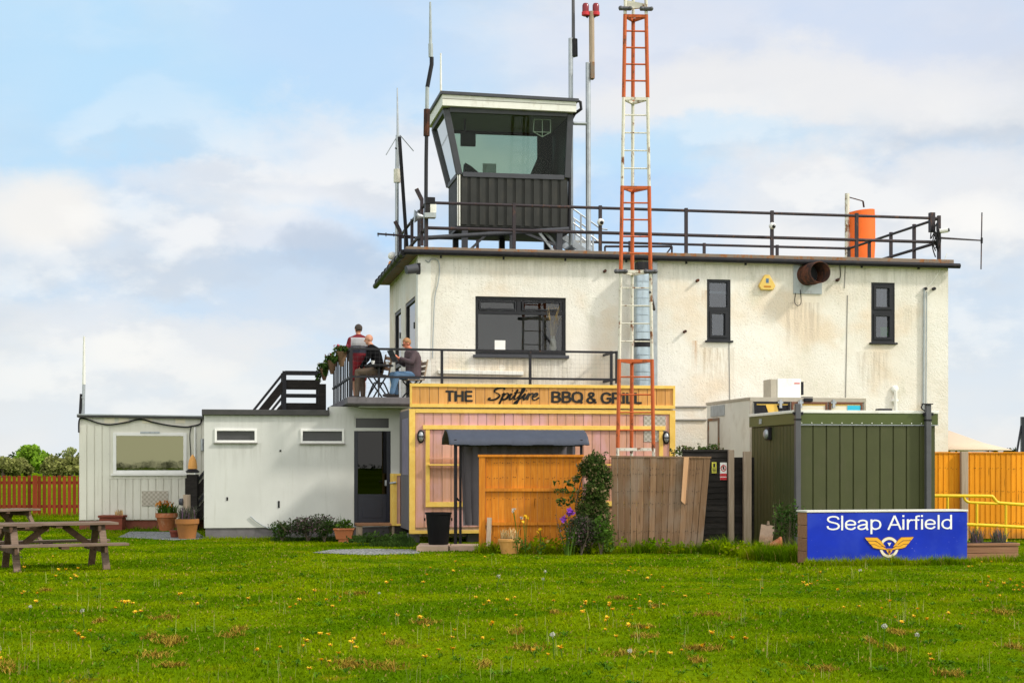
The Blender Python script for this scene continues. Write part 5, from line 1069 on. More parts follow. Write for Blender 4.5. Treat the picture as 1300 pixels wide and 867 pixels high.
# ------------------------------------------------------------------ green cabin
cp = W(1010.5, 0, 31.4); CF = Fr(cp.x, 31.4, 10.3); cw = CF.U(1187, 0); cz = CF.Z(1010, 520.5, 0)
a = CF.side(954.5, 550, 0); cd = a[1]
cab2 = thing('green_cabin', 'dark green steel cabin with ribbed walls and grey corner pipes', 'cabin', CF, (cw/2, cd/2, 0))
m = MB(); m.box(0, cw, 0, cd, .08, cz-.06); n = 10; pw = (cw-.12)/n
for k in range(n): m.box(.06+k*pw+.014, .06+(k+1)*pw-.014, -.024, -.001, .12, cz-.30)
n = 13; pd = (cd-.1)/n
for k in range(n): m.box(-.024, -.001, .05+k*pd+.012, .05+(k+1)*pd-.012, .12, cz-.30)
for k in range(n): m.box(cw+.001, cw+.024, .05+k*pd+.012, .05+(k+1)*pd-.012, .12, cz-.30)
m.build('wall', M['green'], cab2, .004)
m = MB(); m.box(-.045, cw+.045, -.045, cd+.045, cz-.275, cz-.06); m.build('fascia', M['greendark'], cab2, .006)
MB().box(-.06, cw+.06, -.06, cd+.06, cz-.059, cz).build('roof', M['white'], cab2, .008)
MB().box(-.05, cw+.05, -.05, -.046, cz-.292, cz-.277).build('fascia_trim', M['galv'], cab2)
m = MB()
for k in range(14): m.ell((.1+k*(cw-.2)/13, -.046, cz-.25), (.012,.006,.012), 8, 5)
tag(m.build('rivets', M['white'], cab2), kind='stuff')
for x, w_ in ((1012.5,.105),(1178,.105)):
    u = CF.U(x, -.12); MB().box(u-w_/2, u+w_/2, -.17, -.065, .05, cz+.12).build('corner_pipe', M['pipegrey'], cab2, .01); MB().box(u-w_/2-.01, u+w_/2+.01, -.18, -.06, cz-.2, cz-.17).build('pipe_collar', M['black'], cab2); MB().box(u-w_/2-.03, u+w_/2+.06, -.13, -.061, cz-.10, cz-.04).build('pipe_bracket', M['black'], cab2)
m = MB(); u = CF.U(1178,-.12); m.box(u-.11, u+.08, -.19, -.05, cz+.121, cz+.14); m.tube(curve_pts([(u-.1,-.12,cz+.13),(u-.14,-.12,cz+.06),(u-.07,-.12,cz+.0)]), .012, 6); m.build('pipe_cap', M['black'], cab2)
p = CF.side(977, 551, -.04); t = thing('wall_lamp', 'dark wall lamp with a pale lens on the side of the green cabin', 'lamp', CF, p); MB().box(-.10,-.026,p[1]-.1,p[1]+.12,p[2]-.12,p[2]+.14).build('housing', M['black'], t, .01); MB().ell((-.11,p[1]-.0,p[2]),(.06,.1,.10)).build('lens', M['galv'], t)
p = CF.side(966, 527, -.04); MB().box(-.06,-.047,p[1]-.07,p[1]+.07,cz-.22,cz-.12).build('plate', M['greybox'], cab2)
m = MB(); p = CF.at(1122,521,.6); m.box(p[0]-.14,p[0]+.14,.5,.7,cz+.0005,cz+.06).box(p[0]-.4,p[0]+.5,.85,.9,cz+.0005,cz+.03); m.build('roof_vent', M['black'], cab2, .01)

# ------------------------------------------------------------------ catering trailer behind the cabin
tp = W(953, 0, 35.2); TR = Fr(tp.x, 35.2, 10.3); tw = TR.U(1098.5, 0); tz = TR.Z(953, 504, 0); td = TR.side(897, 540, 0)[1]
tra = thing('catering_trailer', 'cream catering trailer with serving hatches standing behind the green cabin', 'trailer', TR, (tw/2, td/2, 0))
MB().box(0, tw, .03, td, .5, tz-.02).build('body', M['trailer'], tra, .03)
m = MB(); m.box(-.012, tw+.02, .0, .028, tz-.10, tz-.0).box(-.012, .05, .0, .028, .5, tz-.101).box(tw-.03, tw+.02, .0, .028, .5, tz-.101).bar((-.008,.03,tz-.03),(-.008,td,tz-.03),.03,.06); m.build('edge_trim', M['trim'], tra, .006)
zh0, zh1 = 2.2, TR.Z(1000, 510, 0)
xs = [956.5, 1003.5, 1051, 1095.5]
for k in range(3):
    a, b = TR.U(xs[k]+1, 0), TR.U(xs[k+1]-1, 0); h = MB().frame(a, b, zh0, zh1, .045, -.03, .0); ho = h.build('serving_hatch', M['brownink' if k else 'black'], tra)
    MB().box(a+.045, b-.045, -.008, -.001, zh0+.045, zh1-.045).build('panel', M['black'] if k == 0 else M['cream'], ho)
    MB().box(a+.045, b-.045, -.015, -.0085, zh1-.075, zh1-.046).build('yellow_edge', M['yellowtrim'], ho)
a, b = TR.U(988,0), TR.U(999,0); MB().hexa([(a,-.02,zh0),(b,-.02,zh0),(b,-.009,zh0),(a,-.009,zh0),(a-.3,-.02,zh1-.05),(b-.25,-.02,zh1-.05),(b-.25,-.009,zh1-.05),(a-.3,-.009,zh1-.05)]).build('yellow_stripe', M['yellowtrim'], tra)
a, b = TR.U(1075.5,0), TR.U(1093,0); MB().box(a, b, -.02, -.009, zh0+.05, zh1-.07).build('cyan_sticker', M['cyan'], tra)
for x in (990.5, 1016, 1058): p = TR.at(x, 511, -.03); m = MB(); m.box(p[0]-.03,p[0]+.03,-.07,-.031,p[2]-.12,p[2]+.06).box(p[0]-.06,p[0]+.06,-.06,-.031,p[2]-.02,p[2]+.02); m.build('hatch_catch', M['galv'], tra)
p = TR.at(1026, 507.5, -.03); MB().box(p[0]-.1,p[0]+.1,-.07,-.001,p[2]-.04,p[2]+.04).build('marker_lamp', M['black'], tra, .015)
a, b = TR.side(913,540,-.01)[1], TR.side(899,540,-.01)[1]; zd = TR.side(906,531,0)[2]
m = MB(); m.box(-.03,-.001,a,a+.06,1.2,zd).box(-.03,-.001,b-.06,b,1.2,zd).box(-.03,-.001,a+.061,b-.061,zd-.06,zd); m.build('door_frame', M['rusty'], tra); MB().box(-.01,-.001,a+.062,b-.062,1.2,zd-.061).build('door', M['trailer'], tra); MB().box(-.02,-.0015,TR.side(920,530,0)[1],TR.side(903,530,0)[1],tz-.35,tz-.1).build('side_panel', M['greybox'], tra)
for u in (.5, tw-.6): MB().tube([(u,.15,.33),(u,.38,.33)], .33, 18).build('wheel', M['rubber'], tra)
a, b = TR.at(978, 503, .9), TR.at(1018, 481, .9); t = thing('air_conditioner', 'white air conditioning unit on the roof of the cream trailer', 'air conditioner', TR, ((a[0]+b[0])/2, 1.1, tz-.0))
MB().box(a[0]+.17, b[0]-.02, .9, 1.45, tz, b[2]).build('housing', M['white'], t, .015); MB().box(a[0]+.02, a[0]+.168, .92, 1.43, tz, b[2]-.01).build('grille', M['trim'], t); m = MB(); m.box(b[0]-.18,b[0]-.05,.892,.8995,b[2]-.11,b[2]-.09); m.build('badge', M['signred'], t); m = MB(); m.box(b[0]+.04,b[0]+.3,1.0,1.2,tz,tz+.06).box(b[0]+.001,b[0]+.06,.95,1.1,tz+.1,b[2]-.06); m.build('pipe_cover', M['black'], t)

# ------------------------------------------------------------------ airfield sign
sp = W(1025.5, 0, 27.4); SF = Fr(sp.x, 27.4, 13); sw = SF.U(1227.5, 0); sz = SF.Z(1025, 649, 0); d = SF.side(1012.5, 690, 0)[1]
sgn = thing('airfield_sign', 'blue airfield sign with white lettering on a box of timber sleepers', 'sign', SF, (sw/2, d/2, 0))
m = MB(); n = 4
for k in range(n): m.box(0, sw, .022, d, .0+k*(sz-.02)/n+.004, (k+1)*(sz-.02)/n-.004)
m.build('sleeper_box', M['plank'], sgn, .006)
MB().box(-.005, sw+.005, -.0, .02, .05, sz-.03).build('board', M['blue'], sgn, .003)
MB().box(-.02, sw+.02, -.012, d+.01, sz-.018, sz+.012).build('top_board', M['trailer'], sgn, .004)
u0, u1 = SF.U(1049, 0), SF.U(1208, 0); zb_ = SF.Z(1100, 672.5, 0); hh = SF.Z(1100, 654, 0)-zb_
sign_mb('Sleap Airfield', hh, u1-u0, (u0, -.0015, zb_), .10, .002).build('lettering', M['letterwhite'], sgn, sharp=None)
cu_, cz_ = SF.U(1128.5, 0), SF.Z(1128, 694.5, 0); px = .01335
def ring(m, r0, r1, y0, y1, n=40):
    vs_ = [(cu_+r_*math.cos(2*math.pi*k/n), y, cz_+r_*math.sin(2*math.pi*k/n)) for y in (y0, y1) for r_ in (r0, r1) for k in range(n)]
    m.add(vs_, [(k, (k+1)%n, n+(k+1)%n, n+k) for k in range(n)]+[(n+k, n+(k+1)%n, 3*n+(k+1)%n, 3*n+k) for k in range(n)]+[(2*n+k, 2*n+(k+1)%n, (k+1)%n, k) for k in range(n)])
m = MB(); ring(m, px*9.2, px*13.8, -.006, -.001); em = m.build('emblem_ring', M['brownink'], sgn, sharp=None)
m = MB(); ring(m, px*9.8, px*13.2, -.009, -.0062); m.build('ring_face', M['cream'], em, sharp=None)
def wing(s_, grow, y0, y1):
    X = lambda x: cu_+s_*x*px; Zz = lambda y: cz_+y*px
    fe = [[(5,0.5),(13,9.5),(17,12.5),(34,12.8),(31,9.0),(19,8.8),(14,5.6),(10,2.2)],[(10,1.4),(16,6.0),(20,8.0),(30,8.2),(26.5,4.2),(20,4.2),(14,1.2)],[(3,-2.4),(9,.9),(14,.6),(20,3.5),(25.6,3.6),(22.5,0.2),(18,-1.2),(3,-3.2)]]
    m = MB()
    for k, f in enumerate(fe):
        c0 = (sum(x for x, _ in f)/len(f), sum(z for _, z in f)/len(f)); g = [((x-c0[0])*grow+c0[0], (z-c0[1])*(grow+.0)+c0[1]) for x, z in f]
        if grow > 1: g = [(x+(.7 if x > c0[0] else -.7)*.5, z+(.7 if z > c0[1] else -.7)) for x, z in f]
        poly = [(X(x), Zz(z)) for x, z in g]
        if s_ > 0: poly = poly[::-1]
        m.prism(poly, y0-k*.0006, y1-k*.0002)
    return m
for s_ in (-1, 1): wo = wing(s_, 1.05, -.0125, -.0095).build('wing', M['brownink'], sgn, sharp=None); wing(s_, 1.0, -.0175, -.0142).build('wing_face', M['gold'], wo, sharp=None)
m = MB(); m.prism([(cu_-.05,cz_-.02),(cu_+.05,cz_-.02),(cu_+.055,cz_-.06),(cu_,cz_-.13),(cu_-.055,cz_-.06)][::-1], -.019, -.0095); eo = m.build('shield', M['gold'], sgn, sharp=None); m = MB(); m.box(cu_-.02,cu_+.02,-.021,-.0191,cz_-.10,cz_-.045).box(cu_-.05,cu_+.05,-.021,-.0191,cz_-.035,cz_-.025); m.build('shield_mark', M['brownink'], eo)
m = MB(); m.prism([(cu_-.035,cz_+.08),(cu_+.035,cz_+.08),(cu_,cz_+.02)], -.019, -.0095); m.build('crest', M['cream'], sgn, sharp=None)

# ------------------------------------------------------------------ right hand fence, handrail, planter, parasol
rp = W(1180, 0, 36.0); RF = Fr(rp.x, 36.0, 6); rz = RF.Z(1240, 574, 0); rl = 4.5
t = thing('orange_board_fence', 'bright orange close-board fence to the right of the green cabin', 'fence', RF, (rl/2, 0, 0))
m = MB(); u = -.4
while u < rl:
    w_ = .125; m.hexa([(u,-.022,.05),(u+w_,-.008,.05),(u+w_,.0,.05),(u,.0,.05),(u,-.022,rz-.02),(u+w_,-.008,rz-.02),(u+w_,.0,rz-.02),(u,.0,rz-.02)]); u += w_-.004
m.build('boards', M['brightwood'], t); nails(t, -.2, rl, -.0225, (.4, 1.1, 1.62), 36); MB().box(-.4, rl, -.04, .03, rz-.019, rz+.01).build('top_rail', M['brightwood'], t)
for x in (1223.5, 1420): u = RF.U(x, -.06); MB().box(u-.08, u+.08, -.13, -.025, 0, rz+.02).build('post', M['postwood'], t, .006)
hp = W(1188, 0, 34.2); HF = Fr(hp.x, 34.2, 6); hr = thing('yellow_handrail', 'yellow tubular handrail in front of the bright orange fence', 'handrail', HF, (1.2, 0, 0)); q = lambda x, y: HF.at(x, y, 0)
def htube(pts, r_=.036): MB().tube(curve_pts([q(*p) for p in pts], 5), r_, 10).build('rail', M['yellowrail'], hr)
htube([(1180,629),(1220,629.3),(1255,629.6),(1260,630.5),(1263,634),(1266,637.3),(1272,638.5),(1300,640.5),(1345,644)]); htube([(1224,630.5),(1225,634),(1229,637),(1236,637.8),(1263,639),(1266,639.2)], .03); htube([(1180,664.5),(1230,665.5),(1300,669),(1345,672)])
for x, y in ((1203,629),(1240,638),(1277,639.5),(1312,642)): a = q(x, y); MB().tube([(a[0],.0,a[2]-.02),(a[0],.0,0)], .03, 8).build('post', M['yellowrail'], hr)
pp = W(1221, 0, 27.9+.6); PF = Fr(pp.x, 28.5, 10); pr_ = PF.U(1295, 0); pz = PF.Z(1260, 689.5, 0)
t = thing('planter_trough', 'rusty brown plank planter with two lavender tufts beside the blue sign', 'planter', PF, (pr_/2, .2, 0))
m = MB(); m.box(.02,pr_-.02,.02,.4,.0,.13).box(.02,pr_-.02,.02,.4,.135,.255).box(-.0,pr_,.0,.42,.26,pz); m.build('planks', M['plank'], t, .008); m = MB(); m.box(.03,pr_-.03,.03,.39,pz+.0005,pz+.008); m.build('soil', M['soil'], t)
for x in (1240, 1268): u = PF.U(x, .2); m = MB(); blades(m, (u,.2,pz), .12, 130, .27, .012, .55); m.build('lavender', M['leaflav'], t, sharp=None)
c = W(1205, 0, 46); pk = EYE+(HZ-546.5)/FPX*46; ek = EYE+(HZ-571)/FPX*46
t = thing('canvas_parasol', 'large beige canvas canopy beyond the bright orange fence', 'parasol', W0, (c.x, 46, 0))
m = MB(); n = 8; rr = 1.72; vs_ = [(c.x,46,pk)]+[(c.x+rr*math.cos(2*math.pi*(k+.5)/n), 46+rr*math.sin(2*math.pi*(k+.5)/n), ek) for k in range(n)]+[(c.x+.55*rr*math.cos(2*math.pi*(k+.5)/n), 46+.55*rr*math.sin(2*math.pi*(k+.5)/n), ek+(pk-ek)*.36) for k in range(n)]
m.add(vs_, [(0, 9+k, 9+(k+1)%n) for k in range(n)]+[(9+k, 1+k, 1+(k+1)%n, 9+(k+1)%n) for k in range(n)]); o = m.build('canopy', M['parasol'], t, sharp=20); md = o.modifiers.new('cloth', 'SOLIDIFY'); md.thickness = .03
MB().tube([(c.x,46,0),(c.x,46,pk-.05)], .035, 10).build('pole', M['postwood'], t); m = MB()
for k in range(n): p = vs_[1+k]; m.bar((c.x,46,ek+.15), (p[0],p[1],p[2]-.05), .03, .03)
m.build('ribs', M['black'], t)
D = 55; a, b = W(1298.5,0,D), W(1290.5,0,D); m = MB(); zt = EYE+(HZ-529)/FPX*D; m.box(a.x-.06,a.x+.12,D-.08,D+.08,0,zt); m.bar((a.x-.05,D,zt-.3),(b.x-.35,D,.0),.06,.06,(0,1,0)); m.thing('stay_post', 'dark stayed post beyond the fence at the right edge', 'post', M['navy'], W0, (a.x,D,0))

# ------------------------------------------------------------------ lattice mast
D = 33.4; MF = Fr(W(807,0,D).x, D, 4); mw = lambda z: .815-.0338*z
mast = thing('lattice_mast', 'tall orange and white banded lattice mast rising in front of the grill shed', 'mast', MF, (0, 0, 0))
zy = lambda y: MF.Z(807, y, 0)
def legp(i, z): w_ = mw(z)/2; return (( -w_, 0, z), (w_, 0, z), (0, 1.6*w_, z))[i]
bands = [(0, zy(568.5), 'mastwhite'), (zy(568.5), zy(456), 'orange'), (zy(456), zy(343), 'mastwhite'), (zy(343), zy(236.5), 'orange'), (zy(236.5), zy(124), 'mastwhite'), (zy(124), zy(19), 'orange'), (zy(19), zy(19)+1.7, 'mastwhite'), (zy(19)+1.7, zy(19)+3.4, 'orange')]
for z0_, z1_, mt in bands:
    for i in range(3): MB().tube([legp(i, z0_+.002), legp(i, z1_-.002)], .040 if mt == 'orange' else .034, 8).build('leg', M[mt], mast)
    m = MB()
    for z in (z1_-.03,):
        a, b, c = (Vector(legp(i, z)) for i in range(3)); m.bar(a, b, .05, .06); m.bar(b, c, .05, .06); m.bar(a, c, .05, .06)
    m.build('joint_plate', M[mt], mast)
    n = 5 if mt == 'mastwhite' else 5
    for k in range(1, n):
        z = z0_+(z1_-z0_)*k/n; a, b, c = (Vector(legp(i, z)) for i in range(3)); MB().tube([a, b], .019 if mt == 'orange' else .015, 6).build('rung', M[mt], mast)
for y in (345, 12):
    z = zy(y)
    for i in (0, 1): p = legp(i, z); m = MB(); m.tube([(p[0]-.13,-.03,z),(p[0]+.11,-.03,z)], .045, 8); m.ell((p[0]-.1,-.05,z),(.05,.05,.05)); m.ell((p[0]+.1,-.05,z),(.045,.05,.045)); m.build('coupling', M['pipegrey'], mast)
m = MB(); z = zy(10); w_ = mw(z)/2; m.hexa([(-w_*.8,.05,z-.02),(w_*.9,.05,z+.02),(w_*.9,.12,z+.02),(-w_*.8,.12,z-.02),(-w_*.8,.05,z+.16),(w_*.9,.05,z+.10),(w_*.9,.12,z+.10),(-w_*.8,.12,z+.16)]); m.build('sloping_plate', M['mastwhite'], mast)
m = MB(); z = zy(370); m.bar((mw(z)/2-.02,-.03,z),(mw(z)/2+.12,.3,z-.35),.05,.05); m.build('stay', M['pipegrey'], mast)

# ------------------------------------------------------------------ windsock behind the building
D = 52; x0 = W(1075.5,0,D).x; t = thing('windsock', 'orange windsock on a pale pole behind the flat roof', 'windsock', W0, (x0, D, 0)); zt = EYE+(HZ-246)/FPX*D
MB().tube([(x0,D,0),(x0,D,zt)], [.10,.075], 10).build('pole', M['mastwhite'], t)
m = MB(); m.tube([(x0,D,zt-.1),(x0+.5,D-.05,zt-.25)], .018, 6); m.tube([(x0+.5,D-.05,zt-.25),(x0+.53,D-.05,zt-.45)], .03, 6); m.build('arm', M['rustpipe'], t)
sx_, zz1, zz0 = W(1094,0,D).x, EYE+(HZ-268)/FPX*D, EYE+(HZ-352)/FPX*D; m = MB(); n = 20; L = 7
for j in range(L):
    f = j/(L-1)
    for k in range(n): th = 2*math.pi*k/n; r_ = (.42-.03*f)*(1+.05*math.sin(3*th+j)); m.v.append((sx_+r_*math.cos(th)-.04*f, D-.3*f+r_*.8*math.sin(th), zz1+(zz0-zz1)*f+.05*math.cos(th)*(1-f)))
m.f = [(j*n+k, (j+1)*n+k, (j+1)*n+(k+1)%n, j*n+(k+1)%n) for j in range(L-1) for k in range(n)]; o = m.build('sock', M['sock'], t, sharp=60)
MB().tube([(x0,D,zz1-.05),(sx_-.38,D,zz1)], .02, 6).build('swivel', M['galv'], t)
# ------------------------------------------------------------------ people on the balcony
def remesh(mb, name, vox, smooth=3):
    me = mb.mesh(name, (0,0,0), None, fix=True); o = bpy.data.objects.new(name, me); COL.objects.link(o)
    r_ = o.modifiers.new('r', 'REMESH'); r_.mode = 'VOXEL'; r_.voxel_size = vox; r_.use_smooth_shade = True
    s_ = o.modifiers.new('s', 'SMOOTH'); s_.factor = .5; s_.iterations = smooth
    dg = bpy.context.evaluated_depsgraph_get(); nm = bpy.data.meshes.new_from_object(o.evaluated_get(dg)); nm.name = name; bpy.data.objects.remove(o); bpy.data.meshes.remove(me)
    nm.materials.clear(); nm.polygons.foreach_set('use_smooth', [True]*len(nm.polygons)); return nm
def limb(m, pts, rs):
    for i in range(len(pts)-1): m.tube([pts[i], pts[i+1]], [rs[i], rs[i+1]], 14)
    for p, r_ in zip(pts, rs): m.ell(p, (r_,r_,r_), 14, 9)
def torso(m, spine, dims):                          # elliptical rings up the back
    n = 18; vs_ = []
    for (x, y, z), (a, b) in zip(spine, dims):
        for k in range(n): t = 2*math.pi*k/n; vs_.append((x+a*math.cos(t), y+b*math.sin(t), z))
    L = len(spine); m.add(vs_, [(j*n+k, j*n+(k+1)%n, (j+1)*n+(k+1)%n, (j+1)*n+k) for j in range(L-1) for k in range(n)]+[tuple(range(n-1,-1,-1)), tuple((L-1)*n+k for k in range(n))])
def hand(m, w, d, nrm):
    """palm with four unequal curled fingers and a thumb from its side"""
    w, d, nrm = Vector(w), Vector(d).normalized(), Vector(nrm).normalized(); s_ = d.cross(nrm).normalized(); nrm = s_.cross(d)
    m.ell(w+d*.045, (.042,.05,.02), 12, 8, Matrix((s_, d, nrm)).transposed())
    for i, L in enumerate((.072, .08, .074, .058)):
        b = w+d*.08+s_*(i-1.5)*.021; pts = [b]; dd = d
        for j, f in enumerate((.42,.32,.26)): dd = (dd+nrm*.38).normalized(); pts.append(pts[-1]+dd*L*f)
        m.tube(pts, [.0105,.010,.009,.008], 8)
    b = w+d*.03-s_*.036; m.tube([b, b-s_*.028+d*.028+nrm*.01, b-s_*.034+d*.058+nrm*.026], [.013,.012,.009], 8)
def person(label, p, rot, J, top,  bottom, hair, skinmat, shoes='shoe', shorts=False, lean=0, headturn=0, headtilt=.0, hairpart='hair', group=None, seatlegs=False):
    t = thing('person', label, 'person', B, p, group, rot)
    BASE[t.name] = Vector((0,0,0))
    b = MB(); spine, dims = J['spine'], J['dims']; torso(b, spine, dims)
    nk, hd = Vector(J['neck']), Vector(J['head'])
    limb(b, [nk-Vector((0,0,.05)), nk, hd-Vector((0,.0,.06))], [.062,.056,.055])
    HM = Matrix.Rotation(headturn, 3, 'Z') @ Matrix.Rotation(headtilt, 3, 'X')
    H = lambda x, y, z: hd+HM @ Vector((x,y,z))
    b.ell(hd+HM@Vector((0,-.012,.02)), (.076,.094,.098), 18, 12, HM); b.ell(H(0,.022,-.045), (.056,.068,.066), 14, 9, HM); b.ell(H(0,.062,-.088), (.03,.026,.024), 10, 7, HM)
    b.tube([H(0,.084,.015), H(0,.112,-.028)], [.009,.016], 8); b.ell(H(0,.103,-.03), (.016,.014,.012), 8, 6, HM)
    for s_ in (-1, 1): b.ell(H(s_*.079,-.008,-.008), (.012,.024,.036), 8, 7, HM); b.ell(H(s_*.028,.075,.03), (.024,.012,.008), 8, 6, HM)
    for s_ in ('L','R'):
        sh_, el, wr = J['sh'+s_], J['el'+s_], J['wr'+s_]; limb(b, [sh_, el, wr], [.052,.042,.03]); hand(b, wr, Vector(wr)-Vector(el)+Vector(J.get('hd'+s_, (0,0,0))), J.get('hn'+s_, (0,0,-1)))
        hp_, kn, an, toe = J['hip'+s_], J['kn'+s_], J['an'+s_], J['toe'+s_]; limb(b, [hp_, kn], [.088,.056]); m_ = Vector(kn).lerp(Vector(an), .33); back = Vector((0,-.018,0)) if not seatlegs else Vector((0,-.015,0))
        limb(b, [kn, tuple(m_+back), an], [.054,.058,.036]); limb(b, [an, (an[0],an[1],.04), toe], [.036,.04,.03])
    link_mesh('body', remesh(b, 'body', .0085, 2), M[skinmat], t)
    g = MB(); torso(g, [s_ for s_ in spine], [(a+.022, c+.022) for a, c in dims])
    for s_ in ('L','R'):
        sh_, el, wr = Vector(J['sh'+s_]), Vector(J['el'+s_]), Vector(J['wr'+s_]); limb(g, [sh_, el, el.lerp(wr, .93)], [.078,.062,.046]); limb(g, [nk-Vector((0,0,.03)), sh_], [.075,.076])
    link_mesh('jacket', remesh(g, 'jacket', .013, 3), M[top], t)
    g = MB(); hz_ = spine[0][2]; torso(g, [(spine[0][0],spine[0][1],hz_-.1 if not seatlegs else hz_-.05),(spine[0][0],spine[0][1],hz_+.02),(spine[1][0],spine[1][1],spine[1][2]-.02)], [(dims[0][0]*.85,dims[0][1]*.9),(dims[0][0]+.02,dims[0][1]+.02),(dims[1][0]+.016,dims[1][1]+.016)])
    for s_ in ('L','R'):
        hp_, kn, an = Vector(J['hip'+s_]), Vector(J['kn'+s_]), Vector(J['an'+s_])
        if shorts: limb(g, [hp_, hp_.lerp(kn, .5), hp_.lerp(kn, .92)], [.108,.10,.098])
        else: limb(g, [hp_, kn], [.112,.080]); limb(g, [kn, kn.lerp(an,.4), an+Vector((0,0,.02))], [.080,.074,.060])
    link_mesh('shorts' if shorts else 'trousers', remesh(g, 'trousers', .013, 3), M[bottom], t)
    for s_ in ('L','R'):
        an, toe = Vector(J['an'+s_]), Vector(J['toe'+s_]); g = MB(); d = (Vector((toe.x,toe.y,0))-Vector((an.x,an.y,0))).normalized(); g.ell((an.x-d.x*.01,an.y-d.y*.01,.05), (.05,.06,.05)); g.tube([(an.x-d.x*.04,an.y-d.y*.04,.038),(an.x+d.x*.1,an.y+d.y*.1,.036),(toe.x+d.x*.03,toe.y+d.y*.03,.032)], [.044,.048,.036], 12); g.ell((toe.x+d.x*.03,toe.y+d.y*.03,.032),(.036,.036,.03))
        o = link_mesh('shoe', remesh(g, 'shoe', .009, 3), M[shoes], t)
    if hair:
        g = MB(); 
        g.ell(H(0,-.02,.034), (.085,.097,.098), 18, 12, HM); full = hairpart == 'hair'
        hm = g.mesh('hair', (0,0,0), 60); bm = bmesh.new(); bm.from_mesh(hm); Hi = HM.inverted()
        dl = [v for v in bm.verts if (lambda q: (q.y > .045 and q.z < .075) or q.z < -.045 or (q.y > -.01 and q.z < .015) or (not full and q.z > .05))(Hi @ (v.co-hd))]; bmesh.ops.delete(bm, geom=dl, context='VERTS')
        for v in bm.verts: v.co += Vector((random.uniform(-.004,.004),)*3)
        bm.to_mesh(hm); bm.free(); o = link_mesh(hairpart, hm, M[hair], t); md = o.modifiers.new('hair', 'SOLIDIFY'); md.thickness = .012; md.offset = 0
    g = MB(); 
    for s_ in (-1, 1): g.ell(H(s_*.029,.079,.014), (.012,.008,.008), 10, 7, HM)
    g.build('eyes', M['lens'], t); g = MB(); g.ell(H(0,.086,-.058), (.024,.008,.006), 10, 6, HM); g.build('mouth', M['skinred'], t)
    return t, H
FZ = 3.25
sitspine = lambda l: [(0,0,.46),(0,-.02,.60),(0,-.03+l*.4,.78),(0,-.02+l*.8,.94),(0,.0+l,1.05),(0,.02+l,1.09)]
sitdims = [(.16,.12),(.155,.115),(.16,.115),(.185,.12),(.17,.10),(.09,.07)]
def sit(l, dz=0, **kw):
    J = dict(spine=sitspine(l), dims=sitdims, neck=(0,.02+l,1.13), head=(0,.07+l,1.28), shL=(-.19,l,1.02), shR=(.19,l,1.02), hipL=(-.10,.02,.50), hipR=(.10,.02,.50), knL=(-.13,.44,.52), knR=(.13,.46,.52), anL=(-.13,.46,.08), anR=(.13,.42,.08), toeL=(-.14,.62,.04), toeR=(.14,.58,.04)); J.update(kw)
    if dz:                                          # a higher seat: everything above the knees goes up
        up = lambda q, f=1: (q[0], q[1], q[2]+dz*f)
        J['spine'] = [up(q) for q in J['spine']]
        for k in J:
            if k[:2] in ('ne','he','sh','el','wr','hi'): J[k] = up(J[k])
            if k[:2] == 'kn': J[k] = up(J[k], .8)
    return J
stand = dict(spine=[(0,0,.90),(0,0,1.02),(0,.01,1.18),(0,0,1.33),(0,0,1.44),(0,.01,1.49)], dims=[(.165,.115),(.155,.11),(.16,.11),(.19,.115),(.175,.095),(.085,.065)], neck=(0,.02,1.53), head=(0,.05,1.66),
    shL=(-.20,0,1.41), shR=(.20,0,1.41), elL=(-.29,.02,1.12), elR=(.27,.10,1.14), wrL=(-.20,.22,1.02), wrR=(.10,.30,1.05), hipL=(-.09,0,.88), hipR=(.09,0,.88), knL=(-.10,.03,.48), knR=(.11,.02,.48), anL=(-.10,-.01,.08), anR=(.12,-.02,.08), toeL=(-.12,.14,.035), toeR=(.14,.13,.035))
vp = .55; p = (B.U(455.5, vp), vp, FZ)
person('standing person seen from behind in a red and white jacket and dark red shorts', p, R(12), stand, 'jacket', 'maroon', 'hairdark', 'skin', shorts=True, headturn=R(14), headtilt=R(-12), group='people on the balcony')
vp = .15; p = (B.U(479, vp), vp, FZ)
person('bald person in a black jacket sitting at the balcony table', p, R(62), sit(.10, dz=.15, elL=(-.27,.14,.78), elR=(.27,.14,.77), wrL=(-.13,.36,.60), wrR=(.12,.36,.60), head=(0,.22,1.26), neck=(0,.15,1.11)), 'blackcloth', 'beigecloth', None, 'skin', headturn=R(35), headtilt=R(-10), seatlegs=True, group='people on the balcony')
vp = -.38; p = (B.U(524, vp), vp, FZ+.02)
p3, H3 = person('ginger haired person in a mauve fleece and blue jeans reading a grey menu', p, R(104), sit(.03, dims=[(a*1.22, b*1.4) for a, b in sitdims], elL=(-.27,.14,.80), elR=(.25,.12,.78), wrL=(-.10,.34,.90), wrR=(.12,.32,.86), hnL=(0,.3,1), hnR=(0,.3,1), head=(0,.15,1.25), neck=(0,.06,1.12), anL=(-.12,.56,.08), anR=(.13,.36,.08), toeL=(-.13,.73,.04), toeR=(.15,.52,.04)), 'fleece', 'jeans', 'hairginger', 'skinred', headtilt=R(-28), seatlegs=True, group='people on the balcony')
g = MB()
for s_ in (-1, 1): g.frame(*sorted((s_*.012, s_*.05)), -.004, .034, .006, .096, .102)
g.box(-.012,.012,.096,.102,.014,.02)
HMx = Matrix.Rotation(R(-28), 3, 'X'); hd3 = Vector((0,.15,1.25)); g.v = [tuple(hd3+HMx@Vector(q)) for q in g.v]; g.build('spectacles', M['black'], p3)
m = MB(); a = math.radians(104); fw = lambda x, y, z: (p[0]+x*math.cos(a)-y*math.sin(a), p[1]+x*math.sin(a)+y*math.cos(a), p[2]+z)
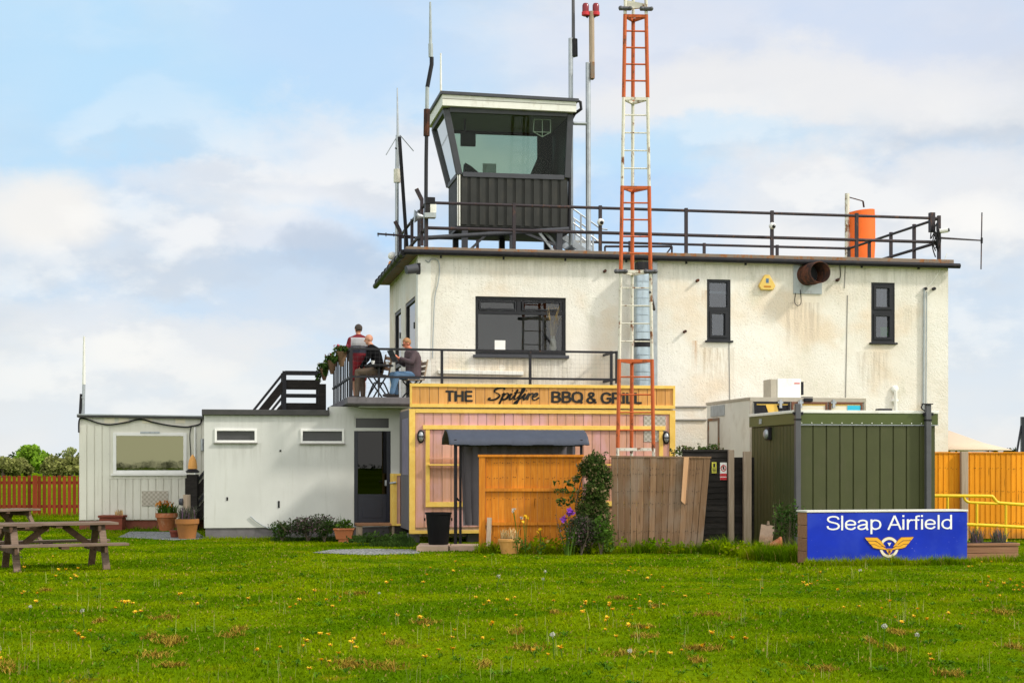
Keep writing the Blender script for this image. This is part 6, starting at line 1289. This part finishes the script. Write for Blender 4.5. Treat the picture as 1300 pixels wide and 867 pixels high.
m.hexa([fw(x, y, z) for x, y, z in ((-.18,.42,.82),(.20,.42,.82),(.20,.428,.822),(-.18,.428,.822),(-.18,.56,1.09),(.20,.56,1.09),(.20,.568,1.082),(-.18,.568,1.082))]); m.thing('menu_board', 'grey menu board held open by the ginger haired person', 'menu', M['slate'], B, fw(0,.5,.84))
def chair(label, q, rot, mat, h=.46):
    t = thing('garden_chair', label, 'chair', B, q, 'chairs on the balcony', rot); BASE[t.name] = Vector((0,0,0)); m = MB()
    for k in range(5): m.box(-.20, .20, -.20+k*.082, -.20+k*.082+.07, h-.025, h)
    m.build('seat', M[mat], t); m = MB()
    for k in range(3): m.bar((-.19,-.23-k*.03,h+.14+k*.12),(.19,-.23-k*.03,h+.14+k*.12),.015,.08)
    m.build('backrest', M[mat], t)
    for s_ in (-1, 1):
        MB().bar((s_*.20,-.20,h-.03),(s_*.20,-.30,h+.46),.025,.03).build('back_frame', M[mat], t); MB().bar((s_*.19,-.22,0),(s_*.19,.18,h-.03),.022,.03).build('leg', M['black'], t); MB().bar((s_*.165,.20,0),(s_*.165,-.16,h-.03),.022,.03).build('leg', M['black'], t)
    return t
chair('pale slatted folding chair under the ginger haired person', p, R(104), 'postwood', .42)
chair('dark folding chair under the bald person', (B.U(479,.15), .15, FZ), R(62), 'tabledark', .57)
tq = (B.U(481,-.35)-.0, -.35, FZ); t = thing('bistro_table', 'round dark cast iron table between the seated people', 'table', B, tq)
MB().lathe((tq[0],tq[1],FZ+.74), [(.33,0),(.34,.01),(.34,.03),(.32,.035)], 26).build('top', M['iron'], t); MB().tube([(tq[0],tq[1],FZ+.25),(tq[0],tq[1],FZ+.74)], .03, 10).build('stem', M['iron'], t)
for k in range(3): a = k*2.094+.4; MB().tube(curve_pts([(tq[0]+r_*math.cos(a), tq[1]+r_*math.sin(a), FZ+z) for r_, z in ((.02,.34),(.12,.36),(.22,.2),(.30,.02))]), .018, 6).build('foot', M['iron'], t)
for x, v_, lab in ((492,-.30,'white cup near the menu board on the iron table'),(473.5,-.42,'white cup at the left side of the iron table')): q = (B.U(x,v_), v_, FZ+.776); MB().lathe(q, [(.025,0),(.04,.06),(.042,.09),(.036,.088),(.03,.02)], 14).thing('cup', lab, 'cup', M['upvc'], B, q, 'cups on the balcony table')
# hanging baskets along the left balcony rail
for k, (x, lab, fl2) in enumerate(((434.5,'nearest planted coir basket, with pink blooms, on the left balcony rail','pinkbloom'),(422.5,'middle planted coir basket on the left balcony rail','darkred'),(412.5,'farthest planted coir basket trailing leaves on the left balcony rail','whitebloom'))):
    q = B.side(x, HZ, FL-.14); q = (FL-.16, q[1], zr+.0); t = thing('hanging_basket', lab, 'planter', B, (q[0], q[1], q[2]-.42), 'planted baskets on the balcony rail')
    MB().lathe((q[0],q[1],q[2]-.42), [(.04,.06),(.10,.25),(.14,.40),(.12,.41)], 16).build('basket', M['basket'], t); m = MB(); leaves(m,(q[0],q[1],q[2]+.03),(.18,.18,.09),140,.065); leaves(m,(q[0]-.16,q[1],q[2]-.14-.06*k),(.08,.13,.16+.05*k),60+30*k,.07); m.build('leaves', M['leafdark'], t, sharp=None); m = MB(); leaves(m,(q[0],q[1],q[2]+.10),(.2,.2,.07),16,.07); m.build('blooms', M[fl2], t, sharp=None)
# ------------------------------------------------------------------ climbers, weeds, shrubs by the fences
c = W(751,0,30.9); t = thing('climbing_shrub', 'dense dark green climber filling the gap between orange and weathered panels', 'climber', W0, (c.x,c.y,0)); m = MB(); s_ = MB()
for k in range(46):
    z = .12+1.66*((k+random.random())/46); wd = .38 if z < .8 else .22; q = (c.x+random.uniform(-.8,.8)*wd+(.08 if z > 1 else 0), c.y+random.uniform(-.12,.15), z); r_ = random.uniform(.13,.23); leaves(m, q, (r_,r_*.8,r_), 330, .036)
for k in range(14): q = Vector((c.x-.3-random.uniform(0,.4), c.y-.1, random.uniform(.9,1.5))); leaves(m, q, (.09,.05,.06), 12, .05)
for k in range(20):
    x = c.x+random.uniform(-.35,.4); a0 = Vector((x,c.y,random.uniform(1.3,1.8))); a1 = a0+Vector((random.uniform(-.15,.15),random.uniform(-.1,.05),random.uniform(.08,.22))); s_.tube([a0,a1],[.006,.003],4)
    for j in range(6): leaves(m, a0.lerp(a1,.3+.7*j/6), (.05,.05,.04), 3, .045)
for k in range(6): s_.tube(curve_pts([(c.x+random.uniform(-.2,.2),c.y+.05,0),(c.x+random.uniform(-.3,.3),c.y,.8),(c.x+random.uniform(-.2,.3),c.y+.05,1.7)]), .012, 5)
m.build('foliage', M['leafclimb'], t, sharp=None); s_.build('stems', M['bark'], t)
shrub('rounded_shrub', 'low rounded dark shrub at the foot of the climber', 738, 30.4, .80, .85, 'leafshrub', 3000, .03, blobs=10)
shrub('leafy_shrub', 'brighter green young bush right of the rounded dark shrub', 763, 30.5, .8, .5, 'leafmid', 900, .04)
c = W(722,0,30.3); t = thing('iris_plant', 'purple iris in bloom in front of the orange panel', 'flower', W0, (c.x,c.y,0)); m = MB(); blades(m,(c.x,c.y,0),.1,16,.62,.035,.3,.1); m.build('leaves', M['leafmid'], t, sharp=None); MB().tube([(c.x,c.y,0),(c.x+.0,c.y,.74)],.008,5).build('stem', M['leafmid'], t)
m = MB(); leaves(m,(c.x+.03,c.y,.80),(.07,.05,.07),20,.085,up=.5); leaves(m,(c.x-.10,c.y,.70),(.06,.05,.07),14,.07); m.build('petals', M['iris'], t, sharp=None)
c = W(647,0,30.7); plantpot('wooden_pot', 'yellowish tub with dry grass at the foot of the orange panel', (c.x,c.y,0), [(.16,0),(.21,.24),(.225,.245),(.225,.29),(.2,.295)], 'signwood', [('plant','pampas',lambda m,c: blades(m,c,.17,70,.2,.02,.5))])
shrub('spiky_shrub', 'sparse spiky shrub growing between the green cabin and the blue sign', 1000, 30.4, 1.05, .62, 'leafdark', 420, .05, blobs=5)
shrub('climbing_shrub', 'thin leafy climber topping the dark fence under the cream trailer', 884, 33.4, .40, 1.05, 'leafclimb', 420, .05, z0=1.75, dy=.4); 
# self-sown plants along the foot of fences: ground cover nobody could count
m = MB()
def strip(x0, x1, D0, D1, n, h, wd=.010):
    for _ in range(n):
        f = random.random(); D = D0+(D1-D0)*f+random.uniform(-.18,.22); q = W(x0+(x1-x0)*f, 0, D); k_ = .45+.9*mnoise.noise(Vector((q.x*1.8,q.y*1.8,3)))
        hh = h*max(.25, .75+k_*.6)*random.uniform(.6,1.2); blades(m, (q.x,q.y,0), .05, 4, hh, wd, .5, .4)
strip(1022,1236,27.1,27.5,1000,.14); strip(604,905,30.9,31.0,1100,.19); strip(890,1020,30.9,29.0,800,.28); strip(940,1030,29.0,27.8,500,.24); strip(1228,1300,28.2,28.3,160,.12); strip(100,260,42.2,42.2,140,.10); strip(-60,101,52.2,52.2,400,.16); strip(258,350,36.7,36.7,150,.09)
for _ in range(120):
    x = random.choice((random.uniform(612,905),random.uniform(612,905),random.uniform(895,1020))); D = 33.3 if x < 530 else (30.8 if x < 905 else 30.0-(x-900)*.012); q = W(x,0,D); leaves(m,(q.x,q.y+random.uniform(-.25,.1),random.uniform(.04,.26)),(.09,.07,.09),12,.05)
m.thing('weeds', None, None, M['grass'], W0, (0,0,0), kind='stuff', sharp=None)
m = MB()
strip(345,455,35.9,35.9,500,.14); strip(455,525,35.4,33.8,800,.17); strip(470,522,33.6,33.2,300,.13)
for _ in range(40): q = W(random.uniform(440,525),0,34.0); leaves(m,(q.x,q.y+random.uniform(-.3,1.2),random.uniform(.04,.2)),(.12,.09,.09),12,.05)
m.thing('shade_toned_weeds', None, None, M['leafdark'], W0, (0,0,0), kind='stuff', sharp=None)  # weeds by annexe and shed, their shade put into a darker leaf colour
# flowering weed stalks by the orange panel
for k, (x, h, lab) in enumerate(((657,.92,'tall thin weed with pale buds before the middle of the orange panel'),(667,.70,'shorter thin weed with yellow flowers beside the tall one'),(687,.55,'small yellow-flowered weed right of the dry grass tub'))):
    q = W(x,0,30.5); t = thing('wild_flower', lab, 'flower', W0, (q.x,q.y,0), 'tall weeds before the orange panel'); s_ = MB(); f_ = MB(); l_ = MB()
    for j in range(3): e = Vector((q.x+random.uniform(-.12,.12), q.y+random.uniform(-.06,.06), h*random.uniform(.75,1.05))); s_.tube(curve_pts([(q.x,q.y,0),(q.x+(e.x-q.x)*.3,q.y,h*.5),e]), .005, 4); leaves(f_, e, (.03,.03,.02), 9, .035); leaves(l_, Vector((q.x,q.y,h*.25)), (.10,.08,.12), 8, .05)
    s_.build('stem', M['leafmid'], t); l_.build('leaves', M['leafmid'], t, sharp=None); f_.build('bloom', M['whitebloom' if k == 0 else 'dandelion'], t, sharp=None)

# ------------------------------------------------------------------ the lawn
def lawn():
    N = 690000
    D = np.sqrt(rng.uniform(10.0**2, 56.0**2, N*2)); keep = rng.uniform(0,1,N*2) < np.clip((15.0/D)**1.25, .07, 1); D = D[keep][:N]; n = len(D)
    x = rng.uniform(-1,1,n)*(D*.40+2.5); pos = np.stack([x, D, np.zeros(n)], 1)
    mask = np.ones(n, bool)
    for g in GRAVEL:
        gx = [p[0] for p in g]; gy = [p[1] for p in g]
        inside = np.zeros(n, bool); j = len(g)-1; jit = rng.normal(0,.16,(n,2)); pj = pos[:,:2]+jit
        for i in range(len(g)):
            c_ = ((gy[i] > pj[:,1]) != (gy[j] > pj[:,1])) & (pj[:,0] < (gx[j]-gx[i])*(pj[:,1]-gy[i])/(gy[j]-gy[i]+1e-9)+gx[i]); inside ^= c_; j = i
        mask &= ~inside
    pos = pos[mask]; n = len(pos); D = pos[:,1]
    # bare earthy patches
    def fbm(p, s, seed):
        r_ = np.random.default_rng(seed); out = np.zeros(len(p))
        for o in range(5):
            a = r_.uniform(0, 6.28, 3); f = s*1.7**o
            for q in a: out += np.sin(p[:,0]*f*np.cos(q)+p[:,1]*f*np.sin(q)+r_.uniform(0,6.28))/1.35**o
        return out
    bare = fbm(pos, 2.6, 5); keep = ~((bare > 4.6) & (rng.uniform(0,1,n) < .85)); pos = pos[keep]; bare = bare[keep]; n = len(pos); D = pos[:,1]
    tall = np.clip(.8+.08*fbm(pos, .9, 9), .45, 1.6)
    h = rng.uniform(.016,.038,n)*tall*np.where(rng.uniform(0,1,n) > .99, 1.9, 1.0); w = (.0022+.00034*D)*rng.uniform(.7,1.4,n)
    az = rng.uniform(0,2*np.pi,n); ln = h*rng.uniform(.2,1.1,n); laz = rng.uniform(0,2*np.pi,n)
    e = np.stack([np.cos(az)*w, np.sin(az)*w, np.zeros(n)], 1); tip = pos+np.stack([np.cos(laz)*ln, np.sin(laz)*ln, h], 1); mid = pos+(tip-pos)*.5+np.stack([-np.cos(laz)*ln*.18, -np.sin(laz)*ln*.18, h*.12], 1)
    V = np.empty((n,5,3)); V[:,0] = pos-e; V[:,1] = pos+e; V[:,2] = mid+e*.8; V[:,3] = mid-e*.8; V[:,4] = tip
    me = bpy.data.meshes.new('lawn_grass'); me.vertices.add(n*5); me.vertices.foreach_set('co', V.reshape(-1).astype(np.float32))
    base = np.arange(n)*5; loops = np.stack([base, base+1, base+2, base+3, base+3, base+2, base+4], 1).reshape(-1)
    me.loops.add(n*7); me.loops.foreach_set('vertex_index', loops.astype(np.int32)); me.polygons.add(n*2)
    st_ = np.stack([np.arange(n)*7, np.arange(n)*7+4], 1).reshape(-1); me.polygons.foreach_set('loop_start', st_.astype(np.int32)); me.update(calc_edges=True); me.validate()
    tag(link_mesh('lawn_grass', me, M['grass']), None, None, None, 'stuff')
lawn()
# dandelions: one of each kind, then copies
def dandelion(kind):
    m = MB(); root = None
    if kind == 'flower':
        t = thing('dandelion', 'small yellow dandelion in flower among the short grass', 'flower', W0, (0,0,0), 'dandelions in flower on the lawn'); s_ = MB(); s_.tube([(0,0,0),(.005,0,.055)],.004,5); s_.build('stalk', M['leafmid'], t)
        for k in range(34): a = random.uniform(0,6.28); r_ = random.uniform(.016,.03); e = Vector((-math.sin(a),math.cos(a),0))*.005; c0 = Vector((.005,0,.055+random.uniform(0,.012))); d = Vector((math.cos(a)*r_,math.sin(a)*r_,random.uniform(.0,.016))); m.add([c0-e,c0+e,c0+d+e,c0+d-e],[(0,1,2,3)])
        m.build('petals', M['dandelion'], t, sharp=None)
    else:
        t = thing('dandelion_clock', 'pale dandelion seed head on a tall thin stalk in the lawn', 'flower', W0, (0,0,0), 'dandelion seed heads on the lawn'); s_ = MB(); s_.tube(curve_pts([(0,0,0),(.01,0,.08),(.02,.01,.17)]),.0035,5); s_.build('stalk', M['leafmid'], t); leaves(m,(.02,.01,.185),(.02,.02,.02),34,.014); m.build('seed_head', M['clock'], t, sharp=None)
    return t
d0, d1 = dandelion('flower'), dandelion('clock')
k = 0
clusters = [(rng.uniform(-60,1360), rng.uniform(712,850)) for _ in range(46)]+[(395,0)]*0+[(60,735),(95,738),(140,770),(985/2,740),(1040,735),(860,741),(845,735),(855,755),(815,770),(920,835)]
spots = []
for cx_, cy_ in clusters:
    for _ in range(int(rng.integers(1,7))): spots.append((cx_+rng.normal(0,22), cy_+rng.normal(0,5)))
for i, (x, y) in enumerate(spots[:215]):
    y = max(708, y); D = EYE*FPX/(y-HZ); o = d0 if i == 0 else copy_tree(d0); o.location = W(x, y, D)*1.0; o.location.z = 0; o.rotation_euler = (rng.uniform(-.2,.2), rng.uniform(-.2,.2), rng.uniform(0,6.28)); s_ = rng.uniform(.7,1.2); o.scale = (s_,s_,s_*rng.uniform(.7,1.3))
for i in range(13):
    x, y = rng.uniform(-30,1330), rng.uniform(712,860); D = EYE*FPX/(y-HZ); o = d1 if i == 0 else copy_tree(d1); o.location = (W(x,y,D).x, D, 0); s_ = rng.uniform(.7,1.25); o.scale = (s_,s_,s_); o.rotation_euler = (rng.uniform(-.15,.15),rng.uniform(-.15,.15),rng.uniform(0,6.28))
# worn patches of dead brown thatch lying in the lawn
m = MB()
for i in range(40):
    x, y = rng.uniform(-20,1320), rng.uniform(750,866); D = EYE*FPX/(y-HZ); c = W(x,0,D); rx, ry = random.uniform(.03,.12), random.uniform(.05,.16)
    for _ in range(int(30+rx*420)): blades(m, (c.x+random.gauss(0,rx), D+random.gauss(0,ry), random.uniform(.0,.02)), .02, 2, random.uniform(.03,.055), .010, 1.4, .3)
tt = NT('dead_thatch'); cc = tt.bright(tt.mix(tt.island(), (.30,.16,.02), (.36,.27,.04)), tt.island(), .5, 1.2); tt.pbr(cc, .95, 0, None, 0, .2)
m.thing('dead_thatch', None, None, tt.m, W0, (0,0,0), kind='stuff', sharp=None)

# broad-leaved weeds, clover and bolting grass stalks scattered through the turf
m = MB(); st = MB()
for i in range(280):
    x, y = rng.uniform(-60,1360), 704+170*rng.uniform(0,1)**1.3; D = EYE*FPX/(y-HZ); c = W(x,0,D); n = random.randint(5,11)
    for k in range(n):
        a = random.uniform(0,6.28); L_ = random.uniform(.035,.09); e = Vector((-math.sin(a),math.cos(a),0))*L_*.17; d = Vector((math.cos(a),math.sin(a),0)); p = Vector((c.x,D,.012)); q = p+d*L_*.55+Vector((0,0,random.uniform(.02,.05))); r_ = p+d*L_+Vector((0,0,random.uniform(.0,.04)))
        m.add([p, q-e, r_, q+e], [(0,1,2,3)])
for i in range(200):
    x, y = rng.uniform(-60,1360), 706+165*rng.uniform(0,1); D = EYE*FPX/(y-HZ); c = W(x,0,D)
    for k in range(random.randint(1,4)): blades(st, (c.x+random.gauss(0,.05), D+random.gauss(0,.05), 0), .01, 1, random.uniform(.10,.24), .0055, .18, .2)
m.thing('turf_weeds', None, None, foliage('turf_weed_leaves', (.06,.16,.004), (.12,.22,.008)), W0, (0,0,0), kind='stuff', sharp=None)
st.thing('bolting_grass', None, None, foliage('bolting_stalks', (.26,.30,.07), (.40,.38,.13)), W0, (0,0,0), kind='stuff', sharp=None)

# ------------------------------------------------------------------ distant trees
def tree(name, label, x, D, h, w, mat, n, leaf, trunk=.25, group='trees beyond the red fence', open_=False):
    c = W(x,0,D); t = thing(name, label, 'tree', W0, (c.x,D,0), group); m = MB(); s_ = MB(); s_.tube([(c.x,D,0),(c.x,D,h*.35),(c.x+w*.03,D,h*.7)], [trunk,trunk*.7,trunk*.3], 7)
    nb = 16 if not open_ else 22
    for k in range(nb):
        a = random.uniform(0,6.28); r_ = math.sqrt(random.random())*.36*w; zz_ = h*(random.uniform(.28,.86) if not open_ else random.uniform(.35,.92)); r_ *= math.sqrt(max(.15, 1-((zz_/h-.45)/.52)**2)); q = Vector((c.x+math.cos(a)*r_, D+math.sin(a)*r_, zz_)); rr = w*random.uniform(.13,.22)*(.7 if open_ else 1)
        leaves(m, q, (rr,rr,rr*.8), n//nb, leaf, .35); s_.tube([(c.x,D,h*.3),(c.x+(q.x-c.x)*.5,D+(q.y-D)*.5,h*.3+(q.z-h*.3)*.6),q], [trunk*.4,trunk*.2,trunk*.07], 5)
    m.build('crown', M[mat], t, sharp=None); s_.build('trunk', M['bark'], t); return t
D = 230; hy = lambda y, D: EYE+(HZ-y)/FPX*D
tree('broadleaf_tree', 'tall bright green tree above the hedge left of the hut', 38, 235, hy(564,235)*1.06, 5.2, 'treebright', 2600, .42)
tree('broadleaf_tree', 'small bright tree just right of the tallest bright green tree', 56, 236, hy(576,236), 3.4, 'treebright', 900, .42)
tree('pale_tree', 'pale thin-leaved tree close to the left wall of the hut', 91, 240, hy(568,240), 4.6, 'treepale', 800, .34, open_=True)
for x, y, w_, mt, lab in ((4,580,5.5,'treeolive','olive green bush at the left edge beyond the red fence'),(24,582,4,'treeolive','olive bush in front of the tall bright tree'),(70,580,4.6,'treeolive','brownish bush between the bright tree and the pale tree'),(88,581,4.2,'treeolive','low olive bush below the pale tree'),(110,579,5,'treeolive','olive bush partly hidden by the cream hut')):
    tree('hedge_tree', lab, x, 222+random.uniform(-4,4), hy(y,222), w_, mt, 1500, .36)
for k, (x, y, D_) in enumerate(((1283,567,190),(1302,566,195))): tree('hedge_tree', ('dark green hedge tree at the right edge beside the stayed post','dark green hedge tree at the very right edge beyond the fence')[k], x, D_, hy(y,D_), 3.2, 'treedark', 900, .3, group='trees beyond the orange fence')
# the far hedgerows all round the field read as one dark mass
m = MB()
for k in range(150):
    x = -130+k*1.0; q = (x, 262+random.uniform(-3,3), random.uniform(.8,2.6)); leaves(m, q, (1.3,1.2,1.5), 70, .4)
for k in range(230):
    x = -120+k*3.2; leaves(m, (x, -420+random.uniform(-4,4), random.uniform(.4,1.5)), (2.8,1.6,1.4), 60, .5)
for k in range(60):
    x = random.uniform(-100,440); h = random.uniform(1.2,2.6); leaves(m, (x, -416, h), (1.6+h*.5,2,h*.5), 90, .5)
m.thing('distant_hedgerows', None, None, M['treedark'], W0, (0,0,0), kind='stuff', sharp=None)
# ------------------------------------------------------------------ sky, sun, camera
sun_dir = Vector((2.6, -.72, 2.2)).normalized()
elev = math.asin(sun_dir.z); azim = math.atan2(sun_dir.x, sun_dir.y)
wd = bpy.data.worlds.new('World'); S.world = wd; wd.use_nodes = True; nt = wd.node_tree; nt.nodes.clear()
N = lambda t, **k: (lambda n: ([setattr(n, a, b) for a, b in k.items()], n)[1])(nt.nodes.new(t))
L = nt.links.new
sky = N('ShaderNodeTexSky', sky_type='NISHITA'); sky.sun_disc = False; sky.sun_elevation = elev; sky.sun_rotation = azim; sky.air_density = 1.0; sky.dust_density = .6; sky.ozone_density = 1.4
bg1 = N('ShaderNodeBackground'); L(sky.outputs[0], bg1.inputs[0]); bg1.inputs[1].default_value = .10
tc = N('ShaderNodeTexCoord'); nrm = N('ShaderNodeVectorMath', operation='NORMALIZE'); L(tc.outputs['Generated'], nrm.inputs[0])
def nz(scale, stretch, off, detail=7, rough=.58):
    mp = N('ShaderNodeMapping'); L(nrm.outputs[0], mp.inputs[0]); mp.inputs['Scale'].default_value = stretch; mp.inputs['Location'].default_value = off
    n = N('ShaderNodeTexNoise'); L(mp.outputs[0], n.inputs['Vector']); n.inputs['Scale'].default_value = scale; n.inputs['Detail'].default_value = detail; n.inputs['Roughness'].default_value = rough; return n.outputs[0]
def mr(v, a, b, c=0., d=1.):
    n = N('ShaderNodeMapRange', interpolation_type='SMOOTHSTEP'); L(v, n.inputs[0])
    for i, q in enumerate((a, b, c, d)): n.inputs[i+1].default_value = q
    return n.outputs[0]
def mth(op, a, b):
    n = N('ShaderNodeMath', operation=op)
    for i, q in enumerate((a, b)):
        if isinstance(q, (int, float)): n.inputs[i].default_value = q
        else: L(q, n.inputs[i])
    return n.outputs[0]
def cmix(f, a, b):
    n = N('ShaderNodeMix', data_type='RGBA')
    for s_, q in ((n.inputs[0], f), (n.inputs[6], a), (n.inputs[7], b)):
        if isinstance(q, float): s_.default_value = q
        elif isinstance(q, tuple): s_.default_value = (*q, 1)
        else: L(q, s_)
    return n.outputs[2]
SX = N('ShaderNodeSeparateXYZ'); L(nrm.outputs[0], SX.inputs[0])
W1_ = mth('SUBTRACT', nz(8, (1,1,1.5), (1,1,2), 7, .62), .5); W2_ = mth('SUBTRACT', nz(8, (1,1,1.5), (5,3,1), 7, .62), .5); FRONT = mr(SX.outputs[1], 0, .1)
def blob(x, y, rx, ry, warp=.03, off=0):            # a cloud standing in one direction of the sky
    d = Vector(((x-CX)/FPX, 1, (HZ-y)/FPX)).normalized(); sg = 1 if off % 2 else -1
    dx = mth('ADD', mth('SUBTRACT', SX.outputs[0], d.x), mth('MULTIPLY', W1_, warp*3*sg)); dz = mth('ADD', mth('SUBTRACT', SX.outputs[2], d.z), mth('MULTIPLY', W2_, warp*2.2))
    dx = mth('DIVIDE', dx, rx/FPX); dz = mth('DIVIDE', dz, ry/FPX); r2 = mth('ADD', mth('MULTIPLY', dx, dx), mth('MULTIPLY', dz, dz))
    return mth('MULTIPLY', mr(r2, .15, 1.5, 1., 0.), FRONT)
sxyz = N('ShaderNodeSeparateXYZ'); L(nrm.outputs[0], sxyz.inputs[0])
big = nz(3.2, (1,1,2.2), (.35,.1,.6), 8, .55); fine = nz(7.5, (1,1,2.0), (2.3,.4,1.1), 8, .6); shade = nz(4.4, (1,1,2.6), (7.1,2.2,3.4), 7, .55)
cover = mr(mth('ADD', mth('MULTIPLY', big, .65), mth('MULTIPLY', fine, .35)), .36, .58)
bright = (.93,.92,.90); grey = (.63,.68,.75)
col = cmix(mr(shade, .38, .66), bright, grey)
col = cmix(mth('MULTIPLY', mr(sxyz.outputs[2], .0, .16, 1., 0.), .35), col, (.72,.76,.80))
paleblue = (.50,.72,.98)
base = cmix(cover, paleblue, col)
def put(base, b, c, amt): return cmix(mth('MULTIPLY', b, amt), base, c)
for x, y, rx, ry, w_, c_, amt in (
    (330,90,360,130,.05,(.50,.77,1.0),.8), (20,90,200,150,.05,(.50,.77,1.0),.75), (440,40,160,90,.04,(.56,.74,.98),.6), (500,200,210,70,.05,(.87,.87,.90),.8),
    (1000,50,420,90,.05,(.74,.78,.90),.7), (960,125,330,50,.04,(.92,.90,.88),.85), (900,190,200,30,.03,(.58,.80,.98),.8), (1120,255,260,70,.05,(.93,.90,.88),.8),
    (330,225,160,30,.04,(.88,.88,.90),.7), (200,300,200,40,.05,(.72,.78,.86),.6), (58,262,88,48,.016,(.96,.92,.87),.95), (60,325,120,22,.04,(.66,.73,.82),.6), (250,350,140,26,.04,(.58,.65,.76),.65),
    (330,300,130,30,.04,(.86,.86,.90),.6), (435,335,70,46,.04,(.52,.60,.73),.75), (420,395,160,34,.04,(.66,.72,.82),.6), (230,435,150,36,.04,(.88,.84,.82),.7), (150,500,260,50,.05,(.74,.80,.87),.55), (1260,430,110,90,.05,(.70,.76,.84),.6), (100,395,110,30,.04,(.84,.84,.87),.6), (1215,290,70,34,.02,(1.0,.97,.93),.8), (170,442,60,22,.02,(.98,.95,.91),.7), (330,260,70,26,.02,(.98,.96,.94),.6), (1010,300,60,24,.02,(.98,.95,.92),.6), (60,470,70,22,.02,(.95,.93,.90),.55)):
    base = put(base, blob(x, y, rx, ry, w_, int(x)), c_, amt)
# heaped clouds low in the sky: the same noise read a little higher tells lit tops from grey undersides
ca = nz(8, (1,1,1.9), (3.1,.7,5.2), 7, .54); cb = nz(8, (1,1,1.9), (3.1,.7,5.2+.036), 7, .54)
lit = mr(mth('SUBTRACT', ca, cb), -.05, .06); cum = mth('MULTIPLY', mr(ca, .46, .60), mth('MULTIPLY', mr(SX.outputs[2], .14, .25, 1., .25), mr(SX.outputs[2], -.01, .03)))
base = cmix(mth('MULTIPLY', cum, .5), base, cmix(lit, (.67,.71,.77), (1.04,1.01,.96)))
base = cmix(mr(SX.outputs[2], .0, .14, .6, 0.), base, (.88,.89,.90))
base_v = N('ShaderNodeVectorMath', operation='SCALE'); L(cmix(mr(SX.outputs[1], -.5, .05, 1., 0.), base, (.94,.92,.88)), base_v.inputs[0]); L(mr(SX.outputs[1], -.7, .05, 1.9, 1.), base_v.inputs['Scale']); base = base_v.outputs[0]   # sky behind the camera: extra warm brightness added to light the front faces
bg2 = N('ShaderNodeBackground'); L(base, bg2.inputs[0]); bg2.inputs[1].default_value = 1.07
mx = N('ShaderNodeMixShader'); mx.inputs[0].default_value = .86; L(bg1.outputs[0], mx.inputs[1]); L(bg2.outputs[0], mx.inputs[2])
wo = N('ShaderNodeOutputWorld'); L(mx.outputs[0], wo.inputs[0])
ld = bpy.data.lights.new('sun', 'SUN'); ld.energy = 3.2; ld.angle = R(5); ld.color = (1,.93,.82)
lo = bpy.data.objects.new('sun', ld); COL.objects.link(lo); lo.rotation_euler = (-sun_dir).to_track_quat('-Z', 'Y').to_euler(); lo.location = (60,-30,60)
cd_ = bpy.data.cameras.new('camera'); cam = bpy.data.objects.new('camera', cd_); COL.objects.link(cam); cam.location = (0,0,EYE); cam.rotation_euler = (R(90),0,0)
cd_.sensor_fit = 'HORIZONTAL'; cd_.sensor_width = 36; cd_.lens = 36*FPX/1300; cd_.shift_y = (HZ-433.5)/1300; cd_.clip_start = .1; cd_.clip_end = 4000
S.camera = cam
vs = S.view_settings; vs.view_transform = 'Standard'; vs.look = 'None'; vs.exposure = 0; vs.gamma = 1
try: vs.use_curve_mapping = False
except Exception: pass
vs.exposure = 0; S.render.engine = 'CYCLES'; S.cycles.use_denoising = True; S.cycles.max_bounces = 8; S.cycles.transparent_max_bounces = 12
